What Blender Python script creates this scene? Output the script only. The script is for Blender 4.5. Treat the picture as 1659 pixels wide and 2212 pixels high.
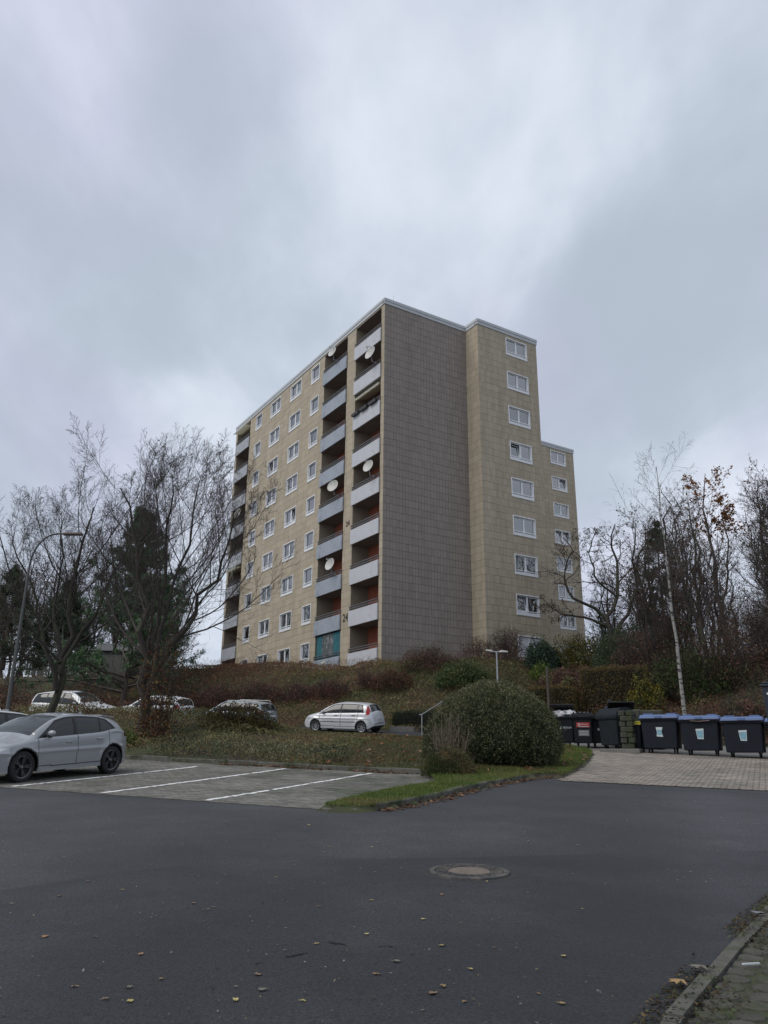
import bpy, math, random
import numpy as np
from mathutils import Matrix, Vector

for o in list(bpy.data.objects):
    bpy.data.objects.remove(o)
SC = bpy.context.scene
COL = SC.collection
RAD = math.radians
rng = np.random.default_rng(11)
random.seed(5)

# ------------------------------------------------------------------ camera
EYE = 1.424
cam_d = bpy.data.cameras.new('camera')
cam = bpy.data.objects.new('camera', cam_d)
COL.objects.link(cam)
PITCH, ROLL = RAD(17.7), RAD(0.55)
fw = Vector((0, math.cos(PITCH), math.sin(PITCH)))
r0 = Vector((1, 0, 0))
u0 = r0.cross(fw)
rt = r0 * math.cos(ROLL) + u0 * math.sin(ROLL)
upv = -r0 * math.sin(ROLL) + u0 * math.cos(ROLL)
M = Matrix((rt, upv, -fw)).transposed().to_4x4()
M.translation = (0, 0, EYE)
cam.matrix_world = M
cam_d.sensor_fit = 'HORIZONTAL'
cam_d.sensor_width = 36
cam_d.lens = 1722 / 1659 * 36
cam_d.clip_start = 0.05
cam_d.clip_end = 3000
SC.camera = cam

# ------------------------------------------------------------------ sky
SUN_EL, SUN_ROT = RAD(48), RAD(242)
world = bpy.data.worlds.new('World')
SC.world = world
world.use_nodes = True
nt = world.node_tree
nt.nodes.clear()
def N(t, **k):
    n = nt.nodes.new(t)
    for a, b in k.items():
        setattr(n, a, b)
    return n
def L(a, b):
    nt.links.new(a, b)
out = N('ShaderNodeOutputWorld')
sky = N('ShaderNodeTexSky', sky_type='NISHITA', sun_disc=False)
sky.sun_elevation = SUN_EL
sky.sun_rotation = SUN_ROT
bg_sky = N('ShaderNodeBackground')
bg_sky.inputs[1].default_value = 0.06
L(sky.outputs[0], bg_sky.inputs[0])
tc = N('ShaderNodeTexCoord')
sep = N('ShaderNodeSeparateXYZ')
L(tc.outputs['Generated'], sep.inputs[0])
zz = N('ShaderNodeMath', operation='MAXIMUM'); L(sep.outputs[2], zz.inputs[0]); zz.inputs[1].default_value = 0.0
za = N('ShaderNodeMath', operation='ADD'); L(zz.outputs[0], za.inputs[0]); za.inputs[1].default_value = 0.32
dx = N('ShaderNodeMath', operation='DIVIDE'); L(sep.outputs[0], dx.inputs[0]); L(za.outputs[0], dx.inputs[1])
dy = N('ShaderNodeMath', operation='DIVIDE'); L(sep.outputs[1], dy.inputs[0]); L(za.outputs[0], dy.inputs[1])
cx = N('ShaderNodeCombineXYZ'); L(dx.outputs[0], cx.inputs[0]); L(dy.outputs[0], cx.inputs[1])
def noise(scale, detail, rough, off, dist=0.0):
    mp = N('ShaderNodeMapping')
    mp.inputs['Location'].default_value = off
    mp.inputs['Rotation'].default_value = (0, 0, RAD(35))
    mp.inputs['Scale'].default_value = (1.0, 0.62, 1)
    L(cx.outputs[0], mp.inputs[0])
    n = N('ShaderNodeTexNoise')
    n.inputs['Scale'].default_value = scale
    n.inputs['Detail'].default_value = detail
    n.inputs['Roughness'].default_value = rough
    n.inputs['Distortion'].default_value = dist
    L(mp.outputs[0], n.inputs['Vector'])
    return n
n1 = noise(2.3, 6, 0.52, (3.1, 1.7, 0), 0.25)
n2 = noise(6.5, 5, 0.55, (7.3, 2.2, 0), 0.2)
mx = N('ShaderNodeMix', data_type='FLOAT'); mx.inputs[0].default_value = 0.42
L(n1.outputs[0], mx.inputs[2]); L(n2.outputs[0], mx.inputs[3])
rp = N('ShaderNodeValToRGB')
rp.color_ramp.interpolation = 'B_SPLINE'
e = rp.color_ramp.elements
e[0].position = 0.30; e[0].color = (0.385, 0.43, 0.51, 1)
e[1].position = 0.76; e[1].color = (0.68, 0.71, 0.80, 1)
m1 = e.new(0.44); m1.color = (0.43, 0.475, 0.565, 1)
m2 = e.new(0.57); m2.color = (0.51, 0.555, 0.65, 1)
# broad cloud masses: (world direction, half width in degrees, lift)
acc = mx.outputs[0]
wn = noise(3.2, 4, 0.55, (5.0, 3.0, 1.0), 0.3)
wv = N('ShaderNodeVectorMath', operation='SCALE'); L(wn.outputs['Color'], wv.inputs[0]); wv.inputs['Scale'].default_value = 0.26
wo = N('ShaderNodeVectorMath', operation='ADD'); L(tc.outputs['Generated'], wo.inputs[0]); L(wv.outputs[0], wo.inputs[1])
ws_ = N('ShaderNodeVectorMath', operation='SUBTRACT'); L(wo.outputs[0], ws_.inputs[0]); ws_.inputs[1].default_value = (0.13, 0.13, 0.13)
wnm = N('ShaderNodeVectorMath', operation='NORMALIZE'); L(ws_.outputs[0], wnm.inputs[0])
CLOUDS = [((-0.255, 0.758, 0.601), 13, -0.15), ((-0.361, 0.802, 0.477), 10, -0.06), ((-0.121, 0.879, 0.462), 8, -0.05), ((-0.074, 0.802, 0.593), 9, 0.1), ((0.06, 0.742, 0.668), 10, 0.1), ((0.02, 0.656, 0.754), 9, 0.08), ((0.314, 0.633, 0.707), 12, 0.14), ((0.185, 0.704, 0.685), 8, 0.06), ((0.336, 0.767, 0.547), 13, -0.17), ((0.232, 0.855, 0.465), 9, -0.09), ((-0.242, 0.897, 0.37), 8, 0.1), ((-0.329, 0.704, 0.629), 6, 0.04), ((0.426, 0.868, 0.257), 14, 0.06), ((-0.408, 0.87, 0.277), 9, -0.05), ((-0.35, 0.635, 0.689), 10, 0.05), ((0.289, 0.901, 0.323), 7, -0.06)]
for (dvec, half, lift) in CLOUDS:
    dt = N('ShaderNodeVectorMath', operation='DOT_PRODUCT'); L(wnm.outputs[0], dt.inputs[0]); dt.inputs[1].default_value = dvec
    mr_ = N('ShaderNodeMapRange', interpolation_type='SMOOTHSTEP'); L(dt.outputs['Value'], mr_.inputs[0])
    mr_.inputs[1].default_value = math.cos(RAD(half)); mr_.inputs[2].default_value = 1.0; mr_.inputs[3].default_value = 0.0; mr_.inputs[4].default_value = lift * 0.85
    ad = N('ShaderNodeMath', operation='ADD'); L(acc, ad.inputs[0]); L(mr_.outputs[0], ad.inputs[1]); acc = ad.outputs[0]
L(acc, rp.inputs[0])
hs = N('ShaderNodeHueSaturation')
n3 = noise(2.6, 2, 0.5, (1.0, 9.0, 0))
hm = N('ShaderNodeMapRange'); hm.inputs[1].default_value = 0.4; hm.inputs[2].default_value = 0.62
hm.inputs[3].default_value = 0.488; hm.inputs[4].default_value = 0.515
L(n3.outputs[0], hm.inputs[0]); L(hm.outputs[0], hs.inputs['Hue'])
L(rp.outputs[0], hs.inputs['Color'])
bg_c = N('ShaderNodeBackground')
bg_c.inputs[1].default_value = 1.17
L(hs.outputs[0], bg_c.inputs[0])
mixs = N('ShaderNodeMixShader'); mixs.inputs[0].default_value = 0.90
L(bg_sky.outputs[0], mixs.inputs[1]); L(bg_c.outputs[0], mixs.inputs[2]); L(mixs.outputs[0], out.inputs[0])

# ------------------------------------------------------------------ sun (overcast: weak and very wide)
sd = bpy.data.lights.new('sun', 'SUN')
sd.energy = 1.5
sd.angle = RAD(35)
sd.color = (1.0, 0.95, 0.88)
sun = bpy.data.objects.new('sun', sd)
COL.objects.link(sun)
sv = Vector((math.sin(SUN_ROT) * math.cos(SUN_EL), math.cos(SUN_ROT) * math.cos(SUN_EL), math.sin(SUN_EL)))
sun.rotation_euler = sv.to_track_quat('Z', 'Y').to_euler()
sun.location = (0, -10, 30)

SC.view_settings.view_transform = 'Standard'
SC.view_settings.look = 'None'
SC.view_settings.exposure = 0.16
SC.view_settings.gamma = 1.0
SC.view_settings.use_curve_mapping = False
SC.render.engine = 'CYCLES'
SC.cycles.max_bounces = 6
SC.cycles.transparent_max_bounces = 12

# ================================================================== helpers
WORLD = {}
def link(o, parent=None, mw=None):
    COL.objects.link(o)
    mw = mw or Matrix.Identity(4)
    WORLD[o.name] = mw
    if parent is not None:
        o.parent = parent
        o.matrix_basis = WORLD[parent.name].inverted() @ mw
    else:
        o.matrix_basis = mw
    return o
def tag(o, label=None, cat=None, group=None, kind=None):
    if label: o['label'] = label
    if cat: o['category'] = cat
    if group: o['group'] = group
    if kind: o['kind'] = kind
    return o
def TR(x, y, z, rz=0.0):
    return Matrix.Translation((x, y, z)) @ Matrix.Rotation(rz, 4, 'Z')
def thing(name, mw, label, cat, group=None):
    o = bpy.data.objects.new(name, None)
    o.empty_display_size = 0.3
    link(o, None, mw)
    return tag(o, label, cat, group)
def mesh_np(name, V, F, mats, fm=None, smooth=False, attr=None, col=None):
    """V (n,3); F (m,k) int array or list of lists; attr: per-face float 'tone'; col: per-vertex rgb 'Col'"""
    me = bpy.data.meshes.new(name)
    V = np.asarray(V, dtype=np.float32)
    if isinstance(F, np.ndarray):
        m, k = F.shape
        me.vertices.add(len(V)); me.vertices.foreach_set('co', V.ravel())
        me.loops.add(m * k); me.loops.foreach_set('vertex_index', F.astype(np.int32).ravel())
        me.polygons.add(m)
        me.polygons.foreach_set('loop_start', np.arange(0, m * k, k, dtype=np.int32))
        try:
            me.polygons.foreach_set('loop_total', np.full(m, k, dtype=np.int32))
        except Exception:
            pass
    else:
        me.from_pydata([tuple(map(float, v)) for v in V], [], F)
    if not isinstance(mats, (list, tuple)): mats = [mats]
    for mt in mats: me.materials.append(mt)
    if fm is not None: me.polygons.foreach_set('material_index', np.asarray(fm, dtype=np.int32))
    me.update(calc_edges=True)
    me.polygons.foreach_set('use_smooth', np.full(len(me.polygons), bool(smooth)))
    if attr is not None:
        a = me.attributes.new('tone', 'FLOAT', 'FACE')
        a.data.foreach_set('value', np.asarray(attr, dtype=np.float32))
    if col is not None:
        a = me.attributes.new('Col', 'FLOAT_COLOR', 'POINT')
        c = np.ones((len(V), 4), dtype=np.float32); c[:, :3] = col
        a.data.foreach_set('color', c.ravel())
    me.validate()
    return me
def mobj(name, me, parent=None, mw=None, **k):
    o = bpy.data.objects.new(name, me)
    link(o, parent, mw)
    return tag(o, **k) if k else o

class MB:
    """collects simple shapes into one mesh"""
    def __init__(s): s.v = []; s.f = []; s.m = []; s.n = 0
    def add(s, v, f, m=0):
        v = np.asarray(v, float)
        s.v.append(v); s.f += [[i + s.n for i in q] for q in f]; s.m += [m] * len(f); s.n += len(v)
        return s
    def box(s, a, b, m=0, T=None, bev=0.0, taper=None):
        x0, y0, z0 = a; x1, y1, z1 = b
        if bev > 0:
            c = bev
            v = []
            for z, i in ((z0, c), (z0 + c, 0), (z1 - c, 0), (z1, c)):
                X0, X1, Y0, Y1 = x0 + i, x1 - i, y0 + i, y1 - i
                k = c * (0 if i else 1)
                if i: v += [(X0, Y0, z), (X0, Y0, z), (X1, Y0, z), (X1, Y0, z), (X1, Y1, z), (X1, Y1, z), (X0, Y1, z), (X0, Y1, z)]
                else: v += [(x0, y0 + c, z), (x0 + c, y0, z), (x1 - c, y0, z), (x1, y0 + c, z), (x1, y1 - c, z), (x1 - c, y1, z), (x0 + c, y1, z), (x0, y1 - c, z)]
            f = []
            for r in range(3):
                for i in range(8):
                    j = (i + 1) % 8
                    f.append([r * 8 + i, r * 8 + j, r * 8 + 8 + j, r * 8 + 8 + i])
            f.append([7, 5, 3, 1]); f.append([24 + 1, 24 + 3, 24 + 5, 24 + 7])
        else:
            v = [(x0, y0, z0), (x1, y0, z0), (x1, y1, z0), (x0, y1, z0), (x0, y0, z1), (x1, y0, z1), (x1, y1, z1), (x0, y1, z1)]
            if taper:
                t = taper; cx_, cy_ = (x0 + x1) / 2, (y0 + y1) / 2
                for i in range(4): v[i] = (cx_ + (v[i][0] - cx_) * t, cy_ + (v[i][1] - cy_) * t, z0)
            f = [[3, 2, 1, 0], [4, 5, 6, 7], [0, 1, 5, 4], [1, 2, 6, 5], [2, 3, 7, 6], [3, 0, 4, 7]]
        v = np.array(v, float)
        if T is not None:
            Tm = np.array(T); v = v @ Tm[:3, :3].T + Tm[:3, 3]
        return s.add(v, f, m)
    def tube(s, pts, r, k=8, m=0, cap=True):
        pts = np.array(pts, float); n = len(pts)
        r = np.broadcast_to(np.asarray(r, float), (n,))
        t = np.gradient(pts, axis=0) if n > 2 else np.repeat((pts[-1:] - pts[:1]), n, 0)
        t /= np.linalg.norm(t, axis=1)[:, None] + 1e-9
        ref = np.array([0, 0, 1.0]) if abs(t[0][2]) < 0.9 else np.array([1.0, 0, 0])
        v = []
        for i in range(n):
            a = np.cross(t[i], ref); a /= np.linalg.norm(a) + 1e-9
            b = np.cross(t[i], a)
            for j in range(k):
                th = 2 * math.pi * j / k
                v.append(pts[i] + r[i] * (a * math.cos(th) + b * math.sin(th)))
        f = []
        for i in range(n - 1):
            for j in range(k):
                q = (j + 1) % k
                f.append([i * k + j, i * k + q, (i + 1) * k + q, (i + 1) * k + j])
        if cap:
            f.append(list(range(k))[::-1]); f.append([(n - 1) * k + j for j in range(k)])
        return s.add(v, f, m)
    def lathe(s, prof, k=16, m=0, T=None, arc=(0, 2 * math.pi)):
        """prof list of (r,z), around Z"""
        full = abs(arc[1] - arc[0] - 2 * math.pi) < 1e-6
        kk = k if full else k + 1
        v = []
        for (r, z) in prof:
            for j in range(kk):
                th = arc[0] + (arc[1] - arc[0]) * j / k
                v.append((r * math.cos(th), r * math.sin(th), z))
        f = []
        for i in range(len(prof) - 1):
            for j in range(k):
                q = (j + 1) % kk if full else j + 1
                f.append([i * kk + j, i * kk + q, (i + 1) * kk + q, (i + 1) * kk + j])
        v = np.array(v, float)
        if T is not None:
            Tm = np.array(T); v = v @ Tm[:3, :3].T + Tm[:3, 3]
        return s.add(v, f, m)
    def poly(s, pts, m=0):
        return s.add(pts, [list(range(len(pts)))], m)
    def prism(s, pts, d, m=0):
        """extrude planar polygon pts by vector d"""
        p = np.array(pts, float); n = len(p); d = np.array(d, float)
        f = [list(range(n))[::-1], [n + i for i in range(n)]]
        for i in range(n):
            j = (i + 1) % n; f.append([i, j, n + j, n + i])
        return s.add(np.vstack([p, p + d]), f, m)
    def mesh(s, name, mats, smooth=False):
        me = mesh_np(name, np.vstack(s.v), s.f, mats, s.m, smooth)
        if smooth:
            me.set_sharp_from_angle(angle=RAD(38)) if hasattr(me, 'set_sharp_from_angle') else None
        return me
    def obj(s, name, mats, parent=None, mw=None, smooth=False, **k):
        return mobj(name, s.mesh(name, mats, smooth), parent, mw, **k)

# ------------------------------------------------------------------ materials
MT = {}
def mat(name, color=(0.5, 0.5, 0.5), rough=0.7, spec=0.5, metal=0.0, var=0.0, scale=3.0, detail=4, bump=0.0, bscale=None,
        tone=0.0, col=False, alt=None, altscale=1.0, altpos=(0.45, 0.6), coat=0.0, trans=0.0, stretch=None, fine=0.0, finescale=60):
    if name in MT: return MT[name]
    m = bpy.data.materials.new(name); m.use_nodes = True; MT[name] = m
    t = m.node_tree; ns = t.nodes; bs = ns['Principled BSDF']
    bs.inputs['Roughness'].default_value = rough
    bs.inputs['Specular IOR Level'].default_value = spec
    bs.inputs['Metallic'].default_value = metal
    bs.inputs['Coat Weight'].default_value = coat
    bs.inputs['Coat Roughness'].default_value = 0.04
    def lk(a, b): t.links.new(a, b)
    def mul(c, fac_out, lo, hi):
        mr = ns.new('ShaderNodeMapRange'); lk(fac_out, mr.inputs[0])
        mr.inputs[1].default_value = 0.25; mr.inputs[2].default_value = 0.75
        mr.inputs[3].default_value = lo; mr.inputs[4].default_value = hi
        vm = ns.new('ShaderNodeVectorMath'); vm.operation = 'SCALE'
        lk(c, vm.inputs[0]); lk(mr.outputs[0], vm.inputs['Scale'])
        return vm.outputs[0]
    g = ns.new('ShaderNodeTexCoord').outputs['Object']
    if stretch:
        mp = ns.new('ShaderNodeMapping'); mp.inputs['Scale'].default_value = stretch; lk(g, mp.inputs[0]); gv = mp.outputs[0]
    else: gv = g
    if col:
        a = ns.new('ShaderNodeAttribute'); a.attribute_name = 'Col'; c = a.outputs['Color']
    else:
        rgb = ns.new('ShaderNodeRGB'); rgb.outputs[0].default_value = (*color, 1); c = rgb.outputs[0]
    if alt:
        nz = ns.new('ShaderNodeTexNoise'); nz.inputs['Scale'].default_value = altscale; nz.inputs['Detail'].default_value = 6
        nz.inputs['Roughness'].default_value = 0.62
        lk(gv, nz.inputs['Vector'])
        mr = ns.new('ShaderNodeMapRange'); lk(nz.outputs[0], mr.inputs[0]); mr.inputs[1].default_value = altpos[0]; mr.inputs[2].default_value = altpos[1]
        mr.clamp = True
        mi = ns.new('ShaderNodeMix'); mi.data_type = 'RGBA'
        lk(mr.outputs[0], mi.inputs[0]); lk(c, mi.inputs[6]); mi.inputs[7].default_value = (*alt, 1)
        c = mi.outputs[2]
    if var > 0:
        nz = ns.new('ShaderNodeTexNoise'); nz.inputs['Scale'].default_value = scale; nz.inputs['Detail'].default_value = detail
        nz.inputs['Roughness'].default_value = 0.6
        lk(gv, nz.inputs['Vector']); c = mul(c, nz.outputs[0], 1 - var, 1 + var)
    if fine > 0:
        nz = ns.new('ShaderNodeTexNoise'); nz.inputs['Scale'].default_value = finescale; nz.inputs['Detail'].default_value = 3
        lk(g, nz.inputs['Vector']); c = mul(c, nz.outputs[0], 1 - fine, 1 + fine)
    if tone > 0:
        a = ns.new('ShaderNodeAttribute'); a.attribute_name = 'tone'
        mr = ns.new('ShaderNodeMapRange'); lk(a.outputs['Fac'], mr.inputs[0])
        mr.inputs[3].default_value = 1 - tone; mr.inputs[4].default_value = 1 + tone
        vm = ns.new('ShaderNodeVectorMath'); vm.operation = 'SCALE'; lk(c, vm.inputs[0]); lk(mr.outputs[0], vm.inputs['Scale']); c = vm.outputs[0]
    lk(c, bs.inputs['Base Color'])
    if bump > 0:
        nz = ns.new('ShaderNodeTexNoise'); nz.inputs['Scale'].default_value = bscale or scale * 4; nz.inputs['Detail'].default_value = 5
        lk(g, nz.inputs['Vector'])
        bp = ns.new('ShaderNodeBump'); bp.inputs['Strength'].default_value = bump; bp.inputs['Distance'].default_value = 0.02
        lk(nz.outputs[0], bp.inputs['Height']); lk(bp.outputs[0], bs.inputs['Normal'])
    if trans > 0:
        tr = ns.new('ShaderNodeBsdfTranslucent'); lk(c, tr.inputs[0])
        ms = ns.new('ShaderNodeMixShader'); ms.inputs[0].default_value = trans
        lk(bs.outputs[0], ms.inputs[1]); lk(tr.outputs[0], ms.inputs[2]); lk(ms.outputs[0], ns['Material Output'].inputs[0])
    return m
def glass_mat(name, tint=(0.8, 0.84, 0.86), refl=0.10, rough=0.02):
    m = bpy.data.materials.new(name); m.use_nodes = True; MT[name] = m
    t = m.node_tree; ns = t.nodes; ns.remove(ns['Principled BSDF'])
    tr = ns.new('ShaderNodeBsdfTransparent'); tr.inputs[0].default_value = (*tint, 1)
    gl = ns.new('ShaderNodeBsdfGlossy'); gl.inputs['Roughness'].default_value = rough
    fr = ns.new('ShaderNodeFresnel'); fr.inputs[0].default_value = 1.5
    mr = ns.new('ShaderNodeMapRange'); mr.inputs[1].default_value = 0.04; mr.inputs[2].default_value = 1; mr.inputs[3].default_value = refl; mr.inputs[4].default_value = 1
    ms = ns.new('ShaderNodeMixShader')
    t.links.new(fr.outputs[0], mr.inputs[0]); t.links.new(mr.outputs[0], ms.inputs[0])
    t.links.new(tr.outputs[0], ms.inputs[1]); t.links.new(gl.outputs[0], ms.inputs[2])
    t.links.new(ms.outputs[0], ns['Material Output'].inputs[0])
    return m
m_tan = mat('tan_cladding', (0.41, 0.352, 0.262), 0.85, tone=0.08, var=0.08, scale=0.5, stretch=(2, 2, 0.14), alt=(0.362, 0.31, 0.23), altscale=1.1, altpos=(0.48, 0.72), fine=0.06, finescale=9)
m_grey = mat('grey_cladding', (0.268, 0.234, 0.204), 0.85, tone=0.07, var=0.06, scale=0.5, stretch=(2, 2, 0.14), alt=(0.238, 0.208, 0.182), altscale=1.0, altpos=(0.45, 0.7), fine=0.05, finescale=9)
m_joint = mat('joint_shadow', (0.085, 0.074, 0.062), 0.95)
m_fascia = mat('zinc_fascia', (0.47, 0.49, 0.50), 0.5, metal=0.0, var=0.08, scale=1.0)
m_white = mat('white_pvc', (0.76, 0.77, 0.78), 0.4, var=0.04, scale=2)
m_glass = glass_mat('window_glass', (0.78, 0.82, 0.85), 0.36)
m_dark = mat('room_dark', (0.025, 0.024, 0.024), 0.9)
m_curt = mat('net_curtain', (0.74, 0.72, 0.74), 0.9, var=0.22, scale=6, stretch=(6, 1, 0.3))
m_curt2 = mat('grey_curtain', (0.30, 0.30, 0.31), 0.9, var=0.25, scale=6, stretch=(6, 1, 0.3))
m_pink = mat('pink_curtain', (0.42, 0.25, 0.24), 0.9, var=0.2, scale=5, stretch=(6, 1, 0.3))
m_shut = mat('roller_shutter', (0.66, 0.67, 0.68), 0.6)
m_parR = mat('balcony_panel_light', (0.50, 0.51, 0.535), 0.6, var=0.07, scale=1.2, alt=(0.36, 0.36, 0.38), altscale=1.6, altpos=(0.60, 0.78))
m_parL = mat('balcony_panel_blue', (0.31, 0.345, 0.395), 0.6, var=0.09, scale=1.2, alt=(0.20, 0.22, 0.25), altscale=2.2, altpos=(0.56, 0.72))
m_parF = mat('balcony_panel_grey', (0.36, 0.375, 0.40), 0.6, var=0.10, scale=1.2, alt=(0.22, 0.23, 0.25), altscale=2.0, altpos=(0.56, 0.72))
m_slab = mat('concrete_slab', (0.22, 0.215, 0.205), 0.9, var=0.12, scale=1.5)
m_red = mat('rust_render', (0.40, 0.13, 0.075), 0.9, var=0.12, scale=1.2)
m_rail = mat('rail_steel', (0.17, 0.175, 0.18), 0.5, metal=0.5)
m_black = mat('black_plastic', (0.012, 0.012, 0.013), 0.45)
m_number = mat('number_dark', (0.03, 0.022, 0.02), 0.6)
m_dish = mat('dish_white', (0.50, 0.49, 0.46), 0.5, var=0.05)
m_metal = mat('galvanised_steel', (0.36, 0.37, 0.38), 0.45, metal=0.6, var=0.1)
# ================================================================== terrain functions
SIN25, COS25 = math.sin(RAD(25)), math.cos(RAD(25))
def base_z(Y):
    Y = np.asarray(Y, float)
    Yc = np.clip(Y, -15, 46)
    return 0.0412 * Yc + 0.000835 * Yc * np.abs(Yc)
def sstep(x, a, b):
    t = np.clip((x - a) / (b - a), 0, 1)
    return t * t * (3 - 2 * t)
def lotw(X, Y): return X * SIN25 + Y * COS25
def lotp(X, Y): return X * COS25 - Y * SIN25
def lot(p, w): return p * COS25 + w * SIN25, -p * SIN25 + w * COS25
def vnoise(X, Y, s, seed=0):
    X = np.asarray(X, float) / s + seed * 17.3; Y = np.asarray(Y, float) / s + seed * 5.1
    xi, yi = np.floor(X), np.floor(Y); fx, fy = X - xi, Y - yi
    fx = fx * fx * (3 - 2 * fx); fy = fy * fy * (3 - 2 * fy)
    def h(a, b):
        v = np.sin(a * 127.1 + b * 311.7 + seed * 74.7) * 43758.5453
        return v - np.floor(v)
    return (h(xi, yi) * (1 - fx) + h(xi + 1, yi) * fx) * (1 - fy) + (h(xi, yi + 1) * (1 - fx) + h(xi + 1, yi + 1) * fx) * fy
def mound(X, Y):
    """planter island between the two rows of parked cars"""
    w = lotw(X, Y)
    prof = sstep(w, 19.4, 20.6) * 0.25 + sstep(w, 20.5, 25.5) * 0.75
    prof = prof * (1 - sstep(w, 27.5, 31.0))
    lat = 0.85 * (1 - sstep(X, -7.5, -2.0)) + 0.36 * sstep(X, -7.5, -2.0) * (1 - sstep(X, 2.2, 4.8))
    return prof * lat
def hill(X, Y):
    w = lotw(X, Y) + 0.8 * (vnoise(X, Y, 5, 3) - 0.5)
    foot = 37.8 - 0.8 * sstep(X, 7, 14)
    crest = 43.4 + 5.2 * sstep(X, 5.5, 10)
    t = sstep(w, foot, crest)
    t = 0.5 * t + 0.5 * np.clip((w - foot) / (crest - foot), 0, 1)
    top = 7.15 + 0.4 * sstep(-X, 3, 8)
    return t, top
def ground_z(X, Y):
    b = base_z(Y); t, top = hill(X, Y)
    z = b * (1 - t) + top * t + mound(X, Y)
    z = z + 0.25 * (vnoise(X, Y, 1.6, 1) - 0.5) * sstep(t, 0.02, 0.3) * (1 - sstep(t, 0.95, 1.0))
    return z

# ================================================================== apartment block
A = np.array([-0.08, 48.9]); TH = RAD(-32.1)
U = np.array([math.sin(TH), math.cos(TH)])          # along the window facade, away
V2 = np.array([math.cos(TH), -math.sin(TH)])         # along the end wall, to the right
ROOF = 32.40; TOP = 32.85; GZ = 5.2
def Frame(o, d):
    """wall frame: X along wall (to the viewer's left), Y outward, Z up, origin at right-hand end"""
    x = np.array([d[0], d[1], 0.0]); z = np.array([0, 0, 1.0]); y = np.cross(z, x)
    m = Matrix(((x[0], y[0], 0, o[0]), (x[1], y[1], 0, o[1]), (0, 0, 1, 0), (0, 0, 0, 1)))
    return m
def world_pts(Fm, P):
    Fn = np.array(Fm); return P @ Fn[:3, :3].T + Fn[:3, 3]
L_AB = 27.05; L_AC = 7.12; L_CD = 1.42; L_DE = 5.74
Cp = A + V2 * L_AC; Dp = Cp - U * L_CD; Ep = Dp + V2 * L_DE
Gp = np.array([19.5, 76.7])
F_AB = Frame(A, U); F_AC = Frame(Cp, -V2); F_CD = Frame(Dp, U); F_DE = Frame(Ep, -V2); F_G = Frame(Gp, -V2)

block = thing('apartment_block', TR(A[0], A[1], 7.2), 'tall tan and grey tiled apartment block with stacked loggias and the number 24', 'apartment building')
wing = thing('apartment_block', TR(Gp[0], Gp[1], 7.2), 'narrow tan block seen behind the right edge of the main tower, one window column wide', 'apartment building')

ROWS = [30.70 - 2.788 * k for k in range(9)]         # window sills
# openings in the AB wall: (x0,x1,z0,z1)
win_AB = [('single', 9.66), ('double', 12.86), ('double', 16.86), ('single', 20.82)]
WW = {'double': 2.08, 'single': 1.42}; WH = 1.44
holes_AB = []
for z in ROWS:
    for k, x in win_AB: holes_AB.append((x, x + WW[k], z, z + WH))
LOG = [('R', 0.42, 3.92), ('L', 5.20, 8.82), ('F', 23.55, 26.65)]
for _, x0, x1 in LOG: holes_AB.append((x0, x1, GZ, 32.30))
holes_DE = [(L_DE - 2.63 - 2.06 - 0.06 * 0, L_DE - 2.63 + 0.0, z, z + WH) for z in ROWS]
holes_DE = [(L_DE - 4.74, L_DE - 2.66, z, z + WH) for z in ROWS]
holes_G = [(1.16, 1.16 + 2.08, z, z + WH) for z in ROWS] + [(7.0, 9.08, z, z + WH) for z in ROWS]

def cut(r, holes):
    out_ = [r]
    for h in holes:
        nx = []
        for (x0, x1, z0, z1) in out_:
            if h[0] >= x1 or h[1] <= x0 or h[2] >= z1 or h[3] <= z0: nx.append((x0, x1, z0, z1)); continue
            a, b = max(x0, h[0]), min(x1, h[1])
            if h[0] > x0: nx.append((x0, h[0], z0, z1))
            if h[1] < x1: nx.append((h[1], x1, z0, z1))
            if h[2] > z0: nx.append((a, b, z0, h[2]))
            if h[3] < z1: nx.append((a, b, h[3], z1))
        out_ = nx
    return [q for q in out_ if q[1] - q[0] > 0.02 and q[3] - q[2] > 0.02]

def backing(name, W_, holes, Fm, root):
    xs = sorted({0.0, W_} | {h[0] for h in holes} | {h[1] for h in holes}); zs = sorted({GZ, ROOF} | {h[2] for h in holes} | {h[3] for h in holes})
    mb = MB()
    for i in range(len(xs) - 1):
        for j in range(len(zs) - 1):
            cx_, cz_ = (xs[i] + xs[i + 1]) / 2, (zs[j] + zs[j + 1]) / 2
            if any(h[0] < cx_ < h[1] and h[2] < cz_ < h[3] for h in holes): continue
            mb.poly([(xs[i], -0.045, zs[j]), (xs[i + 1], -0.045, zs[j]), (xs[i + 1], -0.045, zs[j + 1]), (xs[i], -0.045, zs[j + 1])])
    mb.obj('wall', m_joint, root, Fm)
panels = []     # (score, frame, rect, mat, tone, gapx, root, proud)
camp = np.array([0, 0, EYE])
def clad(W_, holes, Fm, m, pw, first, gx, root, zlo=7.0, gz=0.013):
    k = 0
    zt = ROOF
    while zt > zlo:
        zb = zt - 0.507
        xs = [0.0]
        x = first if (k % 1 == 0) else first
        while x < W_ - 0.02: xs.append(x); x += pw
        xs.append(W_)
        for i in range(len(xs) - 1):
            r = (xs[i], xs[i + 1], zb, zt)
            tn = rng.random()
            for q in cut(r, holes):
                c = world_pts(Fm, np.array([[(q[0] + q[1]) / 2, 0, (q[2] + q[3]) / 2]]))[0]
                d = c - camp; nrm = np.array(Fm)[:3, 1]
                cosi = -d @ nrm / np.linalg.norm(d)
                sc = (q[1] - q[0]) * (q[3] - q[2]) * max(cosi, 0) / (d @ d)
                if c[2] < 8.0: sc *= 0.01
                panels.append((sc, Fm, q, m, tn, gx, root, rng.normal() * 0.0025, gz))
        zt = zb; k += 1
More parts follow.
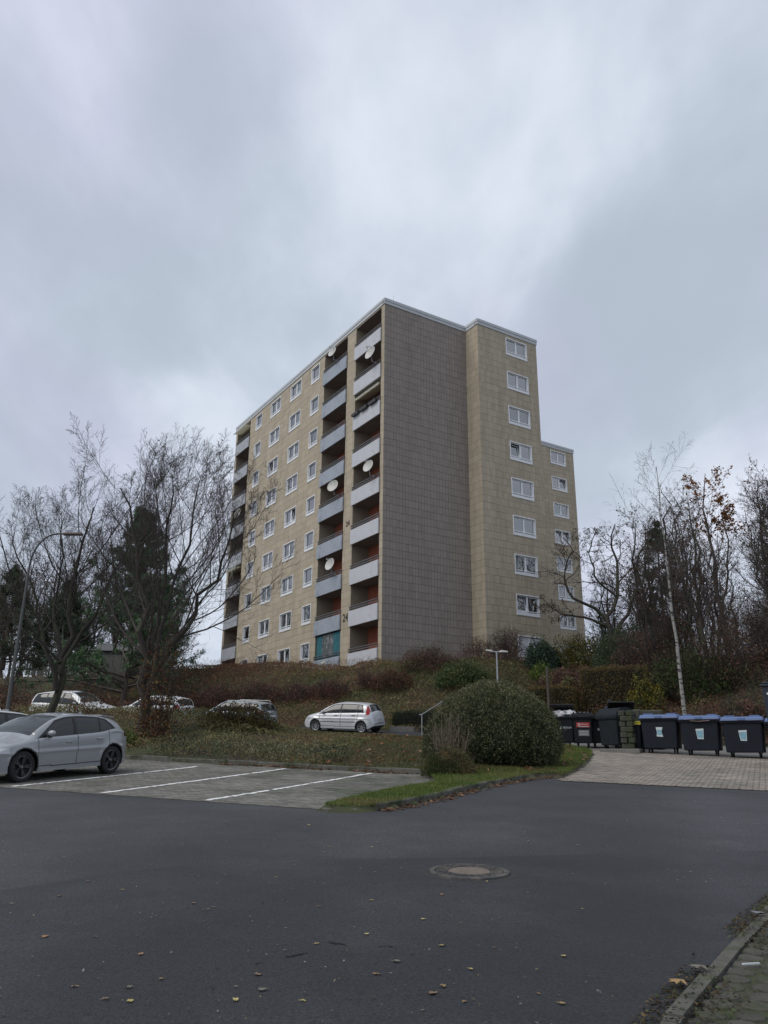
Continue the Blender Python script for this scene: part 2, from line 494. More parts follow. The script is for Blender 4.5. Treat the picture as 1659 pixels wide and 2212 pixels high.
backing('wall', L_AB, holes_AB, F_AB, block); clad(L_AB, holes_AB, F_AB, m_tan, 0.756, 0.38, 0.007, block)
backing('wall', L_AC, [], F_AC, block); clad(L_AC, [], F_AC, m_grey, 0.2515, 0.31, 0.012, block, gz=0.017)
backing('wall', L_CD, [], F_CD, block); clad(L_CD, [], F_CD, m_tan, 0.355, 0.355, 0.006, block)
backing('wall', L_DE, holes_DE, F_DE, block); clad(L_DE, holes_DE, F_DE, m_tan, 0.2515, 0.25, 0.007, block)
backing('wall', 13.0, holes_G, F_G, wing); clad(13.0, holes_G, F_G, m_tan, 0.503, 0.25, 0.007, wing, zlo=9)
def panel_vf(q, gx, gz, pr):
    x0, x1, z0, z1 = q[0] + gx / 2, q[1] - gx / 2, q[2] + gz / 2, q[3] - gz / 2
    y0, y1 = -0.04, pr
    v = [(x0, y0, z0), (x1, y0, z0), (x1, y0, z1), (x0, y0, z1), (x0, y1, z0), (x1, y1, z0), (x1, y1, z1), (x0, y1, z1)]
    f = [[4, 7, 6, 5], [0, 4, 5, 1], [3, 2, 6, 7], [0, 3, 7, 4], [1, 5, 6, 2]]
    return np.array(v), np.array(f)
for root in (block, wing):
    P = sorted([p for p in panels if p[6] is root], key=lambda p: -p[0])
    head, rest = P[:300], P[300:]
    if root is wing: head, rest = P[:120], P[120:]
    for p in head:
        v, f = panel_vf(p[2], p[5], p[8], p[7])
        c = np.array([(p[2][0] + p[2][1]) / 2, 0, (p[2][2] + p[2][3]) / 2])
        me = mesh_np('cladding_panel', v - c, f, p[3], attr=np.full(len(f), p[4]))
        # object-space noise must stay continuous: keep origin at the wall origin
        me.transform(Matrix.Translation(c))
        mobj('cladding_panel', me, root, p[1])
    groups = {}
    for p in rest: groups.setdefault((id(p[3]), tuple(np.array(p[1]).ravel().round(3))), []).append(p)
    VV, FF, AT, FM, ms = [], [], [], [], [m_tan, m_grey]
    n = 0
    inv = np.array(WORLD[root.name].inverted())
    for g in groups.values():
        for p in g:
            v, f = panel_vf(p[2], p[5], p[8], p[7]); v = world_pts(p[1], v)
            VV.append(v); FF.append(f + n); n += 8; AT += [p[4]] * 5; FM += [ms.index(p[3])] * 5
    VV = np.vstack(VV); VV = VV @ inv[:3, :3].T + inv[:3, 3]
    me = mesh_np('cladding_panels', VV, np.vstack(FF), ms, FM, attr=AT)
    mobj('cladding_panels', me, root, WORLD[root.name], kind='stuff')

# coping along the roof edge
def fascia(W_, Fm, root, l=0.0, r=0.0):
    mb = MB()
    mb.box((-r, -0.30, ROOF + 0.003), (W_ + l, 0.045, ROOF + 0.24))
    mb.box((-r - (0.02 if r else 0), -0.30, ROOF + 0.243), (W_ + l + 0.0, 0.075, TOP))
    mb.obj('roof_coping', m_fascia, root, Fm)
fascia(L_AB, F_AB, block, 0.045, 0.0)
fascia(L_AC, F_AC, block, 0.045, -0.08)
fascia(L_CD, F_CD, block, 0.0, 0.0)
fascia(L_DE, F_DE, block, 0.045, 0.04)
fascia(13.0, F_G, wing, 0, 0.045)
# plain core of the building (roof deck, hidden walls)
def core(root, pts, z0, z1):
    mb = MB(); p = np.array([(x, y, z0) for x, y in pts])
    mb.prism(p, (0, 0, z1 - z0)); mb.obj('roof_deck', m_slab, root, None)
Bp = A + U * L_AB
ins = 0.35
core(block, [A + V2 * ins + U * ins, Cp - V2 * 0 + U * ins, Ep - V2 * ins + U * (ins + L_CD), Ep - V2 * ins + U * L_AB, Bp + V2 * ins - U * ins][::1], 32.42, 32.7)
core(wing, [Gp - V2 * 0.3 + U * 0.3, Gp - V2 * 0.3 + U * 12, Gp - V2 * 12.7 + U * 12, Gp - V2 * 12.7 + U * 0.3], 32.42, 32.7)
F_E = Frame(Ep + U * (L_AB), -U); F_B = Frame(Bp + V2 * (L_AC + L_DE), -V2)
for (Fm, W_, rt_) in ((Frame(Ep + U * 24, -U), 24.0, block), (Frame(Bp, V2), L_AC + L_DE, block), (Frame(Gp + U * 12, -U), 12.0, wing)):
    MB().box((0, -0.3, GZ), (W_ - 0.0, 0.0 - 0.004, ROOF)).obj('side_wall', m_tan, rt_, Fm)

# ------------------------------------------------------------------ windows
FRM = {}
def win_meshes(kind, sash=None):
    key = (kind, sash)
    if key in FRM: return FRM[key]
    w = WW[kind]; h = WH
    mb = MB(); b = 0.065
    # surround, proud of the tiles
    mb.box((0, -0.14, 0), (w, 0.035, 0.17)); mb.box((0, -0.14, h - b), (w, 0.03, h))
    mb.box((0, -0.14, 0.17), (b, 0.03, h - b)); mb.box((w - b, -0.14, 0.17), (w, 0.03, h - b))
    # fixed frame, set back
    f0, y0, y1 = 0.06, -0.13, -0.075
    mb.box((b, y0, 0.17), (w - b, y1, 0.25)); mb.box((b, y0, h - b - f0), (w - b, y1, h - b))
    mb.box((b, y0, 0.25), (b + f0, y1, h - b - f0)); mb.box((w - b - f0, y0, 0.25), (w - b, y1, h - b - f0))
    if kind == 'double': mb.box((w / 2 - 0.075, y0, 0.25), (w / 2 + 0.075, y1 + 0.012, h - b - f0))
    fr = mb.mesh('window', m_white)
    rm = MB().box((b, 0.0, 0.285), (w - b, 0.035, 0.335))
    if kind == 'double': rm.box((w / 2 - 0.04, -0.07, 0.22), (w / 2 + 0.04, 0.0, 0.40))
    rail = rm.mesh('guard_bar', m_white)
    panes = []
    if kind == 'double': spans = [(b + f0, w / 2 - 0.075), (w / 2 + 0.075, w - b - f0)]
    else: spans = [(b + f0, w - b - f0)]
    for (x0, x1) in spans:
        pm = MB().box((x0, -0.118, 0.25), (x1, -0.108, h - b - f0))
        panes.append((pm.mesh('pane', m_glass), x0, x1))
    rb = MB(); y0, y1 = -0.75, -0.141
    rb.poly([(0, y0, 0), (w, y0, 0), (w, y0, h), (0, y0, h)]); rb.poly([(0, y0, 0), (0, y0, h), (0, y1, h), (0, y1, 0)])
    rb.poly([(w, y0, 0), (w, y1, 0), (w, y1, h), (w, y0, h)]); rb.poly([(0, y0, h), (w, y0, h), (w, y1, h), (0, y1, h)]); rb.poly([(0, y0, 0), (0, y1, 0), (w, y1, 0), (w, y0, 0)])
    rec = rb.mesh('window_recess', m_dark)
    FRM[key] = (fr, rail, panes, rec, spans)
    return FRM[key]
CUR = {}
def curtain_mesh(x0, x1, z0, z1, m, k=0):
    key = (round(x0, 2), round(x1, 2), round(z0, 2), round(z1, 2), m.name)
    if key in CUR: return CUR[key]
    n = max(8, int((x1 - x0) / 0.03)); v = []; f = []
    for i in range(n + 1):
        x = x0 + (x1 - x0) * i / n; y = -0.19 + 0.018 * math.sin(i * 1.9) + 0.006 * math.sin(i * 0.7)
        v += [(x, y, z0), (x, y, z1)]
    for i in range(n): f.append([2 * i, 2 * i + 2, 2 * i + 3, 2 * i + 1])
    CUR[key] = mesh_np('curtain', v, f, m, smooth=True); return CUR[key]
def place_window(Fm, kind, x, z, root, style, tilt=None):
    fr, rail, panes, rec, spans = win_meshes(kind)
    mw = Fm @ Matrix.Translation((x, 0, z))
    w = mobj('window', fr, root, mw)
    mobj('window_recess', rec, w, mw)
    if style != 'shutter': mobj('guard_bar', rail, w, mw)
    for i, (pm, x0, x1) in enumerate(panes):
        ti = (tilt == i) or tilt == 'both'
        pw = mw
        if ti:
            pw = mw @ Matrix.Translation((0, -0.11, 0.25)) @ Matrix.Rotation(RAD(9), 4, 'X') @ Matrix.Translation((0, 0.11, -0.25))
            sm = MB(); h1 = WH - 0.13
            for a, b_ in (((x0, -0.13, 0.25), (x0 + 0.055, -0.09, h1)), ((x1 - 0.055, -0.13, 0.25), (x1, -0.09, h1)), ((x0 + 0.055, -0.13, h1 - 0.055), (x1 - 0.055, -0.09, h1)), ((x0 + 0.055, -0.13, 0.25), (x1 - 0.055, -0.09, 0.31))): sm.box(a, b_)
            sm.obj('tilted_sash', m_white, w, pw)
        mobj('pane', pm, w, pw)
        if style == 'shutter':
            sb = MB()
            for q in range(22): sb.box((x0 - 0.06, -0.09, 0.18 + q * 0.054), (x1 + 0.06, -0.075 + 0.0, 0.18 + q * 0.054 + 0.048))
            sb.obj('roller_shutter', m_shut, w, mw); continue
        if ti: continue
        cm, z0, z1 = None, 0.25, WH - 0.1
        if style == 'net': cm = m_curt
        elif style == 'grey': cm = m_curt2
        elif style == 'pink': cm = m_pink
        elif style == 'half': cm = m_curt; z0 = 0.85
        elif style == 'low': cm = m_curt2; z1 = 0.75
        elif style == 'blind': cm = m_shut; z0 = 0.78
        elif style == 'one' and i == 0: cm = m_curt
        if cm:
            g = 0.05 * ((i * 7 + int(z * 3)) % 3)
            mobj('curtain', curtain_mesh(x0 - 0.03 + (g if i else 0), x1 + 0.03 - (0 if i else g), z0, z1, cm), w, mw)
styles = ['net', 'net', 'half', 'net', 'grey', 'net', 'net', 'dark', 'net', 'one', 'net', 'low', 'net']
for c, (kind, x) in enumerate(win_AB):
    for k, z in enumerate(ROWS):
        st = styles[(c * 5 + k * 3) % len(styles)]; tl = None
        if k >= 7: st = 'dark' if (c + k) % 3 else 'one'
        if k in (5, 6) and st == 'dark': st = 'net'
        if (c, k) == (2, 1): st = 'dark'
        if (c, k) == (2, 2): st, tl = 'net', 1
        if (c, k) == (1, 4): st, tl = 'net', 0
        if (c, k) == (3, 2): st = 'dark'
        if (c, k) == (1, 5): st = 'half'
        place_window(F_AB, kind, x, z, block, st, tl)
for k, z in enumerate(ROWS):
    st = ['grey', 'half', 'grey', 'blind', 'low', 'grey', 'grey', 'grey', 'shutter'][k]
    place_window(F_DE, 'double', holes_DE[k][0], z, block, st, {3: 1, 7: 1}.get(k))
    st = ['grey', 'net', 'grey', 'blind', 'grey', 'grey', 'pink', 'blind', 'net'][k]
    place_window(F_G, 'double', 1.16, z, wing, st, {1: 0, 3: 'both'}.get(k))
    place_window(F_G, 'double', 7.0, z, wing, 'net')

# ------------------------------------------------------------------ loggias
DEP = 1.35
def floor_slab(k): return 10.12 + 2.788 * (7 - k)      # underside of the slab of storey k
awn = {}
for cname, x0, x1 in LOG:
    # tiled cheeks, back wall, running the height of the shaft
    sh = MB()
    sh.poly([(x0, 0.0 - 0.046, GZ), (x0, -0.046, 32.30), (x0, -DEP, 32.30), (x0, -DEP, GZ)])
    sh.poly([(x1, -0.046, GZ), (x1, -DEP, GZ), (x1, -DEP, 32.30), (x1, -0.046, 32.30)])
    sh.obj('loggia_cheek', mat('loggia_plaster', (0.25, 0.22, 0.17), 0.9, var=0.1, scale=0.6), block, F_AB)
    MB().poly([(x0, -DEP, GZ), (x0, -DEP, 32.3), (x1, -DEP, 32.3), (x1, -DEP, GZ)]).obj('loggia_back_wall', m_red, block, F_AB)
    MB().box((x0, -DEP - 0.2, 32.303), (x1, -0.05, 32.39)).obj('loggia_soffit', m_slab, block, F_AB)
    pm = {'R': m_parR, 'L': m_parL, 'F': m_parF}[cname]
    for k in range(9):
        zs = floor_slab(k); mw = F_AB @ Matrix.Translation((0, 0, zs))
        sl = MB().box((x0 + 0.002, -DEP + 0.002, 0.02), (x1 - 0.002, 0.02, 0.20)).obj('balcony', m_slab, block, mw)
        pv = MB().box((x0 - 0.05, 0.025, 0.0), (x1 + 0.05, 0.13, 1.04), bev=0.012)
        pv.obj('parapet', pm, sl, F_AB @ Matrix.Translation((0, 0, zs)))
        rl = MB()
        for zr in (1.17, 1.31): rl.box((x0 - 0.05, 0.05, zr), (x1 + 0.05, 0.085 + (0.03 if zr > 1.2 else 0), zr + 0.045))
        for xr in np.linspace(x0 + 0.0, x1 - 0.04, 5): rl.box((xr, 0.055, 1.0), (xr + 0.035, 0.08, 1.33))
        rl.obj('railing', m_rail, sl, mw)
        # balcony door and window in the back wall, at the right hand end
        dm = MB(); xa = x0 + 0.35; za, zb_ = 0.25, 2.42
        fr_ = 0.07; y_ = -DEP + 0.045
        xb = xa + 0.95
        for a, b_ in (((xa, -DEP + 0.003, za), (xa + fr_, y_, zb_)), ((xb - fr_, -DEP + 0.003, za), (xb, y_, zb_)), ((xa + fr_, -DEP + 0.003, zb_ - fr_), (xb - fr_, y_, zb_)), ((xa + fr_, -DEP + 0.003, za), (xb - fr_, y_, za + 0.12)),): dm.box(a, b_)
        d_ = dm.obj('balcony_door', m_white, block, mw)
        MB().box((xa + fr_, -DEP + 0.004, za + 0.12), (xb - fr_, -DEP + 0.02, zb_ - fr_)).obj('pane', mat('door_glass', (0.05, 0.055, 0.06), 0.05, spec=0.9), d_, mw)

# painted house numbers
def text_mesh(s, size, depth=0.01):
    cu = bpy.data.curves.new('lettering', 'FONT'); cu.body = s; cu.size = size; cu.extrude = depth; cu.align_x = 'CENTER'; cu.align_y = 'CENTER'
    cu.resolution_u = 3
    o = bpy.data.objects.new('lettering', cu); COL.objects.link(o)
    me = bpy.data.meshes.new_from_object(o.evaluated_get(bpy.context.evaluated_depsgraph_get()))
    bpy.data.objects.remove(o); bpy.data.curves.remove(cu)
    return me
def lettering(name, s, size, m, parent, mw, **k):
    """mw: frame whose X is to the viewer's left, Y outward"""
    me = text_mesh(s, size); me.materials.clear(); me.materials.append(m)
    T = mw @ Matrix.Rotation(math.pi, 4, 'Z') @ Matrix.Rotation(math.pi / 2, 4, 'X')
    return mobj(name, me, parent, T, **k)
lettering('house_number', '24', 0.72, m_number, block, F_AB @ Matrix.Translation((4.55, 0.02, 10.83)))
lettering('house_number', '24', 0.52, m_number, block, F_AB @ Matrix.Translation((4.52, 0.02, 17.38)))

# satellite dishes
def dish(x, z, size, yaw, label, y=0.45):
    mw = F_AB @ Matrix.Translation((x, y, z))
    t = thing('satellite_dish', mw, label, 'satellite dish', 'satellite dishes on the balconies')
    R_ = mw @ Matrix.Rotation(RAD(yaw), 4, 'Z') @ Matrix.Translation((0, 0.05, 0.62)) @ Matrix.Rotation(RAD(-76), 4, 'X')
    mb = MB(); pr = [(0.001, 0.0)] + [(size * i / 8, 0.24 * size * (i / 8) ** 2) for i in range(1, 9)]
    pr2 = [(r, z_ - 0.015) for r, z_ in pr[::-1]]
    mb.lathe(pr + pr2, 28); mb.obj('reflector', m_dish, t, R_ , smooth=True)
    inv = R_
    am = MB(); am.tube([(0, -size * 0.95, size * 0.2), (0, -size * 0.55, size * 1.05)], 0.018, 6); am.tube([(-size * 0.6, -size * 0.6, size * 0.16), (0, -size * 0.5, size * 1.05)], 0.008, 5); am.tube([(size * 0.6, -size * 0.6, size * 0.16), (0, -size * 0.5, size * 1.05)], 0.008, 5)
    am.obj('feed_arm', m_metal, t, inv)
    MB().lathe([(0.001, 0), (0.05, 0), (0.035, 0.06), (0.02, 0.16), (0.001, 0.16)], 8, T=Matrix.Translation((0, -size * 0.5, size * 1.0)) @ Matrix.Rotation(RAD(200), 4, 'X')).obj('receiver', mat('lnb', (0.55, 0.55, 0.54), 0.5), t, inv)
    br = MB(); br.tube([(0, 0.0 - 0.35, 0.0), (0, -0.05, 0.02), (0, 0.0, 0.3), (0, 0.02, 0.62)], 0.024, 6); br.box((-0.05, -0.40, -0.06), (0.05, -0.33, 0.08)); br.obj('bracket', m_metal, t, mw)
zrail = lambda k: floor_slab(k) + 1.32
dish(0.95, zrail(1) - 0.02, 0.50, 8, 'large round satellite dish on the top but one balcony beside the grey wall')
dish(6.6, zrail(0) - 0.1, 0.42, 12, 'satellite dish on the topmost balcony of the blue grey column')
dish(1.0, zrail(4) - 0.05, 0.44, 15, 'satellite dish on the fifth balcony down beside the grey wall')
dish(5.9, zrail(4) - 0.0, 0.46, 24, 'satellite dish halfway up the blue grey balcony column')
dish(5.95, zrail(6) - 0.15, 0.45, 12, 'weathered satellite dish low on the blue grey balcony column')
dish(23.9, zrail(3) - 0.1, 0.50, 10, 'satellite dish on the far left balcony column behind bare twigs')
dish(24.3, zrail(5) - 0.1, 0.48, -25, 'edge on satellite dish under the lower awning of the far left column')
# planter boxes on floor 3 from top
for i, (x, lb) in enumerate(((1.05, 'right hand one of three dark planter boxes on a balcony rail'), (2.25, 'middle one of three dark planter boxes on a balcony rail'), (3.4, 'left hand one of three dark planter boxes on a balcony rail'))):
    mw = F_AB @ Matrix.Translation((x, 0.24, zrail(2) - 0.30))
    t = thing('planter_box', mw, lb, 'planter box', 'planter boxes on a balcony rail')
    MB().box((-0.5, -0.1, 0), (0.5, 0.1, 0.2), taper=0.85).obj('trough', mat('planter_dark', (0.035, 0.035, 0.035), 0.5), t, mw)
    MB().box((-0.48, -0.085, 0.201), (0.48, 0.085, 0.212)).obj('soil', mat('potting_soil', (0.02, 0.015, 0.01), 0.9), t, mw)
# awnings: scalloped valance and half rolled cloth
def awning(x0, x1, z, label, out=0.25, drop=0.16):
    mw = F_AB @ Matrix.Translation((x0, 0, z))
    t = thing('awning', mw, label, 'awning')
    W_ = x1 - x0; n = int(W_ / 0.05); v = []; f = []
    mcl = mat('awning_cloth', (0.58, 0.56, 0.42), 0.85, trans=0.3)
    for i in range(n + 1):
        x = W_ * i / n; s_ = abs(math.sin(math.pi * x / 0.24)); v += [(x, out, 0.0), (x, out + 0.012 * math.sin(x * 9), -drop * (0.6 + 0.4 * s_))]
    for i in range(n): f.append([2 * i, 2 * i + 1, 2 * i + 3, 2 * i + 2])
    mobj('valance', mesh_np('valance', v, f, mcl), t, mw)
    MB().poly([(0, out, 0.0), (W_, out, 0.0), (W_, -1.0, 0.30), (0, -1.0, 0.30)]).obj('cloth', mcl, t, mw)
    MB().tube([(-0.02, out, 0.0), (W_ + 0.02, out, 0.0)], 0.025, 6).obj('front_bar', m_white, t, mw)
awning(0.55, 3.85, floor_slab(1) - 0.02 - 0.34, 'cream scalloped awning above the balcony with planter boxes', 0.10)
awning(23.7, 26.5, floor_slab(-1) - 0.6, 'pale rolled out awning on the top balcony of the far left column', 0.5, 0.1)
awning(23.7, 26.5, floor_slab(4) - 0.35, 'pale rolled out awning lower down the far left balcony column', 0.5, 0.1)
# turquoise curtains closing a ground floor loggia
mw = F_AB @ Matrix.Translation((0, 0, 7.35))
cv, cf = [], []
for i in range(91):
    x = 5.28 + 3.45 * i / 90
    y = -0.06 + 0.05 * math.sin(i * 0.9) + 0.02 * math.sin(i * 2.3)
    cv += [(x, y, 0), (x, y, 2.72)]
cf = [[2 * i, 2 * i + 2, 2 * i + 3, 2 * i + 1] for i in range(90)]
cfm = [0 if (i < 24 or i > 66) else 1 for i in range(90)]
cm_ = mesh_np('balcony_curtain', cv, cf, [mat('teal_cloth', (0.03, 0.14, 0.17), 0.8, var=0.3, scale=2.0), mat('grey_patterned_cloth', (0.10, 0.12, 0.125), 0.8, alt=(0.28, 0.29, 0.29), altscale=2.5, altpos=(0.52, 0.62))], cfm, smooth=True)
tag(mobj('balcony_curtain', cm_, None, mw), 'teal and grey curtain drawn across the ground floor loggia', 'curtain')
gl_ = thing('globe_lamp', F_AB @ Matrix.Translation((6.85, 0.35, 7.9)), 'small white globe lamp in front of the teal loggia curtain', 'lamp')
MB().lathe([(0.13 * math.sin(a), 0.13 - 0.13 * math.cos(a)) for a in np.linspace(0.01, math.pi - 0.01, 9)], 12).obj('globe', mat('opal_globe', (0.66, 0.64, 0.5), 0.4), gl_, F_AB @ Matrix.Translation((6.85, 0.35, 7.9)), smooth=True)
MB().tube([(6.85, 0.35, 6.8), (6.85, 0.35, 7.9)], 0.03, 6).obj('stem', m_rail, gl_, F_AB)
# thin lightning rod on the roof
rd = thing('lightning_rod', F_AB @ Matrix.Translation((0.3, -0.9, 32.7)), 'thin lightning rod standing on the roof corner', 'lightning rod')
MB().tube([(0.3, -0.9, 32.7), (0.3, -0.9, 33.5)], 0.015, 5).obj('rod', m_metal, rd, F_AB)
MB().box((0.15, -1.05, 32.7), (0.45, -0.75, 32.78)).obj('foot', m_slab, rd, F_AB)
# ================================================================== ground
def inpoly(X, Y, P):
    X = np.asarray(X, float); Y = np.asarray(Y, float); r = np.zeros(X.shape, bool); n = len(P)
    for i in range(n):
        x0, y0 = P[i]; x1, y1 = P[(i + 1) % n]
        if y0 == y1: continue
        c = ((y0 > Y) != (y1 > Y)) & (X < (x1 - x0) * (Y - y0) / (y1 - y0) + x0)
        r ^= c
    return r
KERB_R = [(-0.07, 13.84), (0.42, 14.55), (0.92, 15.45), (1.42, 16.5), (1.94, 17.52), (2.5, 18.5), (3.14, 19.54), (3.72, 20.36), (4.22, 20.7)]
YARD_L = [(4.22, 20.7), (4.35, 20.2), (4.75, 21.2), (5.15, 22.23), (5.75, 23.9), (6.4, 25.8), (6.88, 27.36), (7.3, 28.8), (7.43, 29.9), (7.2, 31.9), (6.9, 33.5)]
WEDGE_L = [(1.05, 21.1), (1.2, 19.2), (1.15, 18.0), (0.78, 17.45), (0.38, 16.95), (0.0, 16.25), (-0.3, 15.45), (-0.6, 14.65), (-0.95, 13.93), (-0.75, 13.7), (-0.35, 13.68)]
p1_ = lot(-60, 19.42); p2_ = lot(-60, 31.6); p3_ = lot(-10.0, 31.6)
VERGE = KERB_R + YARD_L[1:] + [(2.2, 36.0), p3_, p2_, p1_] + WEDGE_L
def terrain_z(X, Y):
    ins_ = inpoly(X, Y, VERGE)
    return ground_z(X, Y) + np.where(ins_, 0.095, -0.02)
def axis(segs):
    r = []
    for a, b, s in segs: r += list(np.arange(a, b - 1e-6, s))
    r.append(segs[-1][1]); return np.array(r)
gx = axis([(-600, -100, 60), (-100, -32, 6), (-32, -9, 0.5), (-9, 9, 0.18), (9, 30, 0.5), (30, 100, 6), (100, 600, 60)])
gy = axis([(-80, 10, 6), (10, 13, 0.5), (13, 33, 0.18), (33, 62, 0.4), (62, 110, 6), (110, 900, 60)])
GX, GY = np.meshgrid(gx, gy)
def grid_faces(ny, nx):
    i = np.arange((ny - 1))[:, None] * nx + np.arange(nx - 1)[None, :]
    return np.stack([i, i + 1, i + nx + 1, i + nx], -1).reshape(-1, 4)
Zt = terrain_z(GX, GY)
m_soil = mat('bank_soil', (0.045, 0.036, 0.022), 0.95, var=0.35, scale=1.2, alt=(0.045, 0.058, 0.02), altscale=0.7, altpos=(0.45, 0.6), bump=0.6, bscale=14)
mobj('ground', mesh_np('ground', np.stack([GX, GY, Zt], -1).reshape(-1, 3), grid_faces(*GX.shape), m_soil, smooth=True), kind='structure')

# asphalt: one sheet over the whole near area
m_asph = mat('asphalt', (0.031, 0.0325, 0.036), 0.80, spec=0.45, var=0.24, scale=0.45, detail=6, fine=0.7, finescale=50, bump=0.6, bscale=70,
             alt=(0.052, 0.054, 0.058), altscale=0.25, altpos=(0.44, 0.64))
ax_ = axis([(-60, 60, 2)]); ay_ = axis([(-25, 26, 0.4)])
AX, AY = np.meshgrid(ax_, ay_)
mobj('asphalt_road', mesh_np('asphalt_road', np.stack([AX, AY, base_z(AY)], -1).reshape(-1, 3), grid_faces(*AX.shape), m_asph, smooth=True), kind='structure')
# upper lane behind the planter
def strip(p0, p1, w0, w1, dz, dp=1.0, dw=0.5):
    P_, W_ = np.meshgrid(np.arange(p0, p1 + 1e-6, dp), np.arange(w0, w1 + 1e-6, dw))
    X_, Y_ = lot(P_, W_)
    return np.stack([X_, Y_, base_z(Y_) + dz], -1).reshape(-1, 3), grid_faces(*P_.shape)
v, f = strip(-50, -13, 31.6, 37.9, 0.01)
mobj('upper_lane', mesh_np('upper_lane', v, f, m_asph, smooth=True), kind='structure')
v, f = strip(-7.5, 8, 30.9, 36.4, 0.008)
m_conc = mat('concrete_pad', (0.15, 0.145, 0.135), 0.85, var=0.2, scale=1.2, bump=0.2)
mobj('bin_pad', mesh_np('bin_pad', v, f, m_conc, smooth=True), kind='structure')

# darker repaired asphalt patch with an uneven seam, lying 4 mm proud
seam = [(-9, 5.4), (-3.31, 7.63), (-2.58, 8.46), (-1.9, 9.0), (-1.51, 9.37), (-0.9, 9.33), (0.0, 9.46), (1.2, 9.62), (2.6, 9.9), (5.0, 10.3), (9.0, 11.0), (9.5, 4.0), (4, 1.2), (-2, 1.0), (-9, 1.0)]
def fill_poly(pts, dz, step=0.35):
    import mathutils
    me = bpy.data.meshes.new('tmp')
    import bmesh
    bm = bmesh.new()
    P_ = []
    n = len(pts)
    for i in range(n):
        a, b = np.array(pts[i]), np.array(pts[(i + 1) % n]); k = max(1, int(np.linalg.norm(b - a) / step))
        for j in range(k): P_.append(a + (b - a) * j / k)
    vs = [bm.verts.new((p[0], p[1], 0)) for p in P_]
    bm.faces.new(vs)
    ys = [p[1] for p in P_]
    y = math.floor(min(ys) / 0.4) * 0.4 + 0.2
    y = -25 + 0.4 * math.ceil((min(ys) + 25) / 0.4)
    while y < max(ys):
        bmesh.ops.bisect_plane(bm, geom=bm.verts[:] + bm.edges[:] + bm.faces[:], plane_co=(0, y, 0), plane_no=(0, 1, 0)); y += 0.4
    bmesh.ops.triangulate(bm, faces=bm.faces[:])
    for v_ in bm.verts: v_.co.z = float(base_z(v_.co.y)) + dz
    bm.to_mesh(me); bm.free(); return me
r2 = np.random.default_rng(3)
jit = [(x + r2.normal() * 0.03, y + r2.normal() * 0.03) for x, y in seam]
me = fill_poly(jit, 0.004); me.name = 'asphalt_patch'
me.materials.append(mat('asphalt_patch', (0.018, 0.0192, 0.022), 0.74, spec=0.45, var=0.24, scale=0.7, fine=0.7, finescale=50, bump=0.6, bscale=70, alt=(0.034, 0.0355, 0.039), altscale=0.4, altpos=(0.46, 0.66)))
for p in me.polygons: p.use_smooth = True
mobj('asphalt_patch', me, kind='structure')

# cracks and shallow break in the patch
def crack(pts, w, name='road_crack'):
    pts = np.array(pts); out_ = []
    for i in range(len(pts) - 1):
        for t in np.linspace(0, 1, 8, endpoint=False): out_.append(pts[i] * (1 - t) + pts[i + 1] * t + r2.normal(size=2) * 0.010)
    out_ = np.array(out_); n = len(out_)
    ww = w * (0.35 + r2.random(n)) * np.sin(np.linspace(0.15, math.pi - 0.15, n))
    d = np.gradient(out_, axis=0); nn = np.stack([-d[:, 1], d[:, 0]], 1); nn /= np.linalg.norm(nn, axis=1)[:, None]
    a, b = out_ + nn * ww[:, None], out_ - nn * ww[:, None]
    V_ = np.vstack([np.column_stack([a, base_z(a[:, 1]) + 0.008]), np.column_stack([b, base_z(b[:, 1]) + 0.008])])
    return V_, [[i, i + 1, n + i + 1, n + i] for i in range(n - 1)]
for pts, w in (([(-0.60, 5.66), (-0.52, 5.74), (-0.46, 5.80)], 0.012), ([(-0.36, 6.05), (-0.30, 6.02), (-0.20, 5.95)], 0.012), ([(-0.05, 5.93), (0.05, 5.95), (0.12, 5.92)], 0.006), ([(-0.78, 5.5), (-0.70, 5.56)], 0.006)):
    V_, F_ = crack(pts, w); mobj('road_crack', mesh_np('road_crack', V_, F_, mat('crack_dark', (0.008, 0.008, 0.008), 0.95)), kind='structure')

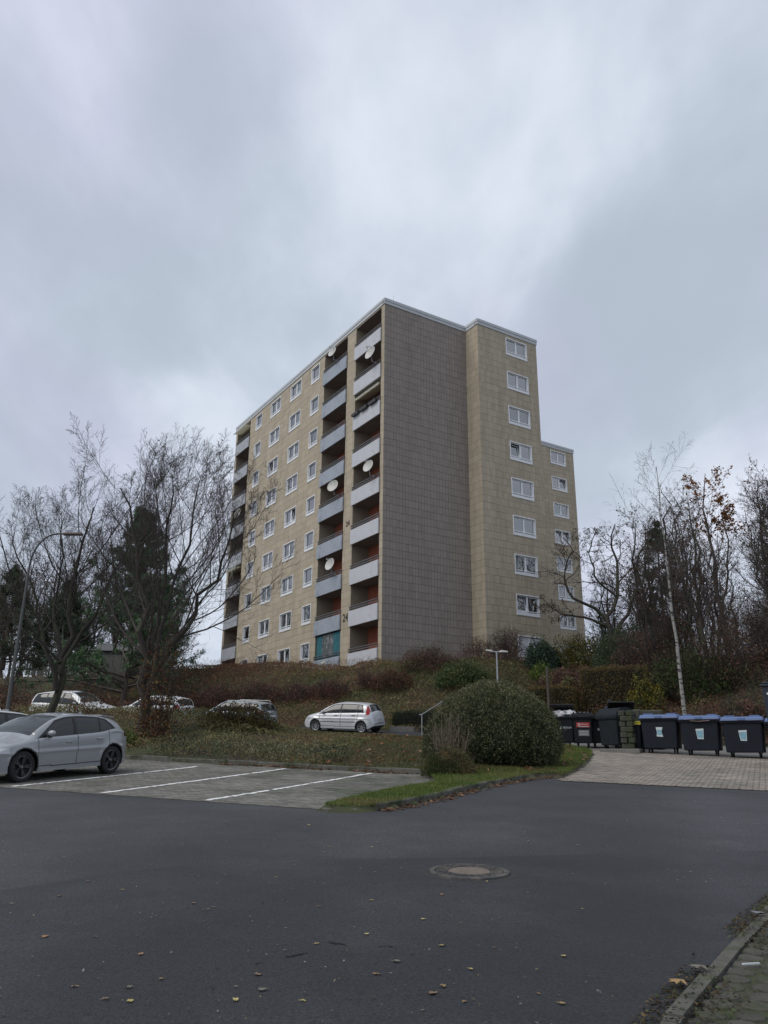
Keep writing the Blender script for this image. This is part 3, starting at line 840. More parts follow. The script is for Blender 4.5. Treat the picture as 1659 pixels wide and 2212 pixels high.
# ------------------------------------------------------------------ pavers
def paver_vf(cp, cw, lp, lw, h, tilt, frame_z):
    """box in lot coordinates, 5 faces"""
    P_ = np.array([-lp, lp, lp, -lp]) / 2 + cp; W_ = np.array([-lw, -lw, lw, lw]) / 2 + cw
    X_, Y_ = lot(P_, W_); z = base_z(Y_) + frame_z
    return X_, Y_, z
def pavers(region, prange, wrange, lp, lw, gap, mt, name, zt, keep, zt0=0.001):
    ws = np.arange(wrange[0], wrange[1], lw + gap); C_ = []
    for r, w in enumerate(ws):
        off = (r % 2) * (lp + gap) / 2
        for p in np.arange(prange[0] + off, prange[1], lp + gap):
            C_.append((p, w))
    C_ = np.array(C_); X_, Y_ = lot(C_[:, 0], C_[:, 1])
    k = region(X_, Y_); C_ = C_[k]; X_ = X_[k]; Y_ = Y_[k]
    n = len(C_)
    jt = rng.normal(size=(n, 3)) * np.array([0.003, 0.003, 0.0012])
    sx = np.array([-1, 1, 1, -1]) * lp / 2; sy = np.array([-1, -1, 1, 1]) * lw / 2
    Pq = C_[:, :1] + jt[:, :1] + sx[None]; Wq = C_[:, 1:2] + jt[:, 1:2] + sy[None]
    Xq, Yq = lot(Pq, Wq)
    tl = rng.normal(size=(n, 4)) * 0.0009
    bot = np.stack([Xq, Yq, base_z(Yq) + zt0], -1)
    top = np.stack([Xq, Yq, base_z(Yq) + zt + jt[:, 2:3] + tl], -1)
    V_ = np.concatenate([bot, top], 1)                      # n,8,3
    Fq = np.array([[4, 5, 6, 7], [0, 1, 5, 4], [1, 2, 6, 5], [2, 3, 7, 6], [3, 0, 4, 7]])
    tone = rng.random(n)
    score = (1 / (X_ ** 2 + Y_ ** 2)) * np.where(np.abs(X_ / Y_) < 0.47, 1, 0.01)
    order = np.argsort(-score)
    root = bpy.data.objects.new(name, None); link(root); tag(root, kind='structure')
    for i in order[:keep]:
        me = mesh_np('paver', V_[i], Fq, mt, attr=np.full(5, tone[i]))
        mobj('paver', me, root)
    rest = order[keep:]
    VV = V_[rest].reshape(-1, 3); FF = (Fq[None] + (np.arange(len(rest)) * 8)[:, None, None]).reshape(-1, 4)
    mobj('pavers', mesh_np('pavers', VV, FF, mt, attr=np.repeat(tone[rest], 5)), root, kind='stuff')
    return root
m_pav1 = mat('grey_paver', (0.142, 0.135, 0.118), 0.85, spec=0.5, tone=0.28, var=0.22, scale=0.8, fine=0.2, finescale=40, alt=(0.075, 0.078, 0.055), altscale=0.6, altpos=(0.5, 0.66))
m_pav2 = mat('beige_paver', (0.265, 0.23, 0.195), 0.85, tone=0.22, var=0.16, scale=0.5, fine=0.15, finescale=40, alt=(0.19, 0.175, 0.15), altscale=0.35, altpos=(0.5, 0.62))
m_bed = mat('joint_sand', (0.038, 0.036, 0.026), 0.95, var=0.4, scale=5, alt=(0.04, 0.055, 0.02), altscale=1.5)
WEDGE_CUT = KERB_R + [(5, 22), (1.2, 23)] + WEDGE_L
v, f = strip(-26, -6.4, 12.22, 19.42, 0.004, dw=0.36)
mobj('parking_bed', mesh_np('parking_bed', v, f, m_bed), kind='structure')
bay = pavers(lambda X, Y: ~inpoly(X, Y, WEDGE_CUT) & (lotp(X, Y) < -6.75 + 0.0 * X), (-25, -6.6), (12.28, 19.38), 0.20, 0.10, 0.006, m_pav1, 'parking_bay', 0.013, 300, 0.0045)
YARD = YARD_L[1:9] + [lot(-8.2, 31.0), lot(9, 31.0), lot(9, 19.62), lot(-4.6, 19.62)]
yb = [lot(-5.2, 19.55), lot(9, 19.55), lot(9, 31.0), lot(-8.6, 31.0)]
me = fill_poly([(4.2, 19.72)] + YARD_L[1:9] + [lot(-8.2, 31.0), lot(9, 31.0), lot(9, 19.55)], 0.010); me.name = 'yard_bed'; me.materials.append(m_bed)
mobj('yard_bed', me, kind='structure')
yard = pavers(lambda X, Y: inpoly(X, Y, YARD), (-9, 9), (19.64, 30.95), 0.22, 0.115, 0.036, m_pav2, 'paved_yard', 0.022, 300, 0.011)
# narrow dark edge line between asphalt and yard
# ------------------------------------------------------------------ painted lines
m_paint = mat('road_paint', (0.74, 0.74, 0.72), 0.7, var=0.12, scale=6, alt=(0.30, 0.29, 0.27), altscale=5, altpos=(0.66, 0.80))
root = bpy.data.objects.new('bay_markings', None); link(root); tag(root, kind='structure')
for (a, b) in (((-7.50, 17.13), (-4.96, 22.59)), ((-5.31, 16.08), (-2.55, 22.2)), ((-3.10, 15.0), (-0.28, 21.05)), ((-9.9, 18.1), (-7.35, 23.6))):
    a = np.array(a); b = np.array(b); Ln = np.linalg.norm(b - a); d = (b - a) / Ln; n_ = np.array([-d[1], d[0]])
    k = int(Ln / 0.106); V_ = []; F_ = []
    for i in range(k):
        c0 = a + d * (i * Ln / k + 0.004); c1 = a + d * ((i + 1) * Ln / k - 0.004)
        w0, w1 = 0.060 + 0.013 * r2.normal(), 0.060 + 0.013 * r2.normal(); sh = 0.010 * r2.normal()
        if r2.random() < 0.03: continue
        q = [c0 + n_ * (w0 + sh), c0 - n_ * (w1 - sh), c1 - n_ * (w1 - sh), c1 + n_ * (w0 + sh)]
        V_ += [(p[0], p[1], float(base_z(p[1])) + 0.0205) for p in q]; F_.append([len(V_) - 4 + j for j in range(4)])
    mobj('bay_line', mesh_np('bay_line', V_, F_, m_paint), root)
# ------------------------------------------------------------------ kerbs
m_kerb = mat('kerb_stone', (0.10, 0.097, 0.082), 0.9, var=0.3, scale=2.5, bump=0.4, bscale=20, alt=(0.035, 0.042, 0.018), altscale=2.2, altpos=(0.48, 0.62))
m_kerb2 = mat('kerb_stone_near', (0.085, 0.082, 0.068), 0.9, var=0.45, scale=9, bump=0.5, bscale=40, alt=(0.06, 0.065, 0.035), altscale=4, altpos=(0.5, 0.65))
def kerb(path, h, wd, m, ln=1.0, gap=0.012, side=1, name='kerb'):
    root = bpy.data.objects.new(name, None); link(root); tag(root, kind='structure')
    path = [np.array(p, float) for p in path]
    for i in range(len(path) - 1):
        a, b = path[i], path[i + 1]; Lt = np.linalg.norm(b - a); k = max(1, round(Lt / ln)); d = (b - a) / Lt; n_ = np.array([-d[1], d[0]]) * side
        for j in range(k):
            p = a + d * (Lt * j / k + gap / 2); q = a + d * (Lt * (j + 1) / k - gap / 2)
            hh = h + r2.normal() * 0.006; c = 0.018
            V_ = []
            for e_ in (p, q):
                z = float(base_z(e_[1]))
                o0, o1 = 0.0, wd
                for (o_, zz_) in ((0, -0.05), (0, hh - c), (c, hh), (wd, hh), (wd, -0.05)):
                    V_.append((*(e_ + n_ * o_), z + zz_))
            F_ = [[i_, i_ + 1, i_ + 6, i_ + 5] for i_ in range(4)] + [[4, 3, 2, 1, 0], [5, 6, 7, 8, 9]]
            mobj('kerb_stone', mesh_np('kerb_stone', V_, F_, m), root)
KB = [lot(-24, 19.40), lot(-7.75, 19.40)]
kerb(KB, 0.135, 0.10, m_kerb, 1.0, side=1)
kerb(KERB_R[:8], 0.115, 0.12, m_kerb, 1.0, side=1)
kerb([(-0.98, 13.80), (-0.72, 13.66), (-0.38, 13.63)], 0.05, 0.1, m_kerb, 0.5, side=1)
# bottom right corner: kerb and trodden pavement
kb = [np.array([0.62, 3.0]), np.array([1.46, 4.6]), np.array([2.34, 5.95]), np.array([3.05, 6.98]), np.array([4.1, 8.4]), np.array([6.6, 11.0]), np.array([12, 15.2]), np.array([20, 19])]
kerb(kb[:5], 0.030, -0.068, m_kerb2, 0.9, side=1, name='kerb')
kerb(kb[4:], 0.030, -0.068, m_kerb2, 1.0, side=1, name='kerb')
PV = [tuple(p + np.array([0.085, -0.055])) for p in kb] + [(20, 2), (0.62 + 0.08, 2.0)]
me = fill_poly(PV, 0.012, 0.5); me.name = 'pavement'; me.materials.append(mat('pavement_dirt', (0.048, 0.044, 0.032), 0.95, var=0.4, scale=5, fine=0.3, finescale=50, bump=0.7, bscale=35, alt=(0.035, 0.045, 0.015), altscale=3))
mobj('pavement', me, kind='structure')
# worn paving stones on that pavement
d_ = (kb[2] - kb[1]) / np.linalg.norm(kb[2] - kb[1]); n_ = np.array([d_[1], -d_[0]])
m_pstone = mat('worn_stone', (0.060, 0.056, 0.045), 0.9, tone=0.2, var=0.3, scale=7, fine=0.25, finescale=60, bump=0.5, bscale=50, alt=(0.04, 0.045, 0.02), altscale=5, altpos=(0.48, 0.62))
pave_root = bpy.data.objects.get('pavement')
for i in range(46):
    for j in range(12):
        o_ = 0.16 + j * 0.175; t_ = -1.2 + i * 0.175 + (j % 2) * 0.085
        c = kb[1] + d_ * t_ + n_ * o_
        if c[1] < 3.2 or c[0] > 5.0 or abs(c[0] / c[1]) > 0.56: continue
        q = []
        # octagonal-ish worn cobble
        for a in np.linspace(0, 2 * math.pi, 8, endpoint=False) + math.pi / 8:
            rr = 0.084 / max(abs(math.cos(a)), abs(math.sin(a))) * (0.92 + 0.06 * r2.random())
            rr = min(rr, 0.105)
            q.append(c + d_ * rr * math.cos(a) + n_ * rr * math.sin(a))
        V_ = [(p[0], p[1], float(base_z(p[1])) + 0.005) for p in q] + [(c[0] + (p[0] - c[0]) * 0.9, c[1] + (p[1] - c[1]) * 0.9, float(base_z(p[1])) + 0.020 + r2.normal() * 0.002) for p in q]
        F_ = [[a, (a + 1) % 8, 8 + (a + 1) % 8, 8 + a] for a in range(8)] + [[8 + a for a in range(8)]]
        mobj('paving_stone', mesh_np('paving_stone', V_, F_, m_pstone, attr=np.full(9, r2.random())), pave_root)

# ------------------------------------------------------------------ manhole
mc = np.array([0.885, 8.66]); mz = float(base_z(mc[1])); slope = math.atan(0.0412 + 2 * 0.000835 * mc[1])
mw = Matrix.Translation((mc[0], mc[1], mz + 0.004)) @ Matrix.Rotation(slope, 4, 'X')
t = thing('manhole', mw, 'round manhole cover with a pale concrete centre set in the dark asphalt', 'manhole cover')
m_iron = mat('cast_iron', (0.060, 0.058, 0.055), 0.6, metal=0.3, var=0.3, scale=9, bump=0.4, bscale=60, alt=(0.11, 0.10, 0.085), altscale=5)
MB().lathe([(0.405, -0.01), (0.40, 0.018), (0.385, 0.022), (0.345, 0.022), (0.34, 0.006)], 48).obj('ring_frame', m_iron, t, mw)
lid = MB(); lid.lathe([(0.335, 0.004), (0.333, 0.019), (0.325, 0.020), (0.218, 0.020), (0.214, 0.010)], 48)
for a in range(24):
    th = a * math.pi / 12
    for r_ in (0.24, 0.275, 0.31):
        lid.box((r_ - 0.012, -0.018, 0.020), (r_ + 0.012, 0.018, 0.025), T=Matrix.Rotation(th + (0.13 if r_ == 0.275 else 0), 4, 'Z'))
lid.obj('cover_ring', m_iron, t, mw)
MB().lathe([(0.001, 0.021), (0.1, 0.0205), (0.20, 0.019), (0.213, 0.011)], 40).obj('concrete_centre', mat('cover_concrete', (0.15, 0.122, 0.10), 0.95, var=0.2, scale=14, bump=0.5, bscale=80), t, mw)
MB().lathe([(0.48, 0.001), (0.405, 0.002)], 40).obj('asphalt_collar', mat('collar', (0.025, 0.025, 0.024), 0.9, var=0.3, scale=10), t, mw)
# ================================================================== vegetation
m_leaf = mat('leaf', rough=0.6, spec=0.3, col=True, trans=0.35)
m_leafd = mat('leaf_glossy', rough=0.5, spec=0.4, col=True, trans=0.15)
m_twig = mat('twig', (0.060, 0.050, 0.044), 0.9, var=0.2, scale=2)
m_bark = mat('bark', (0.042, 0.036, 0.030), 0.95, var=0.3, scale=5, bump=0.8, bscale=25, alt=(0.045, 0.052, 0.028), altscale=1.5, stretch=(1, 1, 0.3))
m_bark2 = mat('bark_grey', (0.085, 0.072, 0.060), 0.95, var=0.3, scale=5, bump=0.8, bscale=25, stretch=(1, 1, 0.3))
m_birch = mat('birch_bark', (0.26, 0.25, 0.232), 0.8, var=0.1, scale=4, alt=(0.03, 0.027, 0.025), altscale=2.4, altpos=(0.535, 0.575), stretch=(1.2, 1.2, 5.0))
def unit(v): return v / (np.linalg.norm(v, axis=-1, keepdims=True) + 1e-9)
def leaf_vf(C_, size, aspect, rg, up=0.0, dirs=None):
    """rhombic leaves: C_ (n,3), size (n,) half length"""
    n = len(C_)
    a = unit(rg.normal(size=(n, 3)) if dirs is None else dirs + rg.normal(size=(n, 3)) * 0.5)
    nr = rg.normal(size=(n, 3)) + np.array([0, 0, up])
    b = unit(np.cross(a, nr)); s = np.broadcast_to(np.asarray(size, float), (n,))[:, None]
    V_ = np.stack([C_ - a * s, C_ + b * s * aspect, C_ + a * s, C_ - b * s * aspect], 1).reshape(-1, 3)
    return V_, np.arange(4 * n).reshape(n, 4)
def palette(n, cols, wts, rg, jit_=0.25, field=None):
    cols = np.array(cols, float); wts = np.array(wts, float); wts /= wts.sum()
    if field is not None:
        cw = np.cumsum(wts); idx = np.searchsorted(cw, np.clip(field + rg.normal(size=n) * 0.12, 0, 0.999))
        idx = np.clip(idx, 0, len(cols) - 1)
    else: idx = rg.choice(len(cols), n, p=wts)
    return cols[idx] * (1 + jit_ * rg.normal(size=(n, 1))).clip(0.35, 1.9)
def leaves_obj(name, C_, size, aspect, cols, parent=None, mw=None, m=None, up=0.0, dirs=None, seed=1, **k):
    rg = np.random.default_rng(seed)
    V_, F_ = leaf_vf(C_, size, aspect, rg, up, dirs)
    if mw is not None:
        inv = np.array(mw.inverted()); V_ = V_ @ inv[:3, :3].T + inv[:3, 3]
    return mobj(name, mesh_np(name, V_, F_, m or m_leaf, col=np.repeat(cols, 4, 0)), parent, mw, **k)
def tubes_vf(pos, rad, k):
    """pos (N,n,3) rad (N,n) -> V,F"""
    N_, n, _ = pos.shape
    t = np.gradient(pos, axis=1) if n > 2 else np.repeat((pos[:, 1:] - pos[:, :1]), 2, 1)
    t = unit(t); ref = np.where(np.abs(t[:, :1, 2:3]) < 0.9, np.array([0, 0, 1.0]), np.array([1.0, 0, 0]))
    a = unit(np.cross(t, np.broadcast_to(ref, t.shape))); b = np.cross(t, a)
    th = np.arange(k) * 2 * math.pi / k
    V_ = pos[:, :, None] + rad[:, :, None, None] * (a[:, :, None] * np.cos(th)[None, None, :, None] + b[:, :, None] * np.sin(th)[None, None, :, None])
    i = np.arange(N_)[:, None, None] * n * k; j = np.arange(n - 1)[None, :, None] * k; q = np.arange(k)[None, None, :]; q2 = (q + 1) % k
    F_ = np.stack([i + j + q, i + j + q2, i + j + k + q2, i + j + k + q], -1).reshape(-1, 4)
    return V_.reshape(-1, 3), F_
def grow(P0, D0, L0, R0, n, jitt, trop, tip, rg):
    N_ = len(P0); pos = [P0]; D = D0; P_ = P0
    for i in range(n):
        D = unit(D + rg.normal(size=(N_, 3)) * jitt + np.array([0, 0, 1.0]) * trop)
        P_ = P_ + D * (L0[:, None] / n); pos.append(P_)
    pos = np.stack(pos, 1); s = np.linspace(0, 1, n + 1)
    rad = R0[:, None] * (1 - (1 - tip) * s[None])
    return pos, rad
def children(pos, rad, m, lo, hi, ang, asd, lr, lsd, Lp, rr, rg):
    N_, n, _ = pos.shape
    t = lo + (hi - lo) * ((np.arange(m)[None] + rg.random((N_, m))) / m); x = t * (n - 1); i = np.clip(x.astype(int), 0, n - 2); fr = x - i
    ii = np.arange(N_)[:, None]
    P_ = pos[ii, i] * (1 - fr[..., None]) + pos[ii, i + 1] * fr[..., None]
    d = unit(pos[ii, i + 1] - pos[ii, i])
    r = rad[ii, i] * (1 - fr) + rad[ii, i + 1] * fr
    # spiral around the parent
    az_ = rg.random((N_, 1)) * 6.28 + np.arange(m)[None] * 2.4 + rg.normal(size=(N_, m)) * 0.4
    ref = np.where(np.abs(d[..., 2:3]) < 0.9, np.array([0, 0, 1.0]), np.array([1.0, 0, 0]))
    a = unit(np.cross(d, ref)); b = np.cross(d, a)
    an = np.radians(ang + asd * rg.normal(size=(N_, m)))[..., None]
    D = d * np.cos(an) + (a * np.cos(az_)[..., None] + b * np.sin(az_)[..., None]) * np.sin(an)
    Lc = Lp[:, None] * (lr * (1 - 0.55 * (t - lo) / max(hi - lo, 1e-3))) * (1 + lsd * rg.normal(size=(N_, m))).clip(0.35, 1.7)
    return P_.reshape(-1, 3), D.reshape(-1, 3), Lc.ravel(), np.minimum(r * rr, r * 0.95).ravel()
def tree_parts(seed, trunk_pts, trunk_r, limbs, levels, rmin=0.004, wob=1.0):
    """trunk_pts: list of polylines for the trunk(s). limbs: dict for level 1. returns trunk (V,F), crown (V,F), tips"""
    rg = np.random.default_rng(seed); tv = MB(); TP, TRr, TL = [], [], []
    nn = 12
    for pts, (ra, rb) in zip(trunk_pts, trunk_r):
        pts = np.array(pts, float); s = np.linspace(0, 1, nn); q = np.linspace(0, 1, len(pts))
        P_ = np.stack([np.interp(s, q, pts[:, c]) for c in range(3)], 1)
        Ls = np.linalg.norm(np.diff(P_, axis=0), axis=1).sum()
        P_[1:-1] += rg.normal(size=(nn - 2, 3)) * np.array([1, 1, 0.2]) * 0.012 * Ls * wob
        R_ = ra + (rb - ra) * s; R_[0] *= 1.3
        tv.tube(P_, R_, 9); TP.append(P_); TRr.append(R_); TL.append(Ls)
    pos, rad, Lp = np.stack(TP), np.stack(TRr), np.array(TL)
    VV, FF, n0 = [], [], 0; tips = None
    for lv in levels:
        P_, D, Lc, R_ = children(pos, rad, lv['m'], lv['lo'], lv['hi'], lv['ang'], lv.get('asd', 8), lv['lr'], lv.get('lsd', 0.2), Lp, lv.get('rr', 0.6), rg)
        R_ = np.maximum(R_, rmin)
        pos, rad = grow(P_, D, Lc, R_, lv['n'], lv['j'], lv['tr'], lv.get('tip', 0.3), rg)
        rad = np.maximum(rad, rmin * 0.6)
        V_, F_ = tubes_vf(pos, rad, lv.get('k', 4)); VV.append(V_); FF.append(F_ + n0); n0 += len(V_); Lp = Lc
    return tv, (np.vstack(VV), np.vstack(FF)), pos
TREEN = [0]
def make_tree(name, base, seed, trunk_pts, trunk_r, levels, label, group=None, rmin=0.004, bark=None, twigm=None, leaf=None, cat='tree'):
    """base world position; trunk pts relative"""
    mw = TR(*base)
    t = thing(name, mw, label, cat, group)
    tv, cr, tips = tree_parts(seed, trunk_pts, trunk_r, None, levels, rmin, 0.3 if 'birch' in name else 1.0)
    tv.obj('trunk', bark or m_bark, t, mw, smooth=True)
    mobj('crown', mesh_np('crown', cr[0], cr[1], twigm or m_twig, smooth=True), t, mw)
    if leaf:
        rg = np.random.default_rng(seed + 5); T_ = tips.reshape(-1, 3)
        if leaf.get('zmin') is not None: T_ = T_[T_[:, 2] > leaf['zmin']]
        if leaf.get('zmax') is not None: T_ = T_[T_[:, 2] < leaf['zmax']]
        n = min(leaf['n'], len(T_) * 4); C_ = T_[rg.integers(0, len(T_), n)] + rg.normal(size=(n, 3)) * leaf.get('sp', 0.05)
        V_, F_ = leaf_vf(C_, leaf['s'] * (0.7 + 0.6 * rg.random(n)), leaf.get('asp', 0.5), rg)
        cl = palette(n, leaf['cols'], leaf.get('w', [1] * len(leaf['cols'])), rg)
        mobj('leaves', mesh_np('leaves', V_, F_, m_leaf, col=np.repeat(cl, 4, 0)), t, mw, kind='stuff')
    return t
def copy_tree(src, mw, label, group=None):
    o = src.copy(); link(o, None, mw); o['label'] = label
    if group: o['group'] = group
    for ch in list(src.children):
        c = ch.copy(); COL.objects.link(c); c.parent = o; c.matrix_basis = ch.matrix_basis.copy()
        WORLD[c.name] = mw
    return o
def gz(x, y): return float(ground_z(np.array([x]), np.array([y]))[0])

BARE = lambda m1=9, m2=8, m3=7, m4=5, tr=0.10: [
    dict(m=m1, lo=0.26, hi=0.97, ang=44, lr=0.58, n=9, j=0.075, tr=tr * 0.9, k=6, rr=0.42),
    dict(m=m2, lo=0.15, hi=0.97, ang=36, lr=0.50, n=6, j=0.10, tr=tr * 0.7, k=4, rr=0.45),
    dict(m=m3, lo=0.15, hi=0.97, ang=36, lr=0.48, n=5, j=0.13, tr=tr * 0.5, k=3, rr=0.55),
    dict(m=m4, lo=0.15, hi=0.98, ang=38, lr=0.50, n=4, j=0.17, tr=tr * 0.3, k=3, rr=0.7)]
BROWN = [(0.10, 0.045, 0.025), (0.07, 0.04, 0.03), (0.13, 0.075, 0.03), (0.05, 0.032, 0.025)]
lf = dict(n=160, s=0.05, cols=BROWN, sp=0.02)
# two big bare trees standing in the planter
bz = gz(-8.25, 28.0)
big_ = make_tree('bare_tree', (-8.25, 28.0, bz), 21,
          [[(0, 0, -0.1), (0.05, 0, 1.6), (-0.15, 0.1, 3.8), (-0.8, 0.3, 6.6), (-1.6, 0.4, 8.6)],
           [(0.1, 0, 1.0), (0.45, -0.2, 3.2), (1.0, -0.4, 5.9), (1.4, -0.5, 8.6)],
           [(0.05, 0, 2.0), (0.25, 0.4, 4.2), (0.10, 0.8, 7.0), (0.0, 1.0, 9.3)],
           [(0.1, 0, 1.6), (1.1, 0.1, 3.4), (2.1, 0.3, 5.5), (2.7, 0.5, 8.0)]],
          [(0.18, 0.018), (0.10, 0.014), (0.10, 0.014), (0.11, 0.014)],
          BARE(13, 9, 8, 5, 0.13), 'large bare spreading tree right of the pine with many upright limbs, behind the empty bays', leaf=lf, rmin=0.0045)
big_.matrix_basis = WORLD[big_.name] @ Matrix.Diagonal((1.07, 1.07, 1.07, 1))
bz = gz(-12.1, 30.2)
make_tree('bare_tree', (-12.1, 30.2, bz), 22,
          [[(0, 0, -0.1), (0.05, 0, 1.8), (0.1, 0.1, 4.0), (0.2, 0.3, 6.8), (0.4, 0.4, 8.9)],
           [(0.0, 0, 1.6), (-0.7, -0.2, 3.6), (-1.5, -0.4, 5.6), (-2.2, -0.5, 7.6)],
           [(0.05, 0, 2.2), (0.8, 0.3, 4.2), (1.5, 0.6, 6.3), (2.0, 0.8, 8.2)],
           [(0.05, 0, 2.6), (-0.6, 0.4, 4.6), (-0.9, 0.8, 6.6), (-1.0, 1.0, 8.6)]],
          [(0.17, 0.018), (0.09, 0.014), (0.09, 0.014), (0.08, 0.014)],
          BARE(12, 9, 8, 5, 0.12), 'bare tree at the left behind the grey hatchback, trunk in front of the white car', leaf=lf, rmin=0.0045)

# pine / conifers built from branches with needle clumps
def conifer(name, base, H, Rw, seed, label, cols, nbr=110, needles=46000, group=None, bare=0.12, slope=0.9, ns=(0.13, 0.14), droop=-0.1, cat='tree', shape=1.0, vary=0.55):
    mw = TR(*base); t = thing(name, mw, label, cat, group); rg = np.random.default_rng(seed)
    tb = MB(); zt = np.linspace(-0.1, H, 14); px = np.cumsum(rg.normal(size=(14, 2)) * 0.03, 0); px[0] = 0
    tb.tube(np.column_stack([px, zt]), np.linspace(0.2, 0.02, 14), 8); tb.obj('trunk', m_bark2, t, mw, smooth=True)
    s = np.sort(rg.random(nbr)) ** 0.9; z = H * (bare + (1 - bare) * s)
    Lb = Rw * (1 - s) ** shape * (1.2 - vary + vary * rg.random(nbr)) + 0.25
    azb = rg.random(nbr) * 6.283
    D = np.column_stack([np.cos(azb), np.sin(azb), np.full(nbr, 0.25) + 0.5 * s])
    P_ = np.column_stack([np.interp(z, zt, px[:, 0]), np.interp(z, zt, px[:, 1]), z])
    pos, rad = grow(P_, unit(D), Lb, 0.012 + 0.016 * Lb, 6, 0.10, droop, 0.3, rg)
    V_, F_ = tubes_vf(pos, rad, 4)
    P2, D2, L2, R2 = children(pos, rad, 7, 0.3, 1.0, 45, 10, 0.38, 0.2, Lb, 0.5, rg)
    pos2, rad2 = grow(P2, D2, L2, R2, 3, 0.12, 0.08, 0.4, rg)
    Vb, Fb = tubes_vf(pos2, rad2, 3)
    mobj('branches', mesh_np('branches', np.vstack([V_, Vb]), np.vstack([F_, Fb + len(V_)]), m_bark2), t, mw)
    cand = np.vstack([pos[:, 5:].reshape(-1, 3), pos2[:, 1:].reshape(-1, 3), pos2[:, 2:].reshape(-1, 3)])
    cl = cand[rg.integers(0, len(cand), needles // 12)]
    cl = cl + rg.normal(size=cl.shape) * 0.06
    C_ = np.repeat(cl, 12, 0)
    dr = unit(rg.normal(size=C_.shape) + np.array([0, 0, 0.5])); sz = ns[0] * (0.7 + 0.6 * rg.random(len(C_)))
    C_ = C_ + dr * sz[:, None] * 0.9
    Vn, Fn = leaf_vf(C_, sz, ns[1], rg, dirs=dr * 2)
    cc = palette(len(cl), cols, [1] * len(cols), rg, 0.22); cc = np.repeat(cc, 12, 0)
    mobj('needles', mesh_np('needles', Vn, Fn, m_leafd, col=np.repeat(cc, 4, 0)), t, mw, kind='stuff')
    return t
PINE = [(0.055, 0.088, 0.052), (0.072, 0.105, 0.058), (0.090, 0.115, 0.062), (0.045, 0.068, 0.044)]
conifer('pine_tree', (-16.0, 50.5, gz(-16.0, 50.5)), 13.0, 4.9, 31, 'dense dark green pine behind the bare trees at the left', [(0.075, 0.14, 0.07), (0.095, 0.17, 0.08), (0.12, 0.185, 0.085), (0.055, 0.10, 0.055)], 120, 95000, bare=0.10, shape=0.80, droop=0.04, vary=0.9)
conifer('conifer', (20.6, 58, gz(20.6, 58)), 12.0, 2.9, 32, 'dark conifer directly behind the birch trunk', PINE, 90, 22000, shape=0.9)
conifer('conifer', (-24.5, 52, 7.2), 6.5, 2.6, 33, 'dark conifer at the left edge, leftmost of the low ones', PINE, 90, 26000, bare=0.03)
conifer('conifer', (-21.8, 54, 7.2), 6.0, 2.6, 34, 'low dark conifer right beside the leftmost conifer', PINE, 90, 26000, bare=0.03)

# gnarled tree right of the building
make_tree('gnarled_tree', (14.3, 50.0, gz(14.3, 50)), 41,
          [[(0, 0, -0.1), (0.0, 0, 1.6), (-0.1, 0.0, 3.2), (0.3, 0.1, 4.2), (0.9, 0.2, 6.4), (0.5, 0.2, 8.2), (0.9, 0.1, 9.6)],
           [(-0.08, 0, 3.1), (-0.9, -0.2, 4.0), (-2.4, -0.3, 4.6), (-2.9, -0.3, 6.2), (-2.0, -0.2, 7.6), (-2.6, 0, 8.6)],
           [(0.0, 0, 1.9), (1.0, -0.1, 3.4), (2.0, 0, 5.4), (2.2, 0.1, 7.6), (3.1, 0, 8.6)],
           [(-0.05, 0, 2.7), (-1.4, -0.3, 3.3), (-3.3, -0.5, 3.5), (-4.2, -0.4, 4.4)],
           [(0.5, 0.1, 4.9), (-0.7, 0, 5.9), (-1.0, 0.1, 7.8), (-0.4, 0, 9.2)]],
          [(0.21, 0.03), (0.12, 0.025), (0.14, 0.025), (0.10, 0.02), (0.08, 0.02)],
          [dict(m=12, lo=0.45, hi=0.98, ang=58, asd=14, lr=0.30, n=7, j=0.24, tr=0.02, k=5, rr=0.5),
           dict(m=8, lo=0.15, hi=0.98, ang=48, lr=0.48, n=5, j=0.24, tr=0.0, k=3, rr=0.55),
           dict(m=6, lo=0.15, hi=0.98, ang=44, lr=0.5, n=4, j=0.22, tr=-0.03, k=3, rr=0.6)],
          'gnarled dark tree with crooked limbs reaching over the right edge of the building', rmin=0.007,
          leaf=dict(n=1300, s=0.075, cols=BROWN + [(0.03, 0.02, 0.018)], sp=0.05, asp=0.35))
# birch
bz = gz(12.85, 34.8)
make_tree('birch_tree', (12.85, 34.8, bz), 43,
          [[(0, 0, -0.1), (-0.03, 0, 3), (-0.08, 0.1, 6), (-0.06, 0.1, 9), (-0.15, 0, 12.4)]], [(0.095, 0.012)],
          [dict(m=26, lo=0.50, hi=0.99, ang=42, lr=0.27, n=6, j=0.10, tr=0.06, k=4, rr=0.32, lsd=0.35),
           dict(m=8, lo=0.2, hi=0.98, ang=36, lr=0.42, n=5, j=0.15, tr=0.0, k=3, rr=0.5),
           dict(m=5, lo=0.2, hi=0.98, ang=34, lr=0.5, n=4, j=0.16, tr=-0.05, k=3, rr=0.6)],
          'slender birch with black marked white trunk behind the blue lidded containers', bark=m_birch, rmin=0.0045)
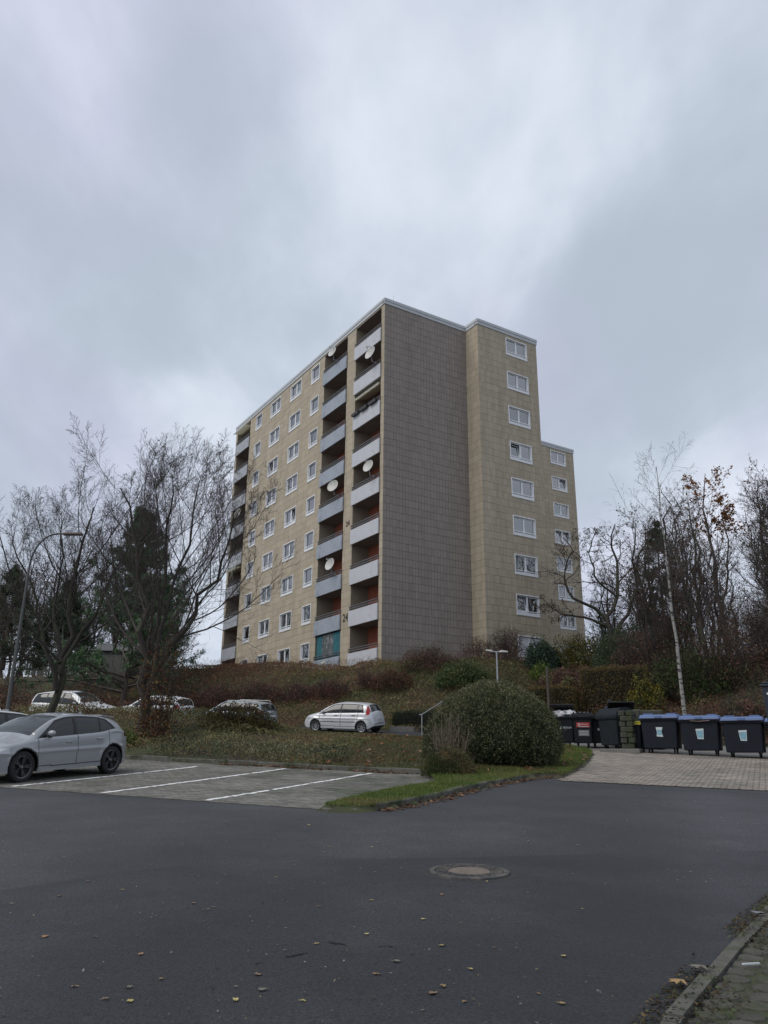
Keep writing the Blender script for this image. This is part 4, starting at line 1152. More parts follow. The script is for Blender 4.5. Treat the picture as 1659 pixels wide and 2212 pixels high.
# woods at the right: each tree a thing
ORANGE = [(0.26, 0.10, 0.03), (0.20, 0.085, 0.035), (0.32, 0.16, 0.05)]
make_tree('autumn_tree', (20.3, 47.5, gz(20.3, 47.5)), 44,
          [[(0, 0, -0.1), (0.1, 0, 4), (-0.1, 0, 8), (0.1, 0, 12.2)], [(0.05, 0, 3), (0.8, 0, 6), (1.1, 0, 10)]], [(0.17, 0.02), (0.09, 0.02)],
          [dict(m=16, lo=0.3, hi=0.99, ang=40, lr=0.30, n=6, j=0.13, tr=0.10, k=4, rr=0.4), dict(m=8, lo=0.2, hi=0.98, ang=38, lr=0.45, n=5, j=0.16, tr=0.05, k=3), dict(m=5, lo=0.2, hi=0.98, ang=38, lr=0.5, n=3, j=0.18, tr=0.0, k=3)],
          'tall thin tree with orange leaves left in its top, right of the birch', rmin=0.006, bark=m_bark2, leaf=dict(n=1500, s=0.085, cols=ORANGE, sp=0.06, asp=0.6, zmin=8.2))
WOOD = []
def wood_proto(seed, H, name, label, spread=0.30, mm=(14, 8, 6), leaf=None, bark=None):
    o = make_tree(name, (0, 0, 0), seed, [[(0, 0, -0.2), (0.1, 0.1, H * 0.35), (-0.15, 0.05, H * 0.7), (0.1, 0, H * 0.97)], [(0, 0, H * 0.22), (0.5, 0.4, H * 0.5), (0.8, 0.5, H * 0.85)]],
                  [(0.14, 0.02), (0.08, 0.015)],
                  [dict(m=mm[0], lo=0.2, hi=0.99, ang=42, lr=spread, n=6, j=0.15, tr=0.09, k=4, rr=0.42), dict(m=mm[1], lo=0.15, hi=0.98, ang=40, lr=0.48, n=5, j=0.18, tr=0.04, k=3), dict(m=mm[2], lo=0.15, hi=0.98, ang=40, lr=0.5, n=3, j=0.2, tr=0.0, k=3, rr=0.65)],
                  label, rmin=0.0075, leaf=leaf, bark=bark or m_bark)
    return o
LB_R = 'bare tree in the dense wood behind the rubbish containers'
LB_L = 'bare thin tree in the background wood behind the two big bare trees'
pr = [wood_proto(51, 11.5, 'bare_tree', LB_R, leaf=dict(n=500, s=0.07, cols=BROWN, sp=0.05)), wood_proto(52, 9.5, 'bare_tree', LB_R, 0.34, leaf=dict(n=500, s=0.07, cols=BROWN, sp=0.05)), wood_proto(53, 10.5, 'bare_tree', LB_R, 0.26)]
G_R, G_L = 'bare trees of the wood at the right', 'bare trees of the background wood at the left'
used = [False] * 3
rgw = np.random.default_rng(77)
spots = []
for i in range(46):     # right wood
    if i < 34:
        az_ = RAD(17.3 + 12 * rgw.random()); D_ = 44 + 50 * rgw.random() ** 1.3
    else:
        az_ = RAD(15.2 + 5 * rgw.random()); D_ = 62 + 34 * rgw.random()
        if az_ < RAD(15.8) : D_ = 82 + 14 * rgw.random()
    x_, y_ = D_ * math.sin(az_), D_ * math.cos(az_)
    if x_ < 22 and 56 < y_ < 90 and (x_ - 19.5) < 0.3 * (y_ - 76): continue
    hmax = 0.295 * D_ + 1.4 - 7 if az_ < RAD(19) else 0.335 * D_ + 1.4 - 7
    spots.append((x_, y_, LB_R, G_R, min(hmax, 8 + 7 * rgw.random())))
for i in range(46):     # left wood
    az_ = RAD(-27.5 + 15.0 * rgw.random()); D_ = 52 + 50 * rgw.random()
    x_, y_ = D_ * math.sin(az_), D_ * math.cos(az_)
    if az_ > RAD(-14.5): continue
    hm = 0.20 * D_ + 1.4 - 7 + 2.5 * rgw.random()
    spots.append((x_, y_, LB_L, G_L, hm))
for (x_, y_, lb, gr, h_) in spots:
    j = rgw.integers(0, 3); H0 = (11.5, 9.5, 10.5)[j]; s = float(np.clip(h_ / H0, 0.45, 1.6))
    mw = TR(x_, y_, gz(x_, y_) - 0.1, rgw.random() * 6.28) @ Matrix.Diagonal((s, s, s, 1))
    if not used[j] and gr == G_R:
        used[j] = True; pr[j].matrix_basis = mw; WORLD[pr[j].name] = mw; pr[j]['group'] = gr
        o = pr[j]
    else: o = copy_tree(pr[j], mw, lb, gr)

# ------------------------------------------------------------------ shrubs and hedges
def blob_points(n, rad, rg, lump=0.18, fill=0.35, zlo=-0.05):
    d = unit(rg.normal(size=(int(n * 1.9), 3))); d = d[d[:, 2] > zlo][:n]
    th = np.arctan2(d[:, 1], d[:, 0]); ph = np.arcsin(d[:, 2]); s0 = rg.random(6) * 6.28
    r = 1 + lump * (np.sin(th * 3 + s0[0]) * np.cos(ph * 4 + s0[1]) * 0.6 + np.sin(th * 7 + ph * 6 + s0[2]) * 0.4 + np.sin(th * 13 + ph * 11 + s0[3]) * 0.25)
    q = 1 - fill * rg.random(len(d)) ** 2
    return d * np.array(rad) * (r * q)[:, None], q, d
def bush(name, base, rad, n, size, cols, wts, label, seed=0, lump=0.2, fill=0.5, cat='shrub', asp=0.5, stems=14, stem_col=None, m=None, group=None, rz=0.0, twigs=0, zoff=0.0):
    rg = np.random.default_rng(100 + seed); mw = TR(*base)
    t = thing(name, mw, label, cat, group)
    P_, q, d = blob_points(n, rad, rg, lump, fill)
    cr, sr = math.cos(rz), math.sin(rz); P_ = np.column_stack([P_[:, 0] * cr - P_[:, 1] * sr, P_[:, 0] * sr + P_[:, 1] * cr, P_[:, 2] + zoff])
    if n:
        V_, F_ = leaf_vf(P_, size * (0.6 + 0.8 * rg.random(len(P_))), asp, rg)
        fld = vnoise(P_[:, 0] * 1.7 + P_[:, 2], P_[:, 1] * 1.3 + P_[:, 2] * 1.7, 0.6, seed)
        cl = palette(len(P_), cols, wts, rg, 0.25, fld)
        mobj('foliage', mesh_np('foliage', V_, F_, m or m_leaf, col=np.repeat(cl, 4, 0)), t, mw, kind='stuff')
    N_ = stems; az_ = rg.random(N_) * 6.283; sp = 0.15 + 0.75 * rg.random(N_)
    e_ = np.column_stack([np.cos(az_) * sp * rad[0], np.sin(az_) * sp * rad[1], rad[2] * (0.75 + 0.5 * rg.random(N_)) * np.sqrt(1 - 0.6 * sp ** 2)])
    e_ = np.column_stack([e_[:, 0] * cr - e_[:, 1] * sr, e_[:, 0] * sr + e_[:, 1] * cr, e_[:, 2] + zoff])
    P0 = e_ * np.array([0.35, 0.35, 0]) + rg.normal(size=(N_, 3)) * np.array([0.04, 0.04, 0])
    Ln = np.linalg.norm(e_ - P0, axis=1)
    pos, rd = grow(P0, unit(e_ - P0), Ln, 0.006 + 0.007 * rg.random(N_), 6, 0.10, 0.03, 0.3, rg)
    Vs, Fs = tubes_vf(pos, rd, 4); VV, FF = [Vs], [Fs]; nn = len(Vs)
    if twigs:
        P2, D2, L2, R2 = children(pos, rd, twigs, 0.2, 1.0, 34, 8, 0.42, 0.3, Ln, 0.6, rg)
        p2, r2_ = grow(P2, D2, L2, np.maximum(R2, 0.003), 4, 0.16, 0.08, 0.4, rg)
        V_, F_ = tubes_vf(p2, r2_, 3); VV.append(V_); FF.append(F_ + nn); nn += len(V_)
        P3, D3, L3, R3 = children(p2, r2_, 4, 0.2, 1.0, 34, 8, 0.5, 0.3, L2, 0.7, rg)
        p3, r3 = grow(P3, D3, L3, np.maximum(R3, 0.0025), 3, 0.16, 0.05, 0.5, rg)
        V_, F_ = tubes_vf(p3, r3, 3); VV.append(V_); FF.append(F_ + nn)
    ms_ = mat('stem_%s' % (name if stem_col else 'brown'), stem_col or (0.05, 0.038, 0.03), 0.9, var=0.2)
    mobj('stems', mesh_np('stems', np.vstack(VV), np.vstack(FF), ms_), t, mw)
    return t
DG = [(0.018, 0.027, 0.014), (0.032, 0.045, 0.022), (0.056, 0.068, 0.032), (0.100, 0.105, 0.050), (0.17, 0.15, 0.08)]
# the big clipped dome in front of the bins
rg = np.random.default_rng(9)
dc = np.array([3.08, 23.1]); dzb = gz(*dc) - 0.02
mw = TR(dc[0], dc[1], dzb)
t = thing('dome_hedge', mw, 'large clipped dark green dome hedge between the parking bays and the containers', 'hedge')
def dome_surf(d):
    th = np.arctan2(d[:, 1], d[:, 0]); z = d[:, 2]
    rx, ry, rz_ = 1.93, 1.85, 2.24
    zz_ = np.sign(z) * np.abs(z) ** 0.92
    k_ = np.sqrt(np.clip(1 - np.clip(zz_, 0, 1) ** 2.35, 0, 1)) 
    hor = unit(d[:, :2]) * k_[:, None]
    lum = 1 + 0.03 * np.sin(th * 3 + z * 3) + 0.035 * np.sin(th * 7 - z * 6 + 1) + 0.03 * np.sin(th * 13 + z * 11) + 0.02 * np.sin(th * 29 - z * 23)
    low = 1 - 0.16 * np.clip((0.25 - zz_) / 0.25, 0, 1) ** 1.5
    return np.column_stack([hor[:, 0] * rx * lum * low, hor[:, 1] * ry * lum * low, zz_ * rz_ * (0.99 + 0.03 * np.sin(th * 3 + 1) + 0.02 * np.sin(th * 8))])
d = unit(rg.normal(size=(150000, 3))); d = d[d[:, 2] > 0.0]; d = d[(d[:, 1] < 0.45)][:62000]
S_ = dome_surf(d) * (1 - 0.10 * rg.random(len(d))[:, None] ** 2) + rg.normal(size=(len(d), 3)) * 0.018
clump = rg.normal(size=(1400, 3))
V_, F_ = leaf_vf(S_, 0.022 * (0.6 + 0.9 * rg.random(len(S_))), 0.5, rg, dirs=unit(d + np.array([0, 0, 0.4])) * 0.8)
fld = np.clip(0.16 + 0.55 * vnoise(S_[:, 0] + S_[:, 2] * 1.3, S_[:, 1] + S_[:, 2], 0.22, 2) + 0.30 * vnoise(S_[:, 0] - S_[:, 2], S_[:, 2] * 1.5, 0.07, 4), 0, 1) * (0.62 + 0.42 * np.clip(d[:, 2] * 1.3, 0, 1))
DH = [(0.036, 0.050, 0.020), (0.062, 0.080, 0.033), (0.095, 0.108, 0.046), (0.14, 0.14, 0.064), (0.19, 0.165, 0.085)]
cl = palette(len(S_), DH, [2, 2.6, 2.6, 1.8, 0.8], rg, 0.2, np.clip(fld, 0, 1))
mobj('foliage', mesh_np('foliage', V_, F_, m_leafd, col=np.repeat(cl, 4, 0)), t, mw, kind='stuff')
# loose shoots standing off the clipped surface
di = rg.integers(0, len(d), 2600); dd = unit(d[di] + rg.normal(size=(2600, 3)) * 0.35)
pos, rd = grow(dome_surf(d[di]) * 0.97, dd, 0.08 + 0.12 * rg.random(2600) ** 3, np.full(2600, 0.0028), 2, 0.1, 0.05, 0.5, rg)
V_, F_ = tubes_vf(pos, rd, 3); mobj('shoots', mesh_np('shoots', V_, F_, m_twig), t, mw, kind='stuff')
q2_ = pos[:, 1:].reshape(-1, 3); V_, F_ = leaf_vf(np.repeat(q2_, 3, 0) + rg.normal(size=(len(q2_) * 3, 3)) * 0.012, 0.018, 0.5, rg)
mobj('shoot_leaves', mesh_np('shoot_leaves', V_, F_, m_leafd, col=np.repeat(palette(len(q2_) * 3, DH, [1, 1, 3, 3, 2], rg, 0.3), 4, 0)), t, mw, kind='stuff')
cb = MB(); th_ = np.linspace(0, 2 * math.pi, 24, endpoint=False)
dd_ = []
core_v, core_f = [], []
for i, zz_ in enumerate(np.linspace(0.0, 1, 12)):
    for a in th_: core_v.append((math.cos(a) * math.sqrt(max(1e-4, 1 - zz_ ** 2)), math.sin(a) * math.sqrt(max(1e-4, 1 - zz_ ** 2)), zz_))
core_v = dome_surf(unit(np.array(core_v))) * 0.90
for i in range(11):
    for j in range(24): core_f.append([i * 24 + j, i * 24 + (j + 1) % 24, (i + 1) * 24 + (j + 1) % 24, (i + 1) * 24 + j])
mobj('shade_core', mesh_np('shade_core', core_v, core_f, mat('hedge_inside', (0.010, 0.012, 0.007), 0.95, var=0.3), smooth=True), t, mw)  # solid near-black core, shade inside the dome put into its colour

# cut stems shrub in front of the dome and a low tussock at its foot
bush('pruned_shrub', (1.72, 21.0, gz(1.72, 21.0) + 0.09), (0.75, 0.45, 1.25), 0, 0.03, DG, [1] * 5, 'bare pruned shrub of pale upright stems leaning on the dome hedge', 1, stems=34, stem_col=(0.16, 0.125, 0.09), twigs=3)
bush('low_shrub', (1.62, 20.0, gz(1.62, 20.0) + 0.09), (0.66, 0.5, 0.62), 12000, 0.026, [(0.05, 0.065, 0.022), (0.10, 0.095, 0.04), (0.19, 0.15, 0.075), (0.22, 0.11, 0.05)], [3, 3, 2, 0.5], 'low tangled green and straw coloured shrub at the foot of the pruned stems', 2, lump=0.15, fill=0.6, asp=0.25, stems=50)
OL = [(0.085, 0.098, 0.040), (0.15, 0.148, 0.062), (0.21, 0.185, 0.085), (0.24, 0.165, 0.09), (0.22, 0.11, 0.070)]
RU = [(0.090, 0.058, 0.038), (0.145, 0.072, 0.050), (0.19, 0.084, 0.057), (0.12, 0.088, 0.066), (0.09, 0.068, 0.055)]
YE = [(0.070, 0.075, 0.020), (0.13, 0.12, 0.025), (0.20, 0.17, 0.03), (0.07, 0.055, 0.03)]
def cover(name, n, xr, yr, sel, zoff, size, cols, wts, seed, asp=0.4, patch=2.2, up=0.3, dirs=None, m=None, jit_=0.3):
    rg = np.random.default_rng(seed); X_ = xr[0] + (xr[1] - xr[0]) * rg.random(n); Y_ = yr[0] + (yr[1] - yr[0]) * rg.random(n)
    k = sel(X_, Y_); X_, Y_ = X_[k], Y_[k]; n = len(X_)
    Z_ = terrain_z(X_, Y_) + zoff(X_, Y_) * (rg.random(n) ** 0.6)
    C_ = np.column_stack([X_, Y_, Z_]); sz = size * (0.6 + 0.8 * rg.random(n))
    V_, F_ = leaf_vf(C_, sz, asp, rg, up, None if dirs is None else np.broadcast_to(np.array(dirs, float), (n, 3)))
    fld = 0.5 * vnoise(X_, Y_, patch, seed) + 0.3 * vnoise(X_, Y_, patch * 0.35, seed + 1) + 0.2 * vnoise(X_, Y_, 0.3, seed + 2)
    fld = np.clip((fld - 0.22) / 0.56, 0, 0.999)
    cl = palette(n, cols, wts, rg, jit_, fld)
    return mobj(name, mesh_np(name, V_, F_, m or m_leaf, col=np.repeat(cl, 4, 0)), kind='stuff', label='x', cat='x'), fld
def stuff(o, label, cat):
    o['label'] = label; o['category'] = cat
# hill ground cover
o, _ = cover('ground_cover', 330000, (-32, 16), (36, 54), lambda X, Y: (lotw(X, Y) > 37.3) & (lotw(X, Y) < 44.6 + 5 * (X > 6)), lambda X, Y: 0.12 + 0.42 * vnoise(X, Y, 0.9, 8) ** 2, 0.062, OL, [1.6, 2.6, 3, 2.6, 1.8], 201, asp=0.3, patch=3.2)
stuff(o, 'olive brown tangled ground cover over the embankment below the apartment block', 'ground cover')
o, _ = cover('ground_cover', 90000, (9, 27), (33, 60), lambda X, Y: (lotw(X, Y) > 36.6), lambda X, Y: 0.15 + 0.7 * vnoise(X, Y, 0.9, 8) ** 2, 0.075, RU + OL[:3], [1] * 8, 211, asp=0.35, patch=2.2)
stuff(o, 'dark brown leafy undergrowth on the slope behind the blue lidded containers', 'undergrowth')
o, _ = cover('bramble_twigs', 60000, (-32, 16), (36, 54), lambda X, Y: (lotw(X, Y) > 37.5) & (lotw(X, Y) < 44.8), lambda X, Y: 0.35 + 0.35 * vnoise(X, Y, 1.1, 9), 0.16, RU, [1] * 5, 202, asp=0.035, up=1.0, dirs=(0, 0, 1.0))
stuff(o, 'brown dead stems sticking out of the embankment cover', 'undergrowth')
# plateau cover
o, _ = cover('plateau_undergrowth', 60000, (-45, 50), (44, 80), lambda X, Y: (lotw(X, Y) > 44.4) & ((X < -8 + 0 * Y) | (X > 12)) & ((X - A[0]) * V2[0] + (Y - A[1]) * V2[1] < -0.8) | ((X > 12) & (lotw(X, Y) > 40) & (X > 13 + 0.32 * (Y - 54))), lambda X, Y: 0.7 * vnoise(X, Y, 2, 8), 0.13, RU + OL, [1] * 10, 203, asp=0.4)
stuff(o, 'brown undergrowth on the level ground among the background trees', 'undergrowth')
# mound planting
o, _ = cover('planter_cover', 150000, (-24, 2.5), (19, 37), lambda X, Y: (lotw(X, Y) > 19.6) & (lotw(X, Y) < 31.0) & (X < -1.2 + 0.25 * (Y - 24)) & inpoly(X, Y, VERGE), lambda X, Y: (0.16 + 0.30 * vnoise(X, Y, 0.8, 5)) * (1 - 0.75 * sstep(X, -5.5, -2.0)), 0.040, [OL[0], OL[1], OL[2], OL[3], (0.10, 0.062, 0.03)], [2, 3, 3, 2.2, 1.2], 204, asp=0.35)
stuff(o, 'olive and brown creeping shrubs covering the planter mound', 'ground cover')
o, _ = cover('evergreen_edging', 60000, (-14, -0.8), (19, 27), lambda X, Y: (lotw(X, Y) > 19.50) & (lotw(X, Y) < 20.75) & (lotp(X, Y) < -10.1) & (lotp(X, Y) > -17), lambda X, Y: 0.30 + 0.14 * vnoise(X, Y, 0.6, 6) + 0.0 * X, 0.027, DG, [3, 3, 2, 1, 0.3], 205, asp=0.5, m=m_leafd)
stuff(o, 'dark evergreen cover spilling over the kerb behind the bays', 'ground cover')
# grass: blades
def grass(name, n, xr, yr, sel, h, cols, wts, seed, label, w=0.006):
    rg = np.random.default_rng(seed); X_ = xr[0] + (xr[1] - xr[0]) * rg.random(n); Y_ = yr[0] + (yr[1] - yr[0]) * rg.random(n)
    k = sel(X_, Y_); X_, Y_ = X_[k], Y_[k]; n = len(X_)
    Z_ = terrain_z(X_, Y_); hh = h * (0.5 + rg.random(n)) * (0.55 + 0.9 * vnoise(X_, Y_, 0.35, seed))
    lean = rg.normal(size=(n, 2)) * 0.5; a = rg.random(n) * 6.28
    B = np.column_stack([X_, Y_, Z_ - 0.005]); Sd = np.column_stack([np.cos(a), np.sin(a), 0 * a]) * w
    T_ = B + np.column_stack([lean * hh[:, None], hh])
    V_ = np.stack([B - Sd, B + Sd, T_], 1).reshape(-1, 3); F_ = np.arange(3 * n).reshape(n, 3)
    fld = np.clip(0.6 * vnoise(X_, Y_, 1.1, seed) + 0.4 * vnoise(X_, Y_, 0.3, seed + 1), 0, 0.999)
    cl = palette(n, cols, wts, rg, 0.25, fld)
    o = mobj(name, mesh_np(name, V_, F_, m_leaf, col=np.repeat(cl, 3, 0)), kind='stuff'); stuff(o, label, 'grass'); return o
GR = [(0.085, 0.13, 0.028), (0.125, 0.17, 0.040), (0.17, 0.18, 0.06), (0.20, 0.16, 0.07)]
GR2 = [(0.065, 0.090, 0.026), (0.10, 0.105, 0.038), (0.135, 0.115, 0.050), (0.165, 0.105, 0.052)]
grass('grass', 150000, (-1.2, 4.4), (13.6, 21.5), lambda X, Y: inpoly(X, Y, VERGE) & (lotw(X, Y) < 20.6), 0.05, GR, [2.5, 3, 2.2, 1.2], 301, 'bright green grass wedge inside the kerb at the corner of the bays')
grass('grass', 150000, (-6, 7.6), (20, 37), lambda X, Y: inpoly(X, Y, VERGE) & (lotw(X, Y) > 19.55) & (lotw(X, Y) < 33) & (X > -1.6 + 0.25 * (Y - 24)) & (X < 4.6 + 0.0 * Y), 0.06, GR2, [2, 3, 3, 1.5], 302, 'leaf strewn grass bank in front of the small silver hatchback', w=0.009)
grass('grass', 60000, (4.2, 7.6), (20.5, 34), lambda X, Y: inpoly(X, Y, VERGE), 0.06, GR, [3, 3, 2, 1], 303, 'green grass strip between the dome hedge and the brick yard', w=0.008)
# ------------------------------------------------------------------ named shrubs
def B(name, x, y, rad, n, size, cols, wts, label, seed, **k):
    return bush(name, (x, y, gz(x, y) - 0.1), rad, n, size, cols, wts, label, seed, **k)
CRU = [(0.12, 0.060, 0.050), (0.165, 0.080, 0.058), (0.11, 0.068, 0.060), (0.080, 0.055, 0.046), (0.19, 0.108, 0.068)]
# hedge along the top of the bank, a row of separate bushes
hb = [(-14.6, 50.6, 1.9, 0.75), (-12.2, 49.6, 1.9, 1.05), (-9.8, 48.6, 1.9, 1.15), (-7.4, 47.7, 1.9, 1.15), (-5.0, 46.6, 1.9, 1.05), (-3.0, 45.7, 1.4, 0.95)]
names_h = ['leftmost', 'second from the left', 'third from the left', 'fourth from the left', 'fifth from the left', 'rightmost']
for i, (x, y, r, h) in enumerate(hb):
    B('hedge_bush', x, y, (r, 0.9, h), 6500, 0.05, CRU + [(0.045, 0.05, 0.02)], [3, 3, 3, 3, 1, 1], 'reddish brown bush on the bank below the windows, %s in its row' % names_h[i], 10 + i, stems=60, twigs=4, lump=0.15, fill=0.8, asp=0.35, rz=-RAD(25), group='reddish bushes along the top of the bank')
B('shrub', -0.9, 45.2, (0.8, 0.6, 1.0), 700, 0.045, CRU, [1] * 5, 'bare grey twiggy shrub in front of the lowest loggia beside the grey wall', 20, stems=40, twigs=6)
B('shrub', 0.6, 44.6, (1.3, 0.9, 1.0), 5200, 0.05, [(0.11, 0.05, 0.03), (0.13, 0.065, 0.04), (0.08, 0.05, 0.035)], [1, 1, 1], 'orange brown shrub at the foot of the corner of the block', 21, stems=40, twigs=4, asp=0.35)
B('shrub', 2.6, 45.6, (1.8, 1.0, 1.2), 5500, 0.05, CRU + OL[:2], [1] * 7, 'mixed brown shrub below the middle of the grey end wall', 22, stems=60, twigs=5, asp=0.35)
B('shrub', 4.3, 43.0, (1.5, 1.0, 1.3), 6500, 0.055, [(0.06, 0.095, 0.035), (0.09, 0.12, 0.045), (0.13, 0.13, 0.055)], [2, 2, 1], 'green leafy shrub on the bank below the grey end wall', 23, stems=30, twigs=3)
B('shrub', 5.6, 46.6, (1.3, 0.9, 1.5), 1500, 0.045, CRU, [1] * 5, 'bare twiggy shrub with long shoots at the inner corner of the walls', 24, stems=50, twigs=6)
B('shrub', 7.3, 46.9, (1.2, 1.0, 2.1), 5500, 0.045, [(0.085, 0.028, 0.03), (0.06, 0.03, 0.03), (0.05, 0.035, 0.03)], [1, 1, 1], 'dark red twiggy shrub behind the double headed lamp', 25, stems=60, twigs=5, asp=0.3)
B('shrub', 9.1, 46.2, (1.12, 1.0, 2.05), 15000, 0.055, [(0.035, 0.062, 0.042), (0.050, 0.080, 0.052), (0.075, 0.105, 0.062)], [2, 2, 1], 'tall dark blue green evergreen shrub in front of the lowest shuttered window', 26, stems=24, lump=0.22)
B('shrub', 8.7, 44.2, (0.75, 0.6, 1.1), 3400, 0.05, [(0.10, 0.15, 0.03), (0.14, 0.19, 0.04), (0.07, 0.11, 0.03)], [1, 1, 1], 'bright yellow green small shrub under the tall evergreen one', 27, stems=18)
B('shrub', 11.4, 46.5, (1.9, 1.2, 2.0), 13000, 0.052, YE + OL[:2], [2, 2, 1, 2, 2, 2], 'yellow green loose shrub in front of the second block', 28, stems=40, twigs=3, lump=0.3)
B('shrub', 9.8, 43.0, (2.0, 1.2, 1.3), 9000, 0.05, CRU[:3] + OL[1:3], [1] * 5, 'low brown shrub between the lamp and the clipped brown hedge', 29, stems=30, twigs=3)
B('shrub', 12.9, 44.3, (1.4, 1.2, 2.4), 9000, 0.055, PINE, [1, 1, 1, 1], 'dark green shrub at the foot of the gnarled tree', 30, stems=30)
B('shrub', 15.0, 47, (2.0, 1.4, 2.6), 9000, 0.06, PINE + CRU[:2], [1] * 6, 'dark evergreen shrub right of the gnarled tree trunk', 301, stems=30)
# clipped boxy hedges: yellow brown
def box_hedge(x0, x1, w0, w1, h, n, cols, wts, label, seed, size=0.04, ztop=None):
    """in lot coordinates along p"""
    rg = np.random.default_rng(seed); cxp, cw = (x0 + x1) / 2, (w0 + w1) / 2
    X0, Y0 = lot(cxp, cw); zb = gz(X0, Y0) - 0.3
    mw = TR(X0, Y0, zb, -RAD(25)); t = thing('clipped_hedge', mw, label, 'hedge')
    sx, sy = (x1 - x0) / 2, (w1 - w0) / 2; hh = h + 0.3
    f_ = rg.integers(0, 5, n); P_ = np.column_stack([(2 * rg.random(n) - 1) * sx, (2 * rg.random(n) - 1) * sy, rg.random(n) * hh])
    P_[f_ <= 1, 1] = -sy; P_[f_ == 2, 2] = hh; P_[f_ == 3, 0] = -sx; P_[f_ == 4, 0] = sx
    P_ += rg.normal(size=P_.shape) * 0.05 - np.array([0, 0, 0.06]) * rg.random((n, 1))
    P_[:, 2] += 0.16 * (vnoise(P_[:, 0] * 2 + seed, P_[:, 1], 0.8, seed) - 0.5) * (P_[:, 2] > hh * 0.6)
    V_, F_ = leaf_vf(P_, size * (0.6 + 0.8 * rg.random(n)), 0.4, rg)
    fld = np.clip(0.6 * vnoise(P_[:, 0], P_[:, 2] + P_[:, 1], 0.8, seed) + 0.4 * vnoise(P_[:, 0], P_[:, 2] + P_[:, 1], 0.25, seed + 1), 0, 0.99)
    mobj('foliage', mesh_np('foliage', V_, F_, m_leaf, col=np.repeat(palette(n, cols, wts, rg, 0.28, fld), 4, 0)), t, mw, kind='stuff')
    N_ = 160; P0 = np.column_stack([(2 * rg.random(N_) - 1) * sx * 0.95, (2 * rg.random(N_) - 1) * sy * 0.9, np.zeros(N_)])
    pos, rd = grow(P0, np.tile([0, 0, 1.0], (N_, 1)), hh * (0.9 + 0.15 * rg.random(N_)), np.full(N_, 0.008), 5, 0.12, 0.1, 0.4, rg)
    V_, F_ = tubes_vf(pos, rd, 3); mobj('stems', mesh_np('stems', V_, F_, m_twig), t, mw)
    MB().box((-sx * 0.93, -sy * 0.85, 0), (sx * 0.93, sy * 0.9, hh * 0.93)).obj('shade_core', mat('hedge_inside', (0.010, 0.012, 0.007), 0.95), t, mw)  # solid dark box, its colour stands for the shaded hedge interior
YB = [(0.085, 0.060, 0.030), (0.12, 0.085, 0.036), (0.15, 0.11, 0.040), (0.078, 0.075, 0.032)]
def at_lot(x, y): return lotp(np.array(x), np.array(y)), lotw(np.array(x), np.array(y))
pA, wA = at_lot(10.9, 39.8)
box_hedge(pA - 1.0, pA + 2.0, wA - 0.6, wA + 0.6, 2.0, 15000, YB, [2, 2, 1.5, 2], 'clipped square brown hedge above the dark containers', 401)
pA, wA = at_lot(7.4, 40.5)
box_hedge(pA - 1.6, pA + 2.2, wA - 0.5, wA + 0.5, 1.25, 15000, YB + [(0.09, 0.09, 0.03)], [2, 2, 2, 2, 2], 'clipped yellow brown hedge behind the dome hedge', 402)
pA, wA = at_lot(2.9, 40.6)
box_hedge(pA - 2.4, pA + 0.9, wA - 0.5, wA + 0.5, 0.75, 11000, DG, [3, 3, 2, 1, .3], 'low dark evergreen hedge at the foot of the bank right of the silver hatchback', 403, 0.03)
B('shrub', 12.4, 38.4, (0.9, 0.7, 1.8), 5200, 0.05, [(0.26, 0.22, 0.03), (0.17, 0.15, 0.03), (0.09, 0.10, 0.03)], [1, 1, 1.5], 'shrub with bright yellow leaves behind the round lidded container', 41, stems=30, twigs=3, lump=0.4)
B('shrub', 14.8, 39.5, (2.2, 1.2, 2.2), 9500, 0.055, [(0.035, 0.055, 0.018), (0.055, 0.08, 0.025), (0.05, 0.04, 0.03)], [1, 1, 1], 'loose green and brown shrub left of the birch', 42, stems=50, twigs=4, lump=0.35)
B('shrub', 13.6, 42.5, (2.0, 1.4, 2.4), 3500, 0.05, CRU, [1] * 5, 'tangle of bare grey brown stems behind the clipped brown hedge', 43, stems=90, twigs=6)
for i, (x, y, r, h, lb) in enumerate(((17.0, 40.0, 2.2, 3.0, 'brown thicket just right of the birch trunk'), (19.6, 41.5, 2.4, 3.6, 'dark brown thicket at the right behind the blue lids'), (16.4, 44.5, 2.6, 3.4, 'tall brown thicket behind the birch'), (21.5, 45.5, 2.8, 4.2, 'tallest brown thicket near the right edge'), (15.8, 35.4, 1.6, 1.4, 'low rust leaved thicket at the foot of the birch'), (18.6, 36.0, 2.0, 2.0, 'rust leaved thicket behind the last blue lidded container'))):
    B('thicket', x, y, (r, 1.5, h), 6500, 0.06, RU + OL[:2], [1] * 7, lb, 50 + i, stems=110, twigs=6, lump=0.3, fill=0.9, asp=0.35)
